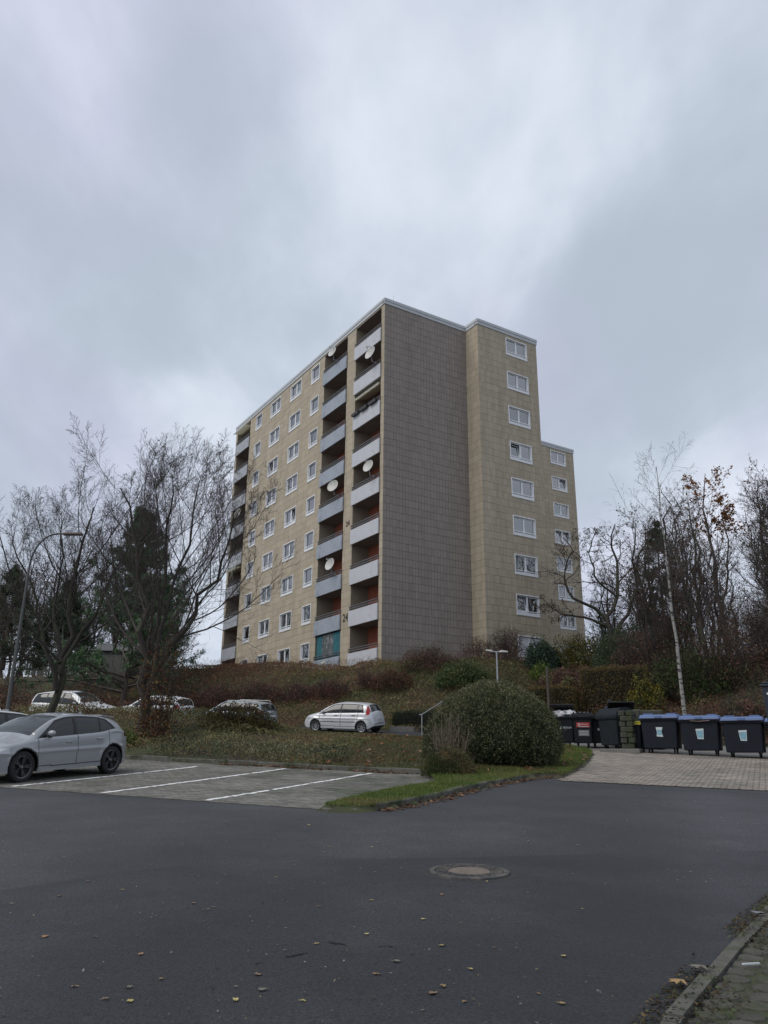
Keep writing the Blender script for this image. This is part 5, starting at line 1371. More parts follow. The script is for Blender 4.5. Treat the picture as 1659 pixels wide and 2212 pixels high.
# rust leaved growth by the two bare trees and left edge
BR = [(0.16, 0.075, 0.03), (0.11, 0.05, 0.028), (0.075, 0.04, 0.026), (0.19, 0.11, 0.035), (0.05, 0.034, 0.024)]
B('beech_sapling', -7.4, 27.4, (1.0, 0.9, 3.4), 2600, 0.055, BR, [1] * 5, 'sapling with withered rust leaves around the trunk of the large bare tree', 61, stems=34, twigs=5, lump=0.4, fill=0.95)
B('beech_sapling', -9.9, 27.6, (1.1, 0.8, 1.9), 900, 0.055, BR, [1] * 5, 'withered brown leaved sapling in front of the white car facing right', 62, stems=26, twigs=5, lump=0.4, fill=0.95)
B('beech_sapling', -14.4, 29.4, (1.6, 1.0, 2.3), 4500, 0.055, RU + BR[:2], [1] * 7, 'dense reddish brown sapling thicket left of the left bare tree', 63, stems=50, twigs=4, lump=0.3, fill=0.9)
B('shrub', -5.2, 29.8, (1.5, 1.1, 1.0), 9000, 0.042, [(0.07, 0.07, 0.022), (0.10, 0.085, 0.025), (0.075, 0.05, 0.03)], [1, 1, 1], 'olive mound shaped shrub hiding the tail of the dark estate car', 64, stems=40, twigs=2, fill=0.6)
B('shrub', -8.2, 26.4, (0.6, 0.5, 0.65), 3000, 0.035, [(0.07, 0.10, 0.02), (0.09, 0.12, 0.03)], [1, 1], 'small yellow green shrub at the foot of the large bare tree', 65, stems=12)
for i, (x, y, r, h, lb) in enumerate(((-17.5, 46.8, 3.0, 1.9, 'rust brown scrub on the bank behind the white car facing right'), (-22.0, 47.5, 3.4, 2.2, 'rust brown scrub at the left edge of the bank'), (-13.0, 46.3, 2.6, 1.2, 'reddish scrub on the bank above the white estate'), (-26.5, 50, 3.4, 2.6, 'brown scrub beyond the street lamp at the far left'))):
    B('scrub', x, y, (r, 1.6, h), 15000, 0.06, RU, [1] * 5, lb, 70 + i, stems=90, twigs=4, lump=0.3, fill=0.8, asp=0.35)

# ------------------------------------------------------------------ cars
def curve(pts):
    p = np.array(pts, float)
    def f(x):
        # smooth interpolation (Catmull-Rom like via cubic hermite)
        x = np.asarray(x, float); X_, Y_ = p[:, 0], p[:, 1]
        d = np.diff(Y_) / np.diff(X_); m_ = np.zeros(len(X_)); m_[0] = d[0]; m_[-1] = d[-1]
        for i in range(1, len(X_) - 1):
            m_[i] = 0 if d[i - 1] * d[i] <= 0 else 2 * d[i - 1] * d[i] / (d[i - 1] + d[i])
        i = np.clip(np.searchsorted(X_, x) - 1, 0, len(X_) - 2); h = X_[i + 1] - X_[i]; t = np.clip((x - X_[i]) / h, 0, 1)
        return (2 * t ** 3 - 3 * t ** 2 + 1) * Y_[i] + (t ** 3 - 2 * t ** 2 + t) * h * m_[i] + (-2 * t ** 3 + 3 * t ** 2) * Y_[i + 1] + (t ** 3 - t ** 2) * h * m_[i + 1]
    return f
m_tyre = mat('tyre', (0.014, 0.014, 0.015), 0.8, bump=0.2)
m_cglass = mat('car_glass', (0.022, 0.027, 0.027), 0.05, spec=0.5)
m_trim = mat('black_trim', (0.012, 0.012, 0.013), 0.5)
m_lampred = mat('tail_lamp', (0.30, 0.012, 0.010), 0.15, coat=0.6)
m_lampclr = mat('head_lamp', (0.45, 0.47, 0.48), 0.1, coat=0.8)
m_plate = mat('number_plate', (0.6, 0.6, 0.6), 0.5)
m_gap = mat('panel_gap', (0.008, 0.008, 0.009), 0.8)
def car(S, mw, label, detail=0.02):
    t = thing('parked_car', mw, label, 'car')
    Lc = S['L']; top = curve(S['top']); belt = curve(S['belt']); plan = curve(S['plan']); xf, xr = S['axles']; R = S['R']
    nx = int(Lc / detail); xs = np.linspace(0, Lc, nx + 1)
    sill = curve(S.get('sill', [(0, 0.34), (0.25, 0.20), (Lc - 0.3, 0.22), (Lc, 0.36)]))
    ns, ng, nt = 40, 26, 14
    G = np.zeros((nx + 1, ns + ng + nt + 1, 3)); REG = np.zeros(ns + ng + nt + 1, int)
    for a, x in enumerate(xs):
        zt, W_ = float(top(x)), float(plan(x)); zb = min(float(belt(x)), zt - 0.03); zl = float(sill(x))
        s = np.linspace(0, 1, ns + 1); zside = zl + (zb - zl) * s
        # tumblehome of the lower body with a waist crease
        hrel = (zside - 0.2) / 0.75
        yy = W_ * (0.955 + 0.045 * np.sin(np.clip(hrel, 0, 1) * math.pi * 0.9 + 0.25)) 
        yy = yy + 0.018 * np.exp(-((zside - (S['crease'] + 0.04 * x / Lc)) / 0.035) ** 2) * min(1, x / 0.8) * min(1, (Lc - x) / 0.5)
        # wheel arch flare
        for xa in (xf, xr):
            dd_ = np.sqrt((x - xa) ** 2 + (zside - R) ** 2); yy = yy + 0.026 * np.exp(-((dd_ - R * 1.22) / 0.07) ** 2)
        yy = yy - 0.05 * np.clip((zside - (zb - 0.06)) / 0.06, 0, 1) ** 2
        G[a, :ns + 1, 0] = x; G[a, :ns + 1, 1] = yy; G[a, :ns + 1, 2] = zside
        y0 = yy[-1]; crown = 0.05 + 0.02 * (zt < 1.05)
        gh = zt - crown - zb
        yr = max(y0 - 0.05 - 0.40 * max(gh, 0), 0.15 * y0)
        if gh < 0.12: yr = y0 * 0.86
        u = np.linspace(0, 1, ng + 1)[1:]
        # side glass with rounded cant rail (superellipse-like corner)
        gy = y0 + (yr - y0) * (u ** 1.25 * 0.8 + 0.2 * u ** 4); gz_ = zb + max(gh, 0.0) * (1 - (1 - u) ** 1.12)
        G[a, ns + 1:ns + ng + 1, 0] = x; G[a, ns + 1:ns + ng + 1, 1] = gy; G[a, ns + 1:ns + ng + 1, 2] = gz_
        v_ = np.linspace(0, 1, nt + 1)[1:]
        G[a, ns + ng + 1:, 0] = x; G[a, ns + ng + 1:, 1] = yr * (1 - v_); z0_ = gz_[-1]
        G[a, ns + ng + 1:, 2] = z0_ + (zt - z0_) * (1 - (1 - v_) ** 2.0) 
        # rounded nose and tail in plan: shift x as y grows toward the ends
        bow = S.get('bow', 0.10)
        yrel = np.abs(G[a, :, 1]) / (S['W'] / 2)
        if x < 0.6: G[a, :, 0] += bow * (1 - x / 0.6) * yrel ** 2.2
        if x > Lc - 0.5: G[a, :, 0] -= bow * (1 - (Lc - x) / 0.5) * yrel ** 2.2
    nc = ns + ng + nt + 1
    V_ = G.reshape(-1, 3); Vm = V_ * np.array([1, -1, 1])
    i = np.arange(nx)[:, None] * nc + np.arange(nc - 1)[None]
    F_ = np.stack([i, i + 1, i + nc + 1, i + nc], -1).reshape(-1, 4)
    cen = V_[F_].mean(1); cj = np.tile(np.arange(nc - 1), nx); X_, Z_, Y_ = np.repeat((xs[:-1] + xs[1:]) / 2, nc - 1), cen[:, 2], cen[:, 1]
    zt_ = top(X_); zb_ = np.minimum(belt(X_), zt_ - 0.03)
    cls = np.zeros(len(F_), int)          # 0 body 1 glass 2 trim 3 red 4 clear 5 gap 6 drop
    side = (cj >= ns) & (cj < ns + ng)
    roof = cj >= ns + ng
    gw = S['glass']                       # side glazing: front bottom x, front top x, rear top x, rear bottom x
    zrel = np.clip((Z_ - zb_) / 0.40, 0, 1)
    gtop = S['roofz'] - 0.085
    fx = gw[0] + (gw[1] - gw[0]) * zrel; rx = gw[3] + (gw[2] - gw[3]) * zrel
    ing = side & (X_ > fx) & (X_ < rx) & (Z_ > zb_ + 0.012) & (Z_ < np.minimum(gtop, zt_ - 0.10))
    inr = side & (X_ > fx - 0.05) & (X_ < rx + 0.05) & (Z_ > zb_ - 0.02) & (Z_ < np.minimum(gtop + 0.022, zt_ - 0.075))
    cls[inr] = 2; cls[ing] = 1
    for xp, wp in S['pillars']: cls[ing & (np.abs(X_ - xp - 0.04 * zrel) < wp)] = 2
    ws = (X_ > S['ws'][0]) & (X_ < S['ws'][1]); rw = (X_ > S['rw'][0]) & (X_ < S['rw'][1])
    yrr = np.repeat(G[:-1, ns + ng, 1], nc - 1)
    cls[ws & roof & (Y_ < yrr - 0.03)] = 1
    cls[rw & roof & (Y_ < yrr - 0.06)] = 1
    # doors
    for xd in S['doors']:
        gapm = (cj < ns) & (np.abs(X_ - xd - 0.05 * np.clip((Z_ - 0.3), 0, 1)) < detail * 0.5) & (Z_ > 0.30)
        cls[gapm] = 5
    lo = (cj < ns) & (np.abs(Z_ - 0.31) < 0.009) & (X_ > S['doors'][0]) & (X_ < S['doors'][-1]); cls[lo] = 5
    if S.get('rubstrip'): cls[(cj < ns) & (np.abs(Z_ - S['rubstrip'] - 0.02 * X_ / Lc) < 0.018) & (X_ > S['doors'][0] + 0.05) & (X_ < S['doors'][-1] - 0.02)] = 2
    if S.get('darksill'): cls[(cj < ns) & (Z_ < S['darksill'])] = 2
    # lamps
    for (x0, x1, z0, z1, c) in S['lamps']:
        cls[(cj < ns + ng) & (X_ > x0) & (X_ < x1) & (Z_ > z0) & (Z_ < z1)] = c
    # wheel arches
    for xa in (xf, xr):
        dd_ = np.hypot(X_ - xa, Z_ - R)
        cls[(cj < ns + 2) & (dd_ < R * 1.13)] = 6
        cls[(cj < ns + 2) & (dd_ >= R * 1.13) & (dd_ < R * 1.13 + S.get('archtrim', 0.012))] = 2
    mats_ = [S['paint'], m_cglass, m_trim, m_lampred, m_lampclr, m_gap]
    def part(name, sel, off=0.0, mask=None, sgs=(1, -1)):
        k = np.isin(cls, sel)
        if mask is not None: k = k & mask
        if not k.any(): return None
        fa = F_[k]; ca = cls[k]; Va, Fa = [], []
        for sgn in sgs:
            uq, inv_ = np.unique(fa, return_inverse=True); inv_ = inv_.reshape(fa.shape)
            vv = (V_ if sgn == 1 else Vm)[uq].copy()
            if off: vv[:, 1] -= sgn * off
            ff = inv_ if sgn == 1 else inv_[:, ::-1]
            Fa.append(ff + sum(len(q) for q in Va)); Va.append(vv)
        me = mesh_np(name, np.vstack(Va), np.vstack(Fa), [mats_[c] for c in sel], np.tile([sel.index(c) for c in ca], len(sgs)), smooth=True)
        return mobj(name, me, t, mw)
    part('body', [0, 2, 5])
    for nm, cl_ in (('tail_light', 3), ('headlight', 4)):
        for sg in (1, -1): part(nm, [cl_], sgs=(sg,))
    gk = cls == 1; sub = np.zeros(len(F_), int); sub[gk & roof & ws] = 1; sub[gk & roof & rw] = 2
    sub[gk & side] = 3 + np.searchsorted(np.array([q[0] for q in S['pillars']]), X_[gk & side] - 0.04 * zrel[gk & side])
    for nm, k_, sgs in (('windscreen', 1, (1, -1)), ('rear_window', 2, (1, -1))): part(nm, [1], off=0.004, mask=(sub == k_), sgs=sgs)
    for k_ in (3, 4, 5):
        for sg in (1, -1): part('side_window', [1], off=0.008, mask=(sub == k_), sgs=(sg,))
    # close nose and tail, floor, arches, interior block
    cb = MB()
    for a, sg in ((0, 1), (nx, -1)):
        ring = list(V_[a * nc:(a + 1) * nc]); ring_m = [tuple(np.array(q) * [1, -1, 1]) for q in ring[::-1][1:]]
        cb.poly([tuple(q) for q in ring] + ring_m, 0)
    cb.obj('end_panel', [S['paint']], t, mw)
    und = MB(); Wd = S['W'] / 2 - 0.03
    und.box((0.3, -Wd + 0.12, 0.20), (Lc - 0.3, Wd - 0.12, 0.42)); und.box((S['ws'][0] + 0.3, -Wd + 0.12, 0.42), (S['rw'][0] - 0.1, Wd - 0.12, 0.80))
    for xa in (xf, xr):
        for sg in (-1, 1):
            und.box((xa - R * 1.2, sg * (Wd - 0.05) if sg < 0 else sg * (Wd - 0.30), 0.25), (xa + R * 1.2, sg * (Wd - 0.30) if sg < 0 else sg * (Wd - 0.05), 0.30)) if False else None
            th = np.linspace(0, math.pi, 13); pr_ = [(xa + R * 1.15 * math.cos(q), sg * (Wd - 0.02), R + R * 1.15 * math.sin(q)) for q in th]
            a_ = np.array(pr_); b_ = a_.copy(); b_[:, 1] = sg * (Wd - 0.36)
            und.add(np.vstack([a_, b_]), [[j, j + 1, 14 + j, 13 + j] for j in range(12)])
            und.poly([tuple(q) for q in b_])
    und.obj('underbody', m_trim, t, mw)
    # seats visible through side glass are suggested by dark tint; wheels:
    for xa in (xf, xr):
        for sg in (1, -1):
            wm = mw @ Matrix.Translation((xa, sg * (S['W'] / 2 - 0.115 + S.get('wo', 0.0)), R)) @ Matrix.Rotation(-sg * math.pi / 2, 4, 'X')
            wb = MB(); rr = S['rim']
            wb.lathe([(rr, -0.10), (R - 0.02, -0.10), (R, -0.075), (R, 0.075), (R - 0.02, 0.10), (rr + 0.015, 0.105), (rr, 0.09), (rr, -0.10)], 40)
            w_ = wb.obj('wheel', m_tyre, t, wm, smooth=True)
            rm = MB(); rm.lathe([(rr, 0.092), (rr - 0.02, 0.085), (rr - 0.03, 0.03), (rr - 0.04, 0.0)], 40)
            rm.lathe([(0.001, 0.07), (0.04, 0.07), (0.055, 0.05), (0.06, 0.03)], 20)
            nsp = S['spokes']
            for q in range(nsp):
                for dq in ((-0.13, 0.13) if S.get('split') else (0,)):
                    T_ = Matrix.Rotation(2 * math.pi * q / nsp, 4, 'Z')
                    w0 = 0.016 if S.get('split') else S.get('spw', 0.03)
                    x1_ = rr - 0.015
                    pts = [(0.045, -w0), (x1_, -w0 + dq * rr), (x1_, w0 + dq * rr), (0.045, w0)]
                    v0 = np.array([(a_, b_, 0.052 if j in (0, 3) else 0.070) for j, (a_, b_) in enumerate(pts)]); v1 = v0 - np.array([0, 0, 0.03])
                    vv = np.vstack([v1, v0]) @ np.array(T_)[:3, :3].T
                    rm.add(vv, [[4, 5, 6, 7], [0, 1, 5, 4], [1, 2, 6, 5], [2, 3, 7, 6], [3, 0, 4, 7]])
            rm.obj('rim', S['rimm'], w_, wm)
            MB().lathe([(0.001, 0.0), (rr - 0.03, 0.0)], 24).obj('brake_shade_disc', mat('brake_shadow', (0.015, 0.015, 0.016), 0.6), w_, wm)  # near-black disc, shade behind the spokes put into its colour
            MB().lathe([(0.001, 0.074), (0.022, 0.074), (0.026, 0.066)], 14).obj('hub_cap', mat('hub', (0.35, 0.35, 0.36), 0.3, metal=0.8), w_, wm)
    # mirrors, handles
    xm = S['mirror']
    for sg in (1, -1):
        zb = float(belt(xm)); mm = mw @ Matrix.Translation((xm, sg * (S['W'] / 2 - 0.02), zb + 0.02))
        sph = MB(); th = np.linspace(0, math.pi, 9)
        vv, ff = [], []
        for a in th:
            for b in np.linspace(0, 2 * math.pi, 14, endpoint=False):
                vv.append((0.065 * math.sin(a) * math.cos(b) * (1.1 if math.cos(b) < 0 else 0.7), 0.11 * math.cos(a) + 0.05, 0.068 * math.sin(a) * math.sin(b) + 0.07))
        for a in range(8):
            for b in range(14): ff.append([a * 14 + b, a * 14 + (b + 1) % 14, (a + 1) * 14 + (b + 1) % 14, (a + 1) * 14 + b])
        vv = np.array(vv) * [1, sg, 1]
        sph.add(vv, ff); mo = sph.obj('mirror', S['mirm'], t, mm, smooth=True)
        MB().box((-0.03, -0.06 if sg > 0 else 0.0, -0.02), (0.03, 0.0 if sg > 0 else 0.06, 0.05)).obj('mirror_foot', m_trim, mo, mm @ Matrix.Translation((0, sg * 0.03, -0.01)))
        for (hx, hz) in S['handles']:
            MB().box((-0.095, -0.012, -0.014), (0.095, 0.03, 0.014), bev=0.01).obj('door_handle', S['hm'], t, mw @ Matrix.Translation((hx, sg * (S['W'] / 2 - 0.02), hz)) @ (Matrix.Identity(4) if sg > 0 else Matrix.Rotation(math.pi, 4, 'Z')))
    if S.get('plate'):
        MB().box((Lc - 0.005, -0.26, -0.055), (Lc + 0.012, 0.26, 0.055)).obj('number_plate', m_plate, t, mw @ Matrix.Translation((S.get('platex', 0), 0, S['plate'])))
    if S.get('fin'):
        fx_ = S['fin']; zt = float(top(fx_)) - 0.005
        MB().add([(fx_ - 0.13, 0, zt), (fx_ + 0.05, -0.03, zt), (fx_ + 0.05, 0.03, zt), (fx_ + 0.03, 0, zt + 0.065)], [[0, 1, 3], [0, 3, 2], [1, 2, 3]]).obj('antenna_fin', S['finm'], t, mw)
    if S.get('spoiler'):
        x0, x1, zs_ = S['spoiler']; wv = S['W'] / 2 * 0.66
        sp_ = MB()
        P_ = [(x0, -wv, zs_ + 0.012), (x1, -wv + 0.02, zs_ - 0.035), (x1, wv - 0.02, zs_ - 0.035), (x0, wv, zs_ + 0.012)]
        sp_.prism(P_, (0, 0, -0.035)); sp_.obj('spoiler', S['paint'], t, mw)
    if S.get('rails'):
        for sg in (1, -1):
            y_ = sg * S['rails'][2]; z_ = S['roofz']
            MB().tube([(S['rails'][0], y_, z_ - 0.04), (S['rails'][0] + 0.12, y_, z_ + 0.03), (S['rails'][1] - 0.12, y_, z_ + 0.02), (S['rails'][1], y_, z_ - 0.05)], 0.014, 6).obj('roof_rail', m_metal, t, mw)
    return t
p_grey = mat('paint_cement_grey', (0.27, 0.28, 0.29), 0.22, spec=0.5, coat=0.7)
p_silver = mat('paint_silver', (0.62, 0.63, 0.645), 0.30, metal=0.15, coat=0.7)
p_white = mat('paint_white', (0.66, 0.67, 0.67), 0.35, coat=0.7)
p_dsilver = mat('paint_blue_silver', (0.30, 0.335, 0.36), 0.30, metal=0.3, coat=0.7)
rimb = mat('rim_black', (0.035, 0.036, 0.038), 0.25, coat=0.8)
rims = mat('rim_silver', (0.40, 0.41, 0.42), 0.35, metal=0.7)
hatch = dict(L=4.37, W=1.79, R=0.325, rim=0.235, axles=(0.93, 3.57), roofz=1.435, crease=0.60,
    top=[(0, 0.50), (0.06, 0.70), (0.25, 0.80), (0.9, 0.93), (1.18, 1.00), (1.5, 1.17), (1.95, 1.36), (2.3, 1.425), (2.6, 1.435), (3.1, 1.41), (3.55, 1.345), (3.8, 1.27), (4.0, 1.13), (4.15, 1.0), (4.27, 0.92), (4.33, 0.78), (4.37, 0.55)],
    belt=[(0, 0.48), (0.3, 0.70), (0.9, 0.84), (1.4, 0.90), (2.4, 0.945), (3.2, 0.985), (3.7, 1.05), (4.1, 0.98), (4.37, 0.5)],
    plan=[(0, 0.62), (0.12, 0.76), (0.45, 0.86), (1.0, 0.895), (3.4, 0.895), (4.0, 0.86), (4.22, 0.79), (4.37, 0.66)],
    glass=(1.36, 2.02, 3.25, 3.66), pillars=[(2.42, 0.045), (3.20, 0.012)], ws=(1.22, 2.06), rw=(3.62, 4.05), doors=[1.28, 2.42, 3.42],
    lamps=[(4.02, 4.30, 0.86, 0.97, 2), (4.06, 4.20, 0.885, 0.93, 3), (0.1, 0.55, 0.62, 0.72, 4)], spokes=5, split=True, rimm=rimb, paint=p_grey, mirror=1.60, mirm=p_grey,
    handles=[(2.18, 0.80), (3.12, 0.84)], hm=p_grey, plate=0.72, fin=3.28, finm=p_grey, spoiler=(3.42, 3.86, 1.37), archtrim=0.03, bow=0.16, wo=0.015)
def carmat(x, y, heading, z=None, pitch=None):
    """x,y of the car's centre; heading unit vector toward its nose; local X runs nose->tail"""
    h = np.array(heading, float); h /= np.linalg.norm(h); hx = -h
    eps = 1.2
    zc = float(base_z(y)) if z is None else z
    sl = (float(base_z(y + hx[1] * eps)) - float(base_z(y - hx[1] * eps))) / (2 * eps)
    X3 = Vector((hx[0], hx[1], sl)).normalized(); Y3 = Vector((-hx[1], hx[0], 0)); 
    # lateral slope
    sy = (float(base_z(y + hx[0] * eps)) - float(base_z(y - hx[0] * eps))) / (2 * eps)
    Y3 = Vector((-hx[1], hx[0], sy)).normalized(); Z3 = X3.cross(Y3).normalized(); Y3 = Z3.cross(X3)
    m_ = Matrix((X3, Y3, Z3)).transposed().to_4x4(); m_.translation = (x, y, zc)
    return m_
def shift(m_, L_): return m_ @ Matrix.Translation((-L_ / 2, 0, 0))
av = np.array([SIN25, COS25]); bv = np.array([COS25, -SIN25])
# grey hatchback: its visible wheels stand at (-7.89,18.04) and (-6.66,20.40)
wf, wr = np.array([-7.78, 18.0]), np.array([-6.66, 20.40])
mid = (wf + wr) / 2; inward = -bv * 0.78; hd = (wf - wr) / np.linalg.norm(wf - wr)
cen_w = mid + inward; cc = cen_w - (-hd) * ((0.93 + 3.57) / 2 - 4.37 / 2)
car(hatch, shift(carmat(cc[0], cc[1], hd, z=float(base_z(cc[1])) + 0.012), 4.37), 'cement grey hatchback with black alloy wheels parked beside the empty bays', 0.016)
est = dict(hatch); est.update(dict(L=4.6, top=[(0, 0.50), (0.06, 0.74), (0.25, 0.86), (0.95, 1.0), (1.2, 1.06), (1.6, 1.28), (2.0, 1.45), (2.4, 1.50), (3.0, 1.50), (3.6, 1.46), (4.15, 1.38), (4.38, 1.15), (4.5, 0.98), (4.57, 0.8), (4.6, 0.5)], roofz=1.50,
    belt=[(0, 0.48), (0.3, 0.72), (0.9, 0.88), (1.4, 0.94), (2.4, 0.97), (3.8, 1.02), (4.3, 1.0), (4.6, 0.5)], plan=[(0, 0.62), (0.12, 0.76), (0.45, 0.86), (1.0, 0.895), (3.7, 0.895), (4.3, 0.85), (4.5, 0.78), (4.6, 0.66)],
    axles=(0.93, 3.63), glass=(1.36, 2.02, 4.02, 4.22), pillars=[(2.42, 0.045), (3.35, 0.03)], rw=(4.20, 4.48), doors=[1.28, 2.42, 3.46], lamps=[(4.28, 4.56, 0.84, 1.05, 3), (0.1, 0.55, 0.64, 0.76, 4)],
    paint=p_white, mirm=p_white, hm=p_white, rimm=rims, fin=3.7, finm=p_white, spoiler=None, plate=0.74, split=False))
c2 = cen_w - bv * 2.62 - av * 0.55
car(est, shift(carmat(c2[0], c2[1], hd, z=float(base_z(c2[1])) + 0.012), 4.6), 'white car parked behind the grey hatchback with only its roof and fin showing', 0.03)
# upper row, noses to the left
small = dict(L=3.92, W=1.68, R=0.29, rim=0.20, axles=(0.80, 3.29), roofz=1.43, crease=0.66,
    top=[(0, 0.48), (0.05, 0.66), (0.25, 0.80), (0.75, 0.93), (0.98, 1.0), (1.35, 1.22), (1.75, 1.38), (2.2, 1.43), (2.8, 1.425), (3.35, 1.375), (3.52, 1.33), (3.70, 1.10), (3.80, 0.95), (3.86, 0.80), (3.92, 0.52)],
    belt=[(0, 0.46), (0.3, 0.70), (0.9, 0.84), (1.5, 0.89), (2.6, 0.93), (3.3, 0.95), (3.7, 0.92), (3.92, 0.5)],
    plan=[(0, 0.56), (0.12, 0.70), (0.45, 0.80), (0.9, 0.84), (3.2, 0.84), (3.65, 0.80), (3.82, 0.74), (3.92, 0.64)],
    glass=(1.0, 1.72, 3.22, 3.34), pillars=[(2.12, 0.04), (3.0, 0.022)], ws=(1.02, 1.82), rw=(3.50, 3.74), doors=[1.02, 2.16, 3.05],
    lamps=[(3.50, 3.72, 0.86, 1.30, 3), (0.06, 0.5, 0.60, 0.74, 4)], spokes=7, rimm=rims, paint=p_silver, mirror=1.22, mirm=p_silver, spw=0.02,
    handles=[(1.93, 0.80), (2.86, 0.83)], hm=m_trim, plate=0.70, rubstrip=0.50, darksill=0.0, bow=0.12, archtrim=0.0, fin=None)
rl_ = np.array([-0.95, 38.9]); hd2 = -bv
ctr = rl_ + av * 0.76 + hd2 * (3.29 - 3.92 / 2)
car(small, shift(carmat(ctr[0], ctr[1], hd2, z=float(base_z(ctr[1])) + 0.01), 3.92), 'small silver five door hatchback parked above the leafy grass bank', 0.02)
est2 = dict(est); est2.update(dict(paint=p_dsilver, mirm=p_dsilver, hm=p_dsilver, finm=p_dsilver, rails=(2.05, 4.1, 0.56), fin=None, roofz=1.46))
c4_ = ctr + hd2 * 6.4
car(est2, shift(carmat(c4_[0], c4_[1], hd2, z=float(base_z(c4_[1])) - 0.12), 4.6), 'blue silver estate car with roof rails half hidden by the planter shrubs', 0.03)
est3 = dict(est); est3.update(dict(roofz=1.50))
c5_ = ctr + hd2 * 11.7
car(est3, shift(carmat(c5_[0], c5_[1], hd2, z=float(base_z(c5_[1])) + 0.0), 4.6), 'white estate car with red tail lamps seen past the twigs of the large bare tree', 0.03)
est4 = dict(est); est4.update(dict(top=[(x, z + (0.10 if z > 1.2 else 0.03)) for x, z in est['top']], roofz=1.60, fin=None))
c6_ = np.array([-15.2, 40.6])
car(est4, shift(carmat(c6_[0], c6_[1], (0.95, -0.32), z=float(base_z(c6_[1])) + 0.22), 4.6), 'white car facing right behind the trunk of the left bare tree', 0.03)

# ------------------------------------------------------------------ rubbish containers
m_bin = mat('container_dark', (0.009, 0.012, 0.019), 0.6, spec=0.25, var=0.3, scale=3)
m_bin2 = mat('container_blackish', (0.008, 0.009, 0.011), 0.6, spec=0.25, var=0.3, scale=3)
m_bin3 = mat('container_green_grey', (0.012, 0.017, 0.021), 0.6, spec=0.25, var=0.25, scale=3)
m_blue = mat('lid_blue', (0.095, 0.15, 0.30), 0.5, var=0.08, scale=3)
m_yel = mat('lid_yellow', (0.52, 0.46, 0.05), 0.5, var=0.1)
m_sw = mat('sticker_white', (0.55, 0.60, 0.60), 0.6)
m_sb = mat('sticker_blue', (0.20, 0.38, 0.46), 0.6, var=0.2, scale=10)
m_sr = mat('sticker_red', (0.38, 0.04, 0.035), 0.6)
m_sg = mat('sticker_grey', (0.17, 0.175, 0.18), 0.6)
m_castor = mat('castor', (0.06, 0.06, 0.06), 0.5)
def wheels(t, mw, W_, D_, r=0.09):
    for sx in (-1, 1):
        for sy in (-1, 1):
            cm = mw @ Matrix.Translation((sx * (W_ / 2 - 0.14), sy * (D_ / 2 - 0.16), 0))
            wb = MB().lathe([(0.001, -0.022), (r - 0.01, -0.022), (r, -0.012), (r, 0.012), (r - 0.01, 0.022), (0.001, 0.022)], 16, T=Matrix.Translation((0, 0, r)) @ Matrix.Rotation(math.pi / 2, 4, 'Y'))
            c = wb.obj('castor', m_tyre, t, cm)
            MB().box((-0.04, -0.05, r * 1.3), (-0.028, 0.05, 0.24)).box((0.028, -0.05, r * 1.3), (0.04, 0.05, 0.24)).obj('fork', m_metal, c, cm)
def hull(W_, D_, z0, z1, tp, mb, rim=0.05):
    """tapered body with rounded vertical corners"""
    def ring(w, d, z, r=0.07):
        o_ = []
        for (cx_, cy_, a0) in ((w / 2 - r, d / 2 - r, 0), (-w / 2 + r, d / 2 - r, 90), (-w / 2 + r, -d / 2 + r, 180), (w / 2 - r, -d / 2 + r, 270)):
            for q in range(4):
                a = RAD(a0 + q * 30); o_.append((cx_ + r * math.cos(a), cy_ + r * math.sin(a), z))
        return o_
    rs = [ring(W_ * tp, D_ * tp, z0), ring(W_ * (tp + (1 - tp) * 0.15), D_ * (tp + (1 - tp) * 0.15), z0 + 0.02), ring(W_ * 0.985, D_ * 0.985, z1 - 0.10), ring(W_, D_, z1 - 0.09), ring(W_ + rim, D_ + rim, z1 - 0.085), ring(W_ + rim, D_ + rim, z1)]
    n = 16; v = [p for r_ in rs for p in r_]; f = []
    for i in range(len(rs) - 1):
        for j in range(n): f.append([i * n + j, i * n + (j + 1) % n, (i + 1) * n + (j + 1) % n, (i + 1) * n + j])
    f.append(list(range(n))[::-1]); f.append([(len(rs) - 1) * n + j for j in range(n)])
    mb.add(v, f)
def sticker(name, w, h, m, parent, mw, x, y, z):
    return MB().box((x - w / 2, y - 0.004, z - h / 2), (x + w / 2, y, z + h / 2)).obj(name, m, parent, mw)
def logo(parent, mw, x, y, z, size, m=None):
    """ring emblem and the lettering on the container front (front is local -Y, X to viewer's right)"""
    m = m or m_sw
    R_ = mw @ Matrix.Translation((x, y - 0.004, z)) @ Matrix.Rotation(math.pi / 2, 4, 'X')
    MB().lathe([(size * 0.62, 0.0), (size * 0.62, 0.004), (size * 0.40, 0.004), (size * 0.40, 0.0)], 20).box((-size * 0.1, -size * 0.45, 0), (size * 0.3, -size * 0.05, 0.003)).obj('emblem', m, parent, R_ @ Matrix.Translation((-size * 2.3, 0, 0)))
    me = text_mesh('VEOLIA', size, 0.002); me.materials.clear(); me.materials.append(m)
    mobj('lettering', me, parent, R_ @ Matrix.Translation((size * 0.35, 0, 0.001)))
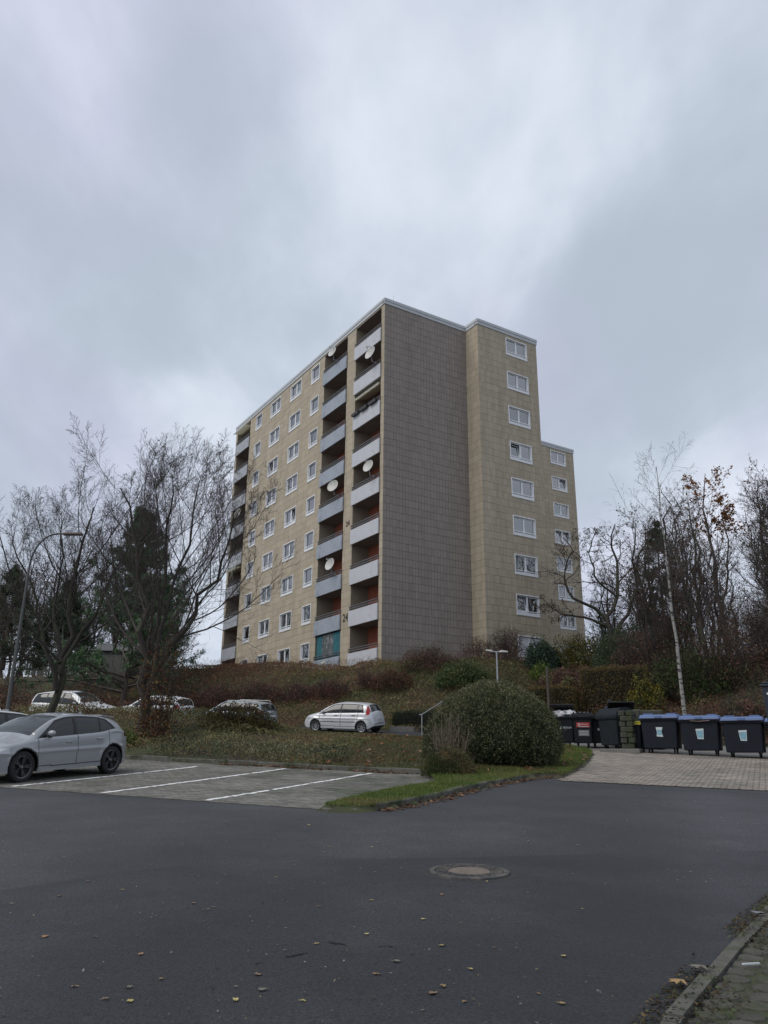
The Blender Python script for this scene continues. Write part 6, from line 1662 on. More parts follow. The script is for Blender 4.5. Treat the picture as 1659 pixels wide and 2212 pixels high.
def container(mw, W_, D_, label, body, lidm, H=1.18, kind='blue', sticker_kind=None, group='wheeled rubbish containers'):
    t = thing('rubbish_container', mw, label, 'container', group)
    wheels(t, mw, W_ * 0.9, D_ * 0.9)
    mb = MB(); hull(W_, D_, 0.16, H, 0.90, mb)
    for q in (-0.25, 0.25): mb.box((q * W_ - 0.02, -D_ * 0.47, 0.3), (q * W_ + 0.02, -D_ * 0.455, H - 0.14))
    b = mb.obj('bin_body', body, t, mw)
    for sx in (-1, 1):
        MB().tube([(sx * (W_ / 2 + 0.02), 0, H - 0.12), (sx * (W_ / 2 + 0.10), 0, H - 0.12)], 0.03, 8).obj('trunnion', m_castor, t, mw)
    MB().box((-W_ / 2 - 0.05, -D_ / 2 - 0.045, H - 0.055), (W_ / 2 + 0.05, -D_ / 2 - 0.028, H - 0.01)).obj('rim_edge', body, b, mw)
    W2 = W_ + 0.05; D2 = D_ + 0.06
    if kind in ('blue', 'flat'):
        lm = mw @ Matrix.Translation((0, D2 / 2, H + 0.005)) @ Matrix.Rotation(-RAD(2.0), 4, 'X')
        lb = MB(); v = []
        prof = [(0.0, 0.07), (-0.06, 0.125), (-D2 * 0.45, 0.145), (-D2 * 0.9, 0.09), (-D2, 0.04), (-D2 - 0.015, -0.03)]
        for (y_, z_) in prof: v += [(-W2 / 2, y_, max(z_ - 0.07, -0.04)), (-W2 / 2 + 0.03, y_, z_), (W2 / 2 - 0.03, y_, z_), (W2 / 2, y_, max(z_ - 0.07, -0.04))]
        f = []
        for i in range(len(prof) - 1):
            for j in range(3): f.append([i * 4 + j, i * 4 + j + 1, i * 4 + 5 + j, i * 4 + 4 + j])
        v += [(-W2 / 2, p[0], -0.04) for p in prof] + [(W2 / 2, p[0], -0.04) for p in prof]
        k = len(prof) * 4; n_ = len(prof)
        for i in range(n_ - 1):
            f.append([i * 4, (i + 1) * 4, k + i + 1, k + i]); f.append([i * 4 + 3, (i + 1) * 4 + 3, k + n_ + i + 1, k + n_ + i])
        lb.add(v, f)
        if kind == 'blue':
            for q in (-0.3, 0.3): lb.box((q * W2 - 0.16, -D2 * 0.72, 0.08), (q * W2 + 0.16, -D2 * 0.2, 0.16))
            lb.box((-0.12, -D2 - 0.03, -0.02), (0.12, -D2 + 0.02, 0.05))
        else:
            for q in np.linspace(-0.4, 0.4, 5): lb.box((q * W2 - 0.02, -D2 * 0.9, 0.08), (q * W2 + 0.02, -D2 * 0.1, 0.153))
        lb.obj('lid', lidm, t, lm)
        MB().tube([(-W2 / 2 + 0.1, -D2 - 0.03, -0.05), (W2 / 2 - 0.1, -D2 - 0.03, -0.05)], 0.012, 6).obj('front_handle', body, t, lm)
    elif kind == 'dome':
        lb = MB(); th = np.linspace(0, math.pi, 15); r_ = D2 / 2
        for i in range(11):
            x0 = -W2 / 2 + W2 * i / 11; x1 = x0 + W2 / 11 * 0.86; e_ = 0.0 if i % 2 else 0.012
            a = [(x0, -(r_ + e_) * math.cos(q), H + (0.34 + e_) * math.sin(q)) for q in th]; b_ = [(x1, p[1], p[2]) for p in a]; c_ = [(-W2 / 2 + W2 * (i + 1) / 11, -r_ * math.cos(q), H + 0.33 * math.sin(q)) for q in th]
            lb.add(a + b_ + c_, [[j, j + 1, 16 + j, 15 + j] for j in range(14)] + [[15 + j, 16 + j, 31 + j, 30 + j] for j in range(14)])
        lb.obj('lid', lidm, t, mw)
        for sx in (-1, 1):
            x_ = sx * (W2 / 2 + 0.012); pts = [(x_, -(r_ + 0.02) * math.cos(q), H + 0.36 * math.sin(q)) for q in th]
            MB().prism(pts, (0.02 * -sx, 0, 0)).obj('lid_side', lidm, t, mw)
            MB().prism([(x_ + 0.02 * sx, -0.10, H - 0.02), (x_ + 0.02 * sx, -0.30, H - 0.4), (x_ + 0.02 * sx, -0.22, H - 0.45), (x_ + 0.02 * sx, 0.12, H + 0.05)], (0.015 * sx, 0, 0)).obj('hinge_arm', lidm, t, mw)
    elif kind == 'open':
        lm = mw @ Matrix.Translation((0, D2 / 2, H + 0.02)) @ Matrix.Rotation(RAD(-28), 4, 'X')
        MB().box((-W2 / 2, -D2 * 0.98, 0), (W2 / 2, 0, 0.05), bev=0.02).obj('lid', lidm, t, lm)
    fy = lambda z: -(D_ * (0.90 + 0.085 * (z - 0.16) / (H - 0.26))) / 2 - 0.004
    fr = mw @ Matrix.Translation((0, 0, 0))
    tilt = math.atan(D_ * 0.0425 / (H - 0.26))
    def front(z): return mw @ Matrix.Translation((0, fy(z), z)) @ Matrix.Rotation(tilt, 4, 'X')
    if sticker_kind == 'blue':
        z = H - 0.47; M_ = front(z)
        q = [(-0.11, 0.17), (0.12, 0.17), (0.075, 0.0), (0.12, -0.16), (-0.10, -0.14), (-0.08, 0.0)]
        MB().prism([(x, -0.003, zz) for x, zz in q], (0, -0.004, 0)).obj('sticker', m_sw, t, M_)
        MB().prism([(x * 0.8, -0.008, zz * 0.55 - 0.01) for x, zz in q], (0, -0.002, 0)).obj('sticker_picture', m_sb, t, M_)
    elif sticker_kind == 'blue2':
        z = H - 0.47; M_ = front(z)
        q = [(-0.13, 0.16), (0.13, 0.17), (0.10, -0.18), (-0.09, -0.17)]
        MB().prism([(x, -0.003, zz) for x, zz in q], (0, -0.004, 0)).obj('sticker', m_sw, t, M_)
        MB().prism([(x * 0.85, -0.008, zz * 0.7 - 0.01) for x, zz in q], (0, -0.002, 0)).obj('sticker_picture', m_sb, t, M_)
    elif sticker_kind == 'logo':
        logo(t, front(H - 0.42), 0.13, -0.003, 0, 0.10)
    elif sticker_kind == 'red':
        M_ = front(H - 0.30)
        sticker('red_label', 0.50, 0.18, m_sr, t, M_, 0, -0.003, 0); logo(t, M_, 0.03, -0.009, 0.015, 0.075)
        MB().box((-0.17, -0.010, -0.075), (0.22, -0.008, -0.055)).obj('label_line', m_sw, t, M_)
        M2 = front(H - 0.60); sticker('grey_label', 0.40, 0.22, m_sg, t, M2, 0.02, -0.003, 0)
        for q in range(3): MB().box((-0.14, -0.010, 0.05 - q * 0.06), (0.18, -0.008, 0.062 - q * 0.06)).obj('label_line', m_sw, t, M2)
    elif sticker_kind == 'logo_small':
        logo(t, front(H - 0.42), 0.12, -0.003, 0, 0.075)
    return t
def binm(x, y, rz): return TR(x, y, float(base_z(y)) + 0.02, rz)
FB = -RAD(29)
def frontpos(fx, fy_, D_, rz):   # front bottom centre to object centre
    return fx - math.sin(rz) * D_ * 0.45, fy_ + math.cos(rz) * D_ * 0.45
lbs = ['blue lidded container with an hourglass shaped pale sticker beside the yellow lidded bin', 'blue lidded container between its two neighbours with cardboard under its lid', 'blue lidded container with a wide pale blue sticker, nearest the right edge but one', 'blue lidded container cut off by the right edge of the picture']
blue = [(9.78, 29.1, 'blue'), (10.90, 28.3, 'blue2'), (12.02, 27.5, 'blue2'), (13.2, 26.8, 'blue')]
for (x, y, sk), lb in zip(blue, lbs):
    X_, Y_ = frontpos(x, y, 1.0, FB); container(binm(X_, Y_, FB), 1.27, 0.95, lb, m_bin, m_blue, 1.17, 'blue', sk)
    if 'between' in lb:
        mwx = binm(X_, Y_, FB)
        cb_ = thing('cardboard', mwx @ Matrix.Translation((0, -0.5, 1.14)), 'crushed cardboard sticking out from under the lid of the middle blue lidded container', 'cardboard')
        for (x0, x1, a, c_) in ((-0.35, -0.05, 4, (0.30, 0.24, 0.17)), (0.05, 0.42, -3, (0.35, 0.25, 0.26))):
            MB().box((x0, -0.57, 1.10), (x1, -0.40, 1.115)).obj('card_flap', mat('card_%d' % a, c_, 0.8), cb_, mwx @ Matrix.Rotation(RAD(a), 4, 'Y'))
FD = -RAD(10)
container(binm(7.05, 32.2, FD), 0.86, 0.85, 'dark container stuffed with rubbish bags, lid raised, leftmost by the dome hedge', m_bin2, m_black, 1.12, 'open', 'logo')
container(binm(7.78, 32.0, FD), 0.74, 0.85, 'dark container with a red label above a grey one', m_bin2, m_bin2, 1.12, 'flat', 'red')
container(binm(8.45, 32.1, FD), 0.74, 0.85, 'plain dark container between the red labelled one and the round lidded one', m_bin2, m_bin2, 1.08, 'flat', 'logo_small')
container(binm(8.82, 31.0, -RAD(62)), 1.0, 0.92, 'dark grey green container with a ribbed half round lid', m_bin3, m_bin3, 1.16, 'dome')
container(binm(9.6, 32.9, FD), 1.0, 0.85, 'open black container behind the round lidded one', m_bin2, m_black, 1.22, 'open')
# paper on lids and rubbish bags
pl = thing('paper_sheet', binm(7.78, 32.0, FD) @ Matrix.Translation((0.05, 0.0, 1.30)), 'white sheet lying on the lid of the red labelled container', 'paper')
MB().box((-0.22, -0.2, -0.005), (0.22, 0.15, 0.004)).obj('sheet', m_sw, pl, binm(7.78, 32.0, FD) @ Matrix.Translation((0.05, 0.0, 1.305)))
rgb_ = np.random.default_rng(8)
for i, (dx, dy, c_, lb) in enumerate(((-0.1, -0.15, (0.42, 0.40, 0.42), 'crumpled pale rubbish bag on top of the overfull container'), (0.25, -0.22, (0.5, 0.5, 0.52), 'white plastic bag hanging over the front edge of the overfull container'), (-0.32, 0.0, (0.35, 0.05, 0.05), 'red wrapper poking out of the overfull container'))):
    mwb = binm(7.05, 32.2, FD) @ Matrix.Translation((dx, dy, 1.20))
    th = np.linspace(0.05, math.pi - 0.05, 9); vv = []
    for a in th:
        for b in np.linspace(0, 2 * math.pi, 14, endpoint=False):
            r_ = (0.2 if i < 2 else 0.1) * (1 + 0.22 * rgb_.normal()); vv.append((r_ * math.sin(a) * math.cos(b) * 1.3, r_ * math.sin(a) * math.sin(b), r_ * 0.75 * math.cos(a)))
    ff = [[a * 14 + b, a * 14 + (b + 1) % 14, (a + 1) * 14 + (b + 1) % 14, (a + 1) * 14 + b] for a in range(8) for b in range(14)]
    tag(mobj('rubbish_bag', mesh_np('rubbish_bag', vv, ff, mat('bag_%d' % i, c_, 0.35)), None, mwb), lb, 'rubbish bag')
# small bin with yellow lid
mwy = binm(9.22, 30.0, FB)
t = thing('wheelie_bin', mwy, 'narrow dark bin with a yellow lid between the block pillar and the blue lids', 'bin')
mb = MB(); hull(0.50, 0.55, 0.10, 0.98, 0.80, mb, 0.03); mb.obj('bin_body', m_bin3, t, mwy)
MB().box((-0.27, -0.31, 0.985), (0.27, 0.29, 1.06), bev=0.03).box((-0.27, -0.33, 0.93), (0.27, -0.29, 1.0)).obj('lid', m_yel, t, mwy)
for sx in (-1, 1): MB().lathe([(0.001, -0.02), (0.1, -0.02), (0.1, 0.02), (0.001, 0.02)], 14, T=Matrix.Translation((sx * 0.2, 0.2, 0.1)) @ Matrix.Rotation(math.pi / 2, 4, 'Y')).obj('wheel', m_tyre, t, mwy)
sticker('label', 0.16, 0.16, m_sg, t, mwy, -0.05, -0.262, 0.55)
# pillar of rough blocks on a slab
mwp = binm(8.86, 29.75, FB)
t = thing('block_pillar', mwp, 'mossy pillar of stacked rough stone blocks between the two groups of containers', 'pillar')
m_blk = mat('mossy_block', (0.060, 0.058, 0.048), 0.95, var=0.3, scale=4, bump=0.6, bscale=18, alt=(0.035, 0.042, 0.022), altscale=3)
for i in range(7):
    for j in range(2):
        o_ = rgb_.normal(size=2) * 0.02; w_ = 0.235
        MB().box((-w_ + j * w_ + 0.006, -0.2, 0), (j * w_ - 0.006, 0.2, 0.185), bev=0.022).obj('stone_block', m_blk, t, mwp @ Matrix.Translation((o_[0], o_[1], 0.12 + i * 0.19)) @ Matrix.Rotation(rgb_.normal() * 0.04, 4, 'Z'))
MB().box((-0.95, -0.42, -0.05), (0.45, 0.35, 0.115), bev=0.02).obj('base_slab', m_conc, t, mwp)
# rubble blocks lying behind
for i, (x, y, lb) in enumerate(((9.65, 31.9, 'dark stone block behind the yellow lidded bin'), (10.35, 31.6, 'dark stone block behind the first blue lid'))):
    MB().box((-0.42, -0.25, 0), (0.42, 0.25, 1.42), bev=0.04).obj('stone_stack', m_blk, None, binm(x, y, FB + 0.1 * i), label=lb, cat='stone block')

# tall dark steel container at the right edge
mwd = TR(11.75, 23.6, float(base_z(23.6)), -RAD(35))
t = thing('skip_container', mwd, 'tall dark blue steel container with flared rim cut off by the right edge', 'container')
m_dk = mat('steel_dark_blue', (0.016, 0.022, 0.034), 0.4, var=0.2, scale=2)
mb = MB(); v = []
for (w, z) in ((0.98, 0.12), (1.12, 2.28)): v += [(-w / 2 * 1.0, -w / 2, z), (w / 2, -w / 2, z), (w / 2, w / 2, z), (-w / 2, w / 2, z)]
mb.add(v, [[3, 2, 1, 0], [4, 5, 6, 7], [0, 1, 5, 4], [1, 2, 6, 5], [2, 3, 7, 6], [3, 0, 4, 7]])
for q in (-0.3, 0.0, 0.3): mb.box((q - 0.03, -0.585, 0.3), (q + 0.03, -0.50, 2.1))
mb.obj('container_body', m_dk, t, mwd)
MB().box((-0.62, -0.62, 2.283), (0.62, 0.62, 2.35), bev=0.02).obj('flared_rim', m_dk, t, mwd)
MB().box((-0.56, -0.56, 2.352), (0.56, 0.56, 2.42), bev=0.03).obj('lid', m_dk, t, mwd)
MB().lathe([(0.001, 0), (0.035, 0), (0.035, 0.01), (0.001, 0.01)], 12, T=Matrix.Translation((-0.42, -0.568, 2.08)) @ Matrix.Rotation(math.pi / 2, 4, 'X')).obj('reflector', m_sw, t, mwd)
for sx in (-1, 1): MB().box((sx * 0.4 - 0.06, -0.48, 0.0), (sx * 0.4 + 0.06, 0.48, 0.118)).obj('foot', m_trim, t, mwd)

# ------------------------------------------------------------------ lamps, rail, post
m_lhead = mat('lamp_head', (0.34, 0.33, 0.31), 0.5, var=0.1)
def double_lamp(x, y, ztop, label, H=4.2):
    zb = ztop - H; mwl = TR(x, y, zb, RAD(-8)); t = thing('street_lamp', mwl, label, 'street lamp')
    MB().tube([(0, 0, 0), (0, 0, 1.0), (0, 0, H - 0.14)], [0.06, 0.05, 0.038], 10).obj('pole', m_metal, t, mwl, smooth=True)
    MB().tube([(0, 0, H - 0.16), (0, 0, H)], 0.048, 10).tube([(-0.14, 0, H - 0.02), (0.14, 0, H - 0.02)], 0.03, 8).obj('collar', m_metal, t, mwl)
    for sx in (-1, 1):
        hm = mwl @ Matrix.Translation((sx * 0.12, 0, H - 0.02)) @ (Matrix.Identity(4) if sx > 0 else Matrix.Rotation(math.pi, 4, 'Z')) @ Matrix.Rotation(RAD(-10 if sx < 0 else 2), 4, 'Y')
        v = [(0, -0.05, -0.03), (0, 0.05, -0.03), (0.10, 0.15, -0.03), (0.42, 0.13, -0.02), (0.42, -0.13, -0.02), (0.10, -0.15, -0.03),
             (0, -0.04, 0.04), (0, 0.04, 0.04), (0.12, 0.11, 0.075), (0.38, 0.09, 0.045), (0.38, -0.09, 0.045), (0.12, -0.11, 0.075)]
        f = [[0, 1, 2, 3, 4, 5], [11, 10, 9, 8, 7, 6]] + [[i, (i + 1) % 6, 6 + (i + 1) % 6, 6 + i] for i in range(6)]
        h_ = MB().add(v, f).obj('lamp_head', m_lhead, t, hm)
        MB().poly([(0.12, -0.10, -0.034), (0.38, -0.09, -0.028), (0.38, 0.09, -0.028), (0.12, 0.10, -0.034)]).obj('lens', mat('lamp_lens', (0.45, 0.44, 0.38), 0.2), h_, hm)
double_lamp(5.4, 38.0, 1.424 + 38.4 * 0.1365, 'double headed street lamp rising behind the dome hedge')
double_lamp(11.65, 52.3, 1.424 + 53.6 * 0.1405, 'distant double headed street lamp in front of the second block')
# old curved lamp at the left
zb = gz(-11.6, 25.4); mwl = TR(-11.55, 25.3, zb)
t = thing('street_lamp', mwl, 'tall old street lamp with a long curved arm at the left edge', 'street lamp')
th = np.linspace(0, math.pi / 2, 9)
arc_ = [(0, 0, 0), (0, 0, 2.2), (0.02, 0, 5.6)] + [(0.02 + 0.78 * (1 - math.cos(q)), 0, 5.95 + 1.10 * math.sin(q)) for q in th] + [(1.02, 0, 7.06)]
MB().tube(arc_, [0.065, 0.06, 0.038] + [0.03] * 9 + [0.026], 10).obj('pole', mat('lamp_paint_grey', (0.07, 0.073, 0.07), 0.6, var=0.2, scale=3), t, mwl, smooth=True)
MB().box((0.98, -0.08, 7.0), (1.62, 0.08, 7.09), bev=0.03).obj('lamp_head', mat('lamp_head_rusty', (0.11, 0.085, 0.07), 0.6), t, mwl)
MB().box((-0.10, -0.13, 0.6), (0.10, -0.08, 1.4)).obj('service_hatch', m_metal, t, mwl)
# handrail at the bank foot
x_, y_ = 1.86, 38.4; zb = float(base_z(y_)) ; mwl = TR(x_, y_, zb)
t = thing('handrail', mwl, 'galvanised handrail at the foot of the steps left of the dome hedge', 'handrail')
MB().tube([(0, 0, -0.1), (0, 0, 0.92)], 0.026, 8).tube([(1.0, 1.6, 0.2), (1.0, 1.6, 1.6)], 0.026, 8).obj('post', m_metal, t, mwl)
MB().tube([(-0.12, 0, 0.93), (0, 0, 0.94), (1.1, 1.75, 1.68)], 0.028, 8).obj('rail', m_metal, t, mwl)
MB().box((-1.2, 1.4, -0.2), (0.9, 1.6, 0.5)).obj('retaining_wall', m_conc, None, TR(1.6, 39.2, zb), label='low concrete wall at the foot of the bank behind the handrail', cat='wall')
MB().tube([(0, 0, 0), (0, 0, 3.0)], 0.06, 8).box((-0.1, -0.1, -0.05), (0.1, 0.1, 0.25)).obj('wooden_post', mat('old_wood', (0.075, 0.065, 0.055), 0.9, var=0.3), None, TR(7.95, 39.0, gz(7.95, 39.0) - 0.2), label='grey wooden post at the left end of the clipped brown hedge', cat='post')

# garden fence and low roof far left behind the trees
zf = gz(-19, 58)
t = thing('wooden_fence', TR(-21, 58, zf - 0.3), 'weathered board fence on the level ground behind the pine', 'fence')
for i in range(52): MB().box((-4.6 + i * 0.2, 0, 0), (-4.6 + i * 0.2 + 0.16, 0.02, 1.5 + 0.03 * math.sin(i * 2.1))).obj('fence_board', mat('fence_wood', (0.13, 0.13, 0.12), 0.9, var=0.25), t, TR(-21, 58, zf - 0.15))
MB().box((-4.7, 0.021, 0.5), (5.9, 0.07, 0.6)).box((-4.7, 0.021, 1.3), (5.9, 0.07, 1.4)).obj('fence_rail', mat('fence_wood'), t, TR(-21, 58, zf - 0.3))
t = thing('garden_shed', TR(-19.5, 63, gz(-19.5, 63)), 'low grey garden shed behind the board fence', 'shed')
zs = gz(-19.5, 63)
MB().box((-2.5, -1.5, 0), (2.5, 1.5, 2.1)).obj('wall', mat('shed_wall', (0.16, 0.16, 0.155), 0.9), t, TR(-19.5, 63, zs))
MB().prism([(-2.8, -1.8, 2.1), (-2.8, 0, 2.9), (-2.8, 1.8, 2.1)], (5.6, 0, 0)).obj('roof', mat('shed_roof', (0.10, 0.10, 0.10), 0.9), t, TR(-19.5, 63, zs + 0.003))
MB().box((-0.5, -1.53, 0.1), (0.5, -1.502, 1.9)).obj('door', mat('shed_door', (0.09, 0.08, 0.07), 0.9), t, TR(-19.5, 63, zs))

# ------------------------------------------------------------------ person behind the containers
px_, py_ = 9.75, 35.2; pz = float(base_z(py_)) + 0.02; mwp = TR(px_, py_, pz, RAD(15))
t = thing('person', mwp, 'person in a dark cap and dark jacket standing behind the dark containers', 'person')
def skin(name, verts, edges, radii, mt, parent, mw, sub=2):
    me = bpy.data.meshes.new(name); me.from_pydata(verts, edges, []); me.materials.append(mt)
    o = mobj(name, me, parent, mw)
    sk = o.modifiers.new('skin', 'SKIN'); sk.use_smooth_shade = True
    for i, r in enumerate(radii): me.skin_vertices[0].data[i].radius = (r, r) if not isinstance(r, tuple) else r
    me.skin_vertices[0].data[0].use_root = True
    ss = o.modifiers.new('sub', 'SUBSURF'); ss.levels = sub; ss.render_levels = sub
    return o
m_jk = mat('jacket_navy', (0.022, 0.028, 0.045), 0.8, var=0.2); m_tr = mat('trousers_dark', (0.02, 0.02, 0.024), 0.85); m_sk = mat('skin', (0.36, 0.19, 0.13), 0.55)
vs = [(0, 0, 0.92), (0, 0, 1.1), (0, -0.03, 1.3), (0, -0.05, 1.43), (0, -0.07, 1.50), (0.10, 0, 0.88), (0.11, 0, 0.48), (0.12, 0.02, 0.09), (0.12, -0.12, 0.05), (-0.10, 0, 0.88), (-0.11, 0, 0.48), (-0.12, 0.02, 0.09), (-0.12, -0.12, 0.05),
      (0.19, -0.05, 1.40), (0.25, -0.06, 1.14), (0.24, -0.25, 0.98), (0.22, -0.33, 0.95), (-0.19, -0.05, 1.40), (-0.25, -0.06, 1.14), (-0.24, -0.25, 0.98), (-0.22, -0.33, 0.95)]
es = [(0, 1), (1, 2), (2, 3), (3, 4), (0, 5), (5, 6), (6, 7), (7, 8), (0, 9), (9, 10), (10, 11), (11, 12), (3, 13), (13, 14), (14, 15), (15, 16), (3, 17), (17, 18), (18, 19), (19, 20)]
rd_ = [(0.16, 0.11), (0.16, 0.11), (0.18, 0.115), (0.15, 0.10), 0.06, 0.09, 0.06, 0.045, 0.04, 0.09, 0.06, 0.045, 0.04, 0.07, 0.052, 0.042, 0.03, 0.07, 0.052, 0.042, 0.03]
pb = skin('body', vs, es, rd_, m_jk, t, mwp)
def head_mesh():
    v, f = [], []; th = np.linspace(0.02, math.pi - 0.02, 15); n = 20
    for a in th:
        for b in np.linspace(0, 2 * math.pi, n, endpoint=False):
            x, y, z = math.sin(a) * math.cos(b), math.sin(a) * math.sin(b), math.cos(a)
            X, Y, Z = 0.077 * x, 0.096 * y, 0.118 * z
            if z < 0: X *= 1 - 0.28 * z * z; Y *= 1 - 0.18 * z * z
            fr_ = math.exp(-((b - 1.5 * math.pi) / 0.22) ** 2)
            Y -= 0.026 * fr_ * math.exp(-((z + 0.12) / 0.16) ** 2); Y += 0.008 * fr_ * math.exp(-((z - 0.18) / 0.1) ** 2)
            v.append((X, Y, Z))
    for i in range(14):
        for j in range(n): f.append([i * n + j, i * n + (j + 1) % n, (i + 1) * n + (j + 1) % n, (i + 1) * n + j])
    return v, f
hv, hf = head_mesh(); hm_ = mwp @ Matrix.Translation((0, -0.09, 1.625)) @ Matrix.Rotation(RAD(12), 4, 'X')
hd_ = mobj('head', mesh_np('head', hv, hf, m_sk, smooth=True), t, hm_)
for sx in (-1, 1):
    MB().box((sx * 0.078 - 0.008, -0.01, -0.03), (sx * 0.078 + 0.008, 0.03, 0.03), bev=0.006).obj('ear', m_sk, hd_, hm_)
    MB().lathe([(0.001, 0), (0.012, 0.0), (0.010, 0.006), (0.001, 0.008)], 8, T=Matrix.Translation((sx * 0.032, -0.086, 0.018)) @ Matrix.Rotation(RAD(90), 4, 'X')).obj('eye', m_trim, hd_, hm_)
MB().box((-0.025, -0.093, -0.056), (0.025, -0.085, -0.05)).obj('mouth', mat('lips', (0.25, 0.09, 0.08), 0.6), hd_, hm_)
cap = MB(); cap.lathe([(0.10, 0.035), (0.102, 0.06), (0.09, 0.10), (0.05, 0.13), (0.001, 0.138)], 20)
cap.prism([(-0.07, -0.08, 0.045), (-0.055, -0.17, 0.035), (0.0, -0.19, 0.032), (0.055, -0.17, 0.035), (0.07, -0.08, 0.045)], (0, 0, 0.012)); cap.obj('cap', mat('cap_black', (0.014, 0.014, 0.018), 0.8), t, hm_)
for sx in (-1, 1):
    hnd = mwp @ Matrix.Translation((sx * 0.22, -0.36, 0.94))
    vs_ = [(0, 0.04, 0.01), (0, -0.03, 0)]; es_ = [(0, 1)]; rr_ = [0.022, (0.036, 0.016)]
    hb_ = skin('hand', vs_, es_, rr_, m_sk, t, hnd, 1)
    for q, (fx_, ln_) in enumerate(((-0.028, 0.062), (-0.010, 0.072), (0.010, 0.068), (0.028, 0.052))):
        MB().tube([(fx_, -0.05, 0), (fx_, -0.05 - ln_ * 0.6, -0.006), (fx_, -0.05 - ln_ * 0.9, -0.03)], [0.009, 0.008, 0.006], 6).obj('finger', m_sk, hb_, hnd)
    MB().tube([(-sx * 0.03, 0.0, 0), (-sx * 0.055, -0.03, -0.005), (-sx * 0.06, -0.06, -0.015)], [0.011, 0.010, 0.007], 6).obj('thumb', m_sk, hb_, hnd)

# ------------------------------------------------------------------ fallen leaves and litter
LC = [(0.36, 0.29, 0.10), (0.28, 0.18, 0.07), (0.26, 0.15, 0.07), (0.17, 0.11, 0.065), (0.13, 0.12, 0.09), (0.45, 0.38, 0.16)]
def leaf_shape(s, rg_, lobed=False):
    n = 12; v = [(0, 0, 0.006 * s / 0.05)]
    for i in range(n):
        a = 2 * math.pi * i / n; r_ = s * (0.55 + 0.45 * abs(math.cos(a * 0.5)) ** 1.5)
        if lobed: r_ = s * (0.55 + 0.45 * (i % 2))
        v.append((r_ * math.cos(a), r_ * 0.75 * math.sin(a), 0.012 * s / 0.05 * rg_.normal() * 0.5 + 0.004))
    v.append((-s * 1.5, 0.01 * s, 0.004)); f = [[0, 1 + i, 1 + (i + 1) % n] for i in range(n)]
    f.append([1 + n // 2, 1 + n // 2 + 1, n + 1])
    return v, f
rgl = np.random.default_rng(12)
LM = [mat('fallen_leaf_%s' % nm, c, 0.6, var=0.2, scale=30) for nm, c in zip(('yellow', 'ochre', 'tan', 'brown', 'grey', 'pale'), LC)]
# specific leaves at the places where they lie in the street (x, y, size, colour index)
spec = [(0.33, 6.7, .034, 0), (-0.09, 6.25, .035, 5), (0.55, 5.45, .040, 0), (0.36, 5.12, .038, 1), (0.97, 4.85, .040, 1), (-1.26, 5.2, .036, 1), (-0.77, 4.85, .036, 0), (-0.77, 4.86, .034, 5), (-1.7, 5.05, .04, 2), (-2.05, 4.86, .04, 3),
        (1.63, 7.1, .026, 0), (1.18, 5.75, .036, 0), (0.88, 5.0, .03, 2), (-0.41, 4.85, .03, 0), (-0.72, 5.3, .045, 3), (-1.52, 5.7, .044, 2), (-2.3, 6.1, .055, 2), (0.6, 6.6, .022, 3), (-0.5, 7.1, .04, 3), (0.1, 5.6, .05, 4),
        (1.0, 8.2, .024, 5), (0.85, 8.9, .022, 0), (1.9, 8.6, .02, 5), (1.3, 7.7, .022, 0), (-1.0, 8.3, .035, 2), (-0.2, 8.8, .03, 3), (-3.4, 9.3, .03, 5), (-0.65, 9.8, .028, 5), (-1.7, 11.4, .034, 1), (2.4, 10.5, .03, 5), (1.2, 10.9, .026, 3), (0.3, 5.0, .06, 3)]
meshes_l = [leaf_shape(1.0, rgl, q % 3 == 2) for q in range(5)]
LMESH = {}
def drop_leaf(x, y, s, c, z=None, label=None, group=None, q=None):
    q = rgl.integers(0, 5) if q is None else q; key = (int(q), int(c))
    if key not in LMESH: LMESH[key] = mesh_np('fallen_leaf', meshes_l[key[0]][0], meshes_l[key[0]][1], LM[key[1]])
    mw_ = TR(x, y, float(base_z(y)) + 0.012 if z is None else z, rgl.random() * 6.28) @ Matrix.Diagonal((s, s * (0.7 + 0.5 * rgl.random()), s * (0.4 + 0.8 * rgl.random()), 1))
    return mobj('fallen_leaf', LMESH[key], None, mw_, label=label or 'small fallen autumn leaf lying on the dark asphalt', cat='leaf', group=group or 'fallen leaves scattered on the asphalt')
for (x, y, s, c) in spec: drop_leaf(x, y, s * 0.62, c)
for i in range(90):
    y = 4.8 + 14 * rgl.random() ** 1.3; x = (rgl.random() * 2 - 1) * 0.46 * y
    if x > 1.2 and y < 8: continue
    if x < -1.2 and y > 12.2 - x * 0 and lotw(x, y) > 12: continue
    if lotw(x, y) > 18.8 or inpoly(np.array([x]), np.array([y]), VERGE)[0]: continue
    drop_leaf(x, y, 0.014 + 0.016 * rgl.random(), rgl.choice([0, 2, 3, 3, 4, 5]))
drop_leaf(1.70, 5.13, 0.062, 1, base_z(5.13) + 0.045, 'large ochre leaf on the dirt beside the kerb in the bottom right corner', 'x', 2)['group'] = 'large leaves at the near kerb'
drop_leaf(1.93, 5.42, 0.070, 4, base_z(5.42) + 0.045, 'curled grey leaf lying across the edge of the near kerb', 'x', 2)['group'] = 'large leaves at the near kerb'
MB().box((-0.06, -0.007, 0), (0.06, 0.007, 0.008)).obj('litter_strip', m_sw, None, TR(2.28, 5.50, float(base_z(5.5)) + 0.035, 0.25), label='white strip of litter lying on the pavement stones', cat='litter')
MB().poly([(-0.04, -0.035, 0), (0.04, -0.04, 0.006), (0.045, 0.03, 0), (-0.035, 0.04, 0.008)]).obj('litter_sheet', m_sg, None, TR(2.93, 6.84, float(base_z(6.84)) + 0.05, 0.3), label='flat grey piece of litter by the kerb at the right edge', cat='litter')
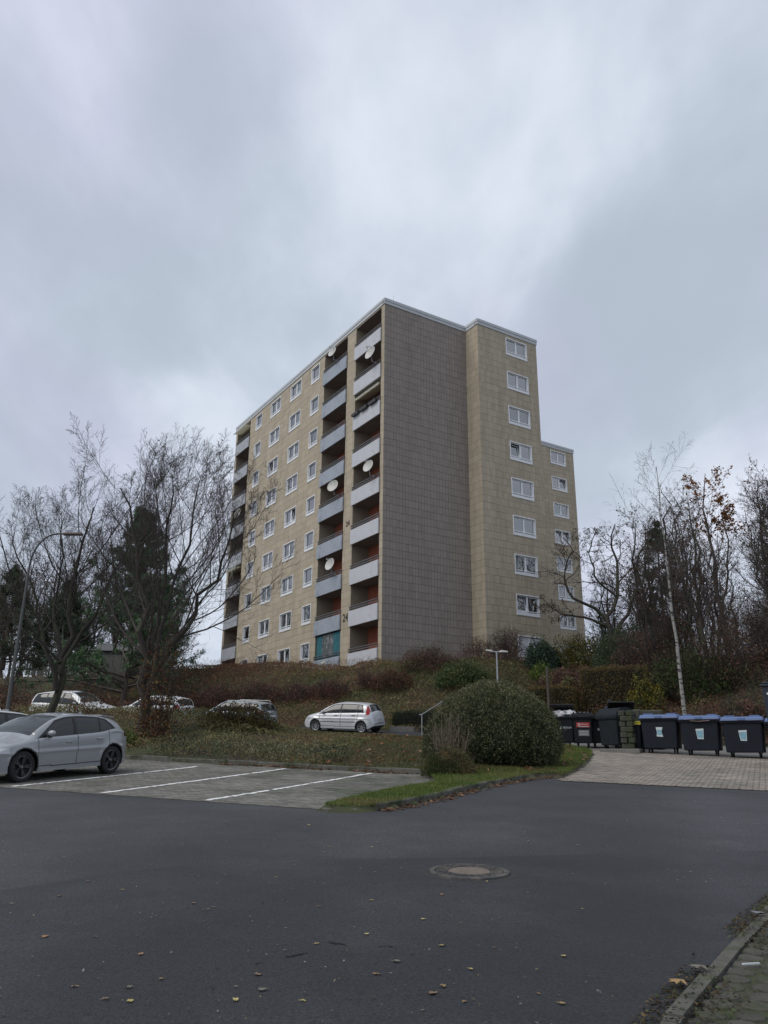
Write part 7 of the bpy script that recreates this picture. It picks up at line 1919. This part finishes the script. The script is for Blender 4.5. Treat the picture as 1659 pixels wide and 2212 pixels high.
# leaf litter drifts
def litter(name, n, fn, size, cols, seed, label, zo=0.01, flat=2.0):
    rg = np.random.default_rng(seed); X_, Y_, Z_ = fn(n, rg); n = len(X_)
    C_ = np.column_stack([X_, Y_, Z_ + zo + 0.02 * rg.random(n)]); V_, F_ = leaf_vf(C_, size * (0.5 + rg.random(n)), 0.6, rg, up=flat)
    cl = palette(n, cols, [1] * len(cols), rg, 0.25)
    # lay the leaves flat: rebuild with mostly horizontal planes
    a = rg.random(n) * 6.28; A_ = np.column_stack([np.cos(a), np.sin(a), rg.normal(size=n) * 0.25]); B_ = np.column_stack([-np.sin(a), np.cos(a), rg.normal(size=n) * 0.3])
    s = (size * (0.5 + rg.random(n)))[:, None]
    V_ = np.stack([C_ - A_ * s, C_ + B_ * s * 0.6, C_ + A_ * s, C_ - B_ * s * 0.6], 1).reshape(-1, 3)
    o = mobj(name, mesh_np(name, V_, F_, m_leaf, col=np.repeat(cl, 4, 0)), kind='stuff'); stuff(o, label, 'leaf litter')
DL = [(0.20, 0.105, 0.06), (0.14, 0.075, 0.045), (0.26, 0.15, 0.09), (0.09, 0.055, 0.035)]
def along(path, off0, off1, sgn=1):
    P_ = np.array(path, float)
    def fn(n, rg):
        i = rg.integers(0, len(P_) - 1, n); t_ = rg.random(n)[:, None]; d_ = P_[i + 1] - P_[i]; nn = np.column_stack([-d_[:, 1], d_[:, 0]]); nn /= np.linalg.norm(nn, axis=1)[:, None]
        q = P_[i] + d_ * t_ + nn * (off0 + (off1 - off0) * rg.random(n) ** 1.6)[:, None] * sgn
        k = vnoise(q[:, 0], q[:, 1], 0.7, 6) + 0.25 * rg.random(n) > 0.42
        q = q[k]; return q[:, 0], q[:, 1], base_z(q[:, 1]) + 0.0
    return fn
litter('leaf_litter', 900, along(KERB_R, 0.0, 0.28, -1), 0.035, DL, 501, 'brown leaves gathered in the gutter below the curved kerb', 0.012)
litter('leaf_litter', 420, along([lot(-14, 19.38), lot(-8, 19.38)], 0.0, 0.25, -1), 0.045, DL, 502, 'brown leaves gathered along the kerb behind the bays', 0.03)
def bankfn(n, rg):
    X_ = -3 + 10 * rg.random(n); Y_ = 20.5 + 14 * rg.random(n); k = inpoly(X_, Y_, VERGE) & (lotw(X_, Y_) > 19.7); X_, Y_ = X_[k], Y_[k]; return X_, Y_, terrain_z(X_, Y_) + 0.03
litter('leaf_litter', 1300, bankfn, 0.07, [(0.24, 0.14, 0.08), (0.30, 0.19, 0.12), (0.16, 0.09, 0.05), (0.27, 0.12, 0.05)], 503, 'large brown maple leaves strewn over the grass bank', 0.01)
# soil, moss and litter along the near kerb
litter('kerb_debris', 5200, along([tuple(k) for k in kb[:6]], -0.015, 0.17, 1), 0.011, [(0.06, 0.04, 0.02), (0.11, 0.065, 0.03), (0.03, 0.022, 0.014), (0.16, 0.11, 0.05), (0.07, 0.09, 0.03)], 504, 'dirt, moss and broken leaves along the asphalt side of the near kerb', 0.003)
litter('kerb_debris', 900, along([tuple(k) for k in kb[:6]], 0.0, 0.07, -1), 0.010, [(0.06, 0.04, 0.02), (0.05, 0.045, 0.03), (0.03, 0.022, 0.014), (0.06, 0.07, 0.03)], 507, 'crumbs of soil and leaf on top of the near kerb stones', 0.031)
litter('kerb_debris', 2600, along([tuple(k) for k in kb[:6]], 0.07, 0.30, -1), 0.011, [(0.06, 0.04, 0.02), (0.10, 0.065, 0.03), (0.03, 0.022, 0.014), (0.07, 0.09, 0.03)], 505, 'dirt and moss on the pavement side of the near kerb', 0.02)
def tufts(n, rg):
    return along([tuple(k) for k in kb[:6]], -0.02, 0.12, 1)(n, rg)
rg = np.random.default_rng(77); X_, Y_, Z_ = tufts(2600, rg)
k = vnoise(X_, Y_, 0.35, 11) > 0.55; X_, Y_ = X_[k], Y_[k]; n = len(X_); h_ = 0.035 * (0.4 + rg.random(n)); a = rg.random(n) * 6.28
Bq = np.column_stack([X_, Y_, base_z(Y_)]); Sd = np.column_stack([np.cos(a), np.sin(a), 0 * a]) * 0.003; Tq = Bq + np.column_stack([rg.normal(size=(n, 2)) * 0.02, h_])
o = mobj('kerb_grass', mesh_np('kerb_grass', np.stack([Bq - Sd, Bq + Sd, Tq], 1).reshape(-1, 3), np.arange(3 * n).reshape(n, 3), m_leaf, col=np.repeat(palette(n, GR, [1, 1, 1, 1], rg), 3, 0)), kind='stuff'); stuff(o, 'small grass tufts growing between kerb and asphalt in the corner', 'grass')
# pale grit specks on the asphalt
def specks(n, rg):
    Y_ = 4.5 + 12 * rg.random(n) ** 1.2; X_ = (2 * rg.random(n) - 1) * 0.5 * Y_; k = (lotw(X_, Y_) < 12) & ~((X_ > 1.3) & (Y_ < 8)) | ((Y_ > 8) & (X_ > 0) & (Y_ < 16)) & ~inpoly(X_, Y_, VERGE); return X_[k], Y_[k], base_z(Y_[k])
litter('grit', 1500, specks, 0.009, [(0.15, 0.14, 0.12), (0.25, 0.24, 0.22), (0.10, 0.09, 0.07), (0.22, 0.19, 0.10)], 506, 'small pale bits of grit and leaf scattered over the asphalt', 0.006)
for o in bpy.data.objects:
    if o.parent is None and 'kind' in o and o['kind'] in ('structure',) and 'category' in o: del o['category']
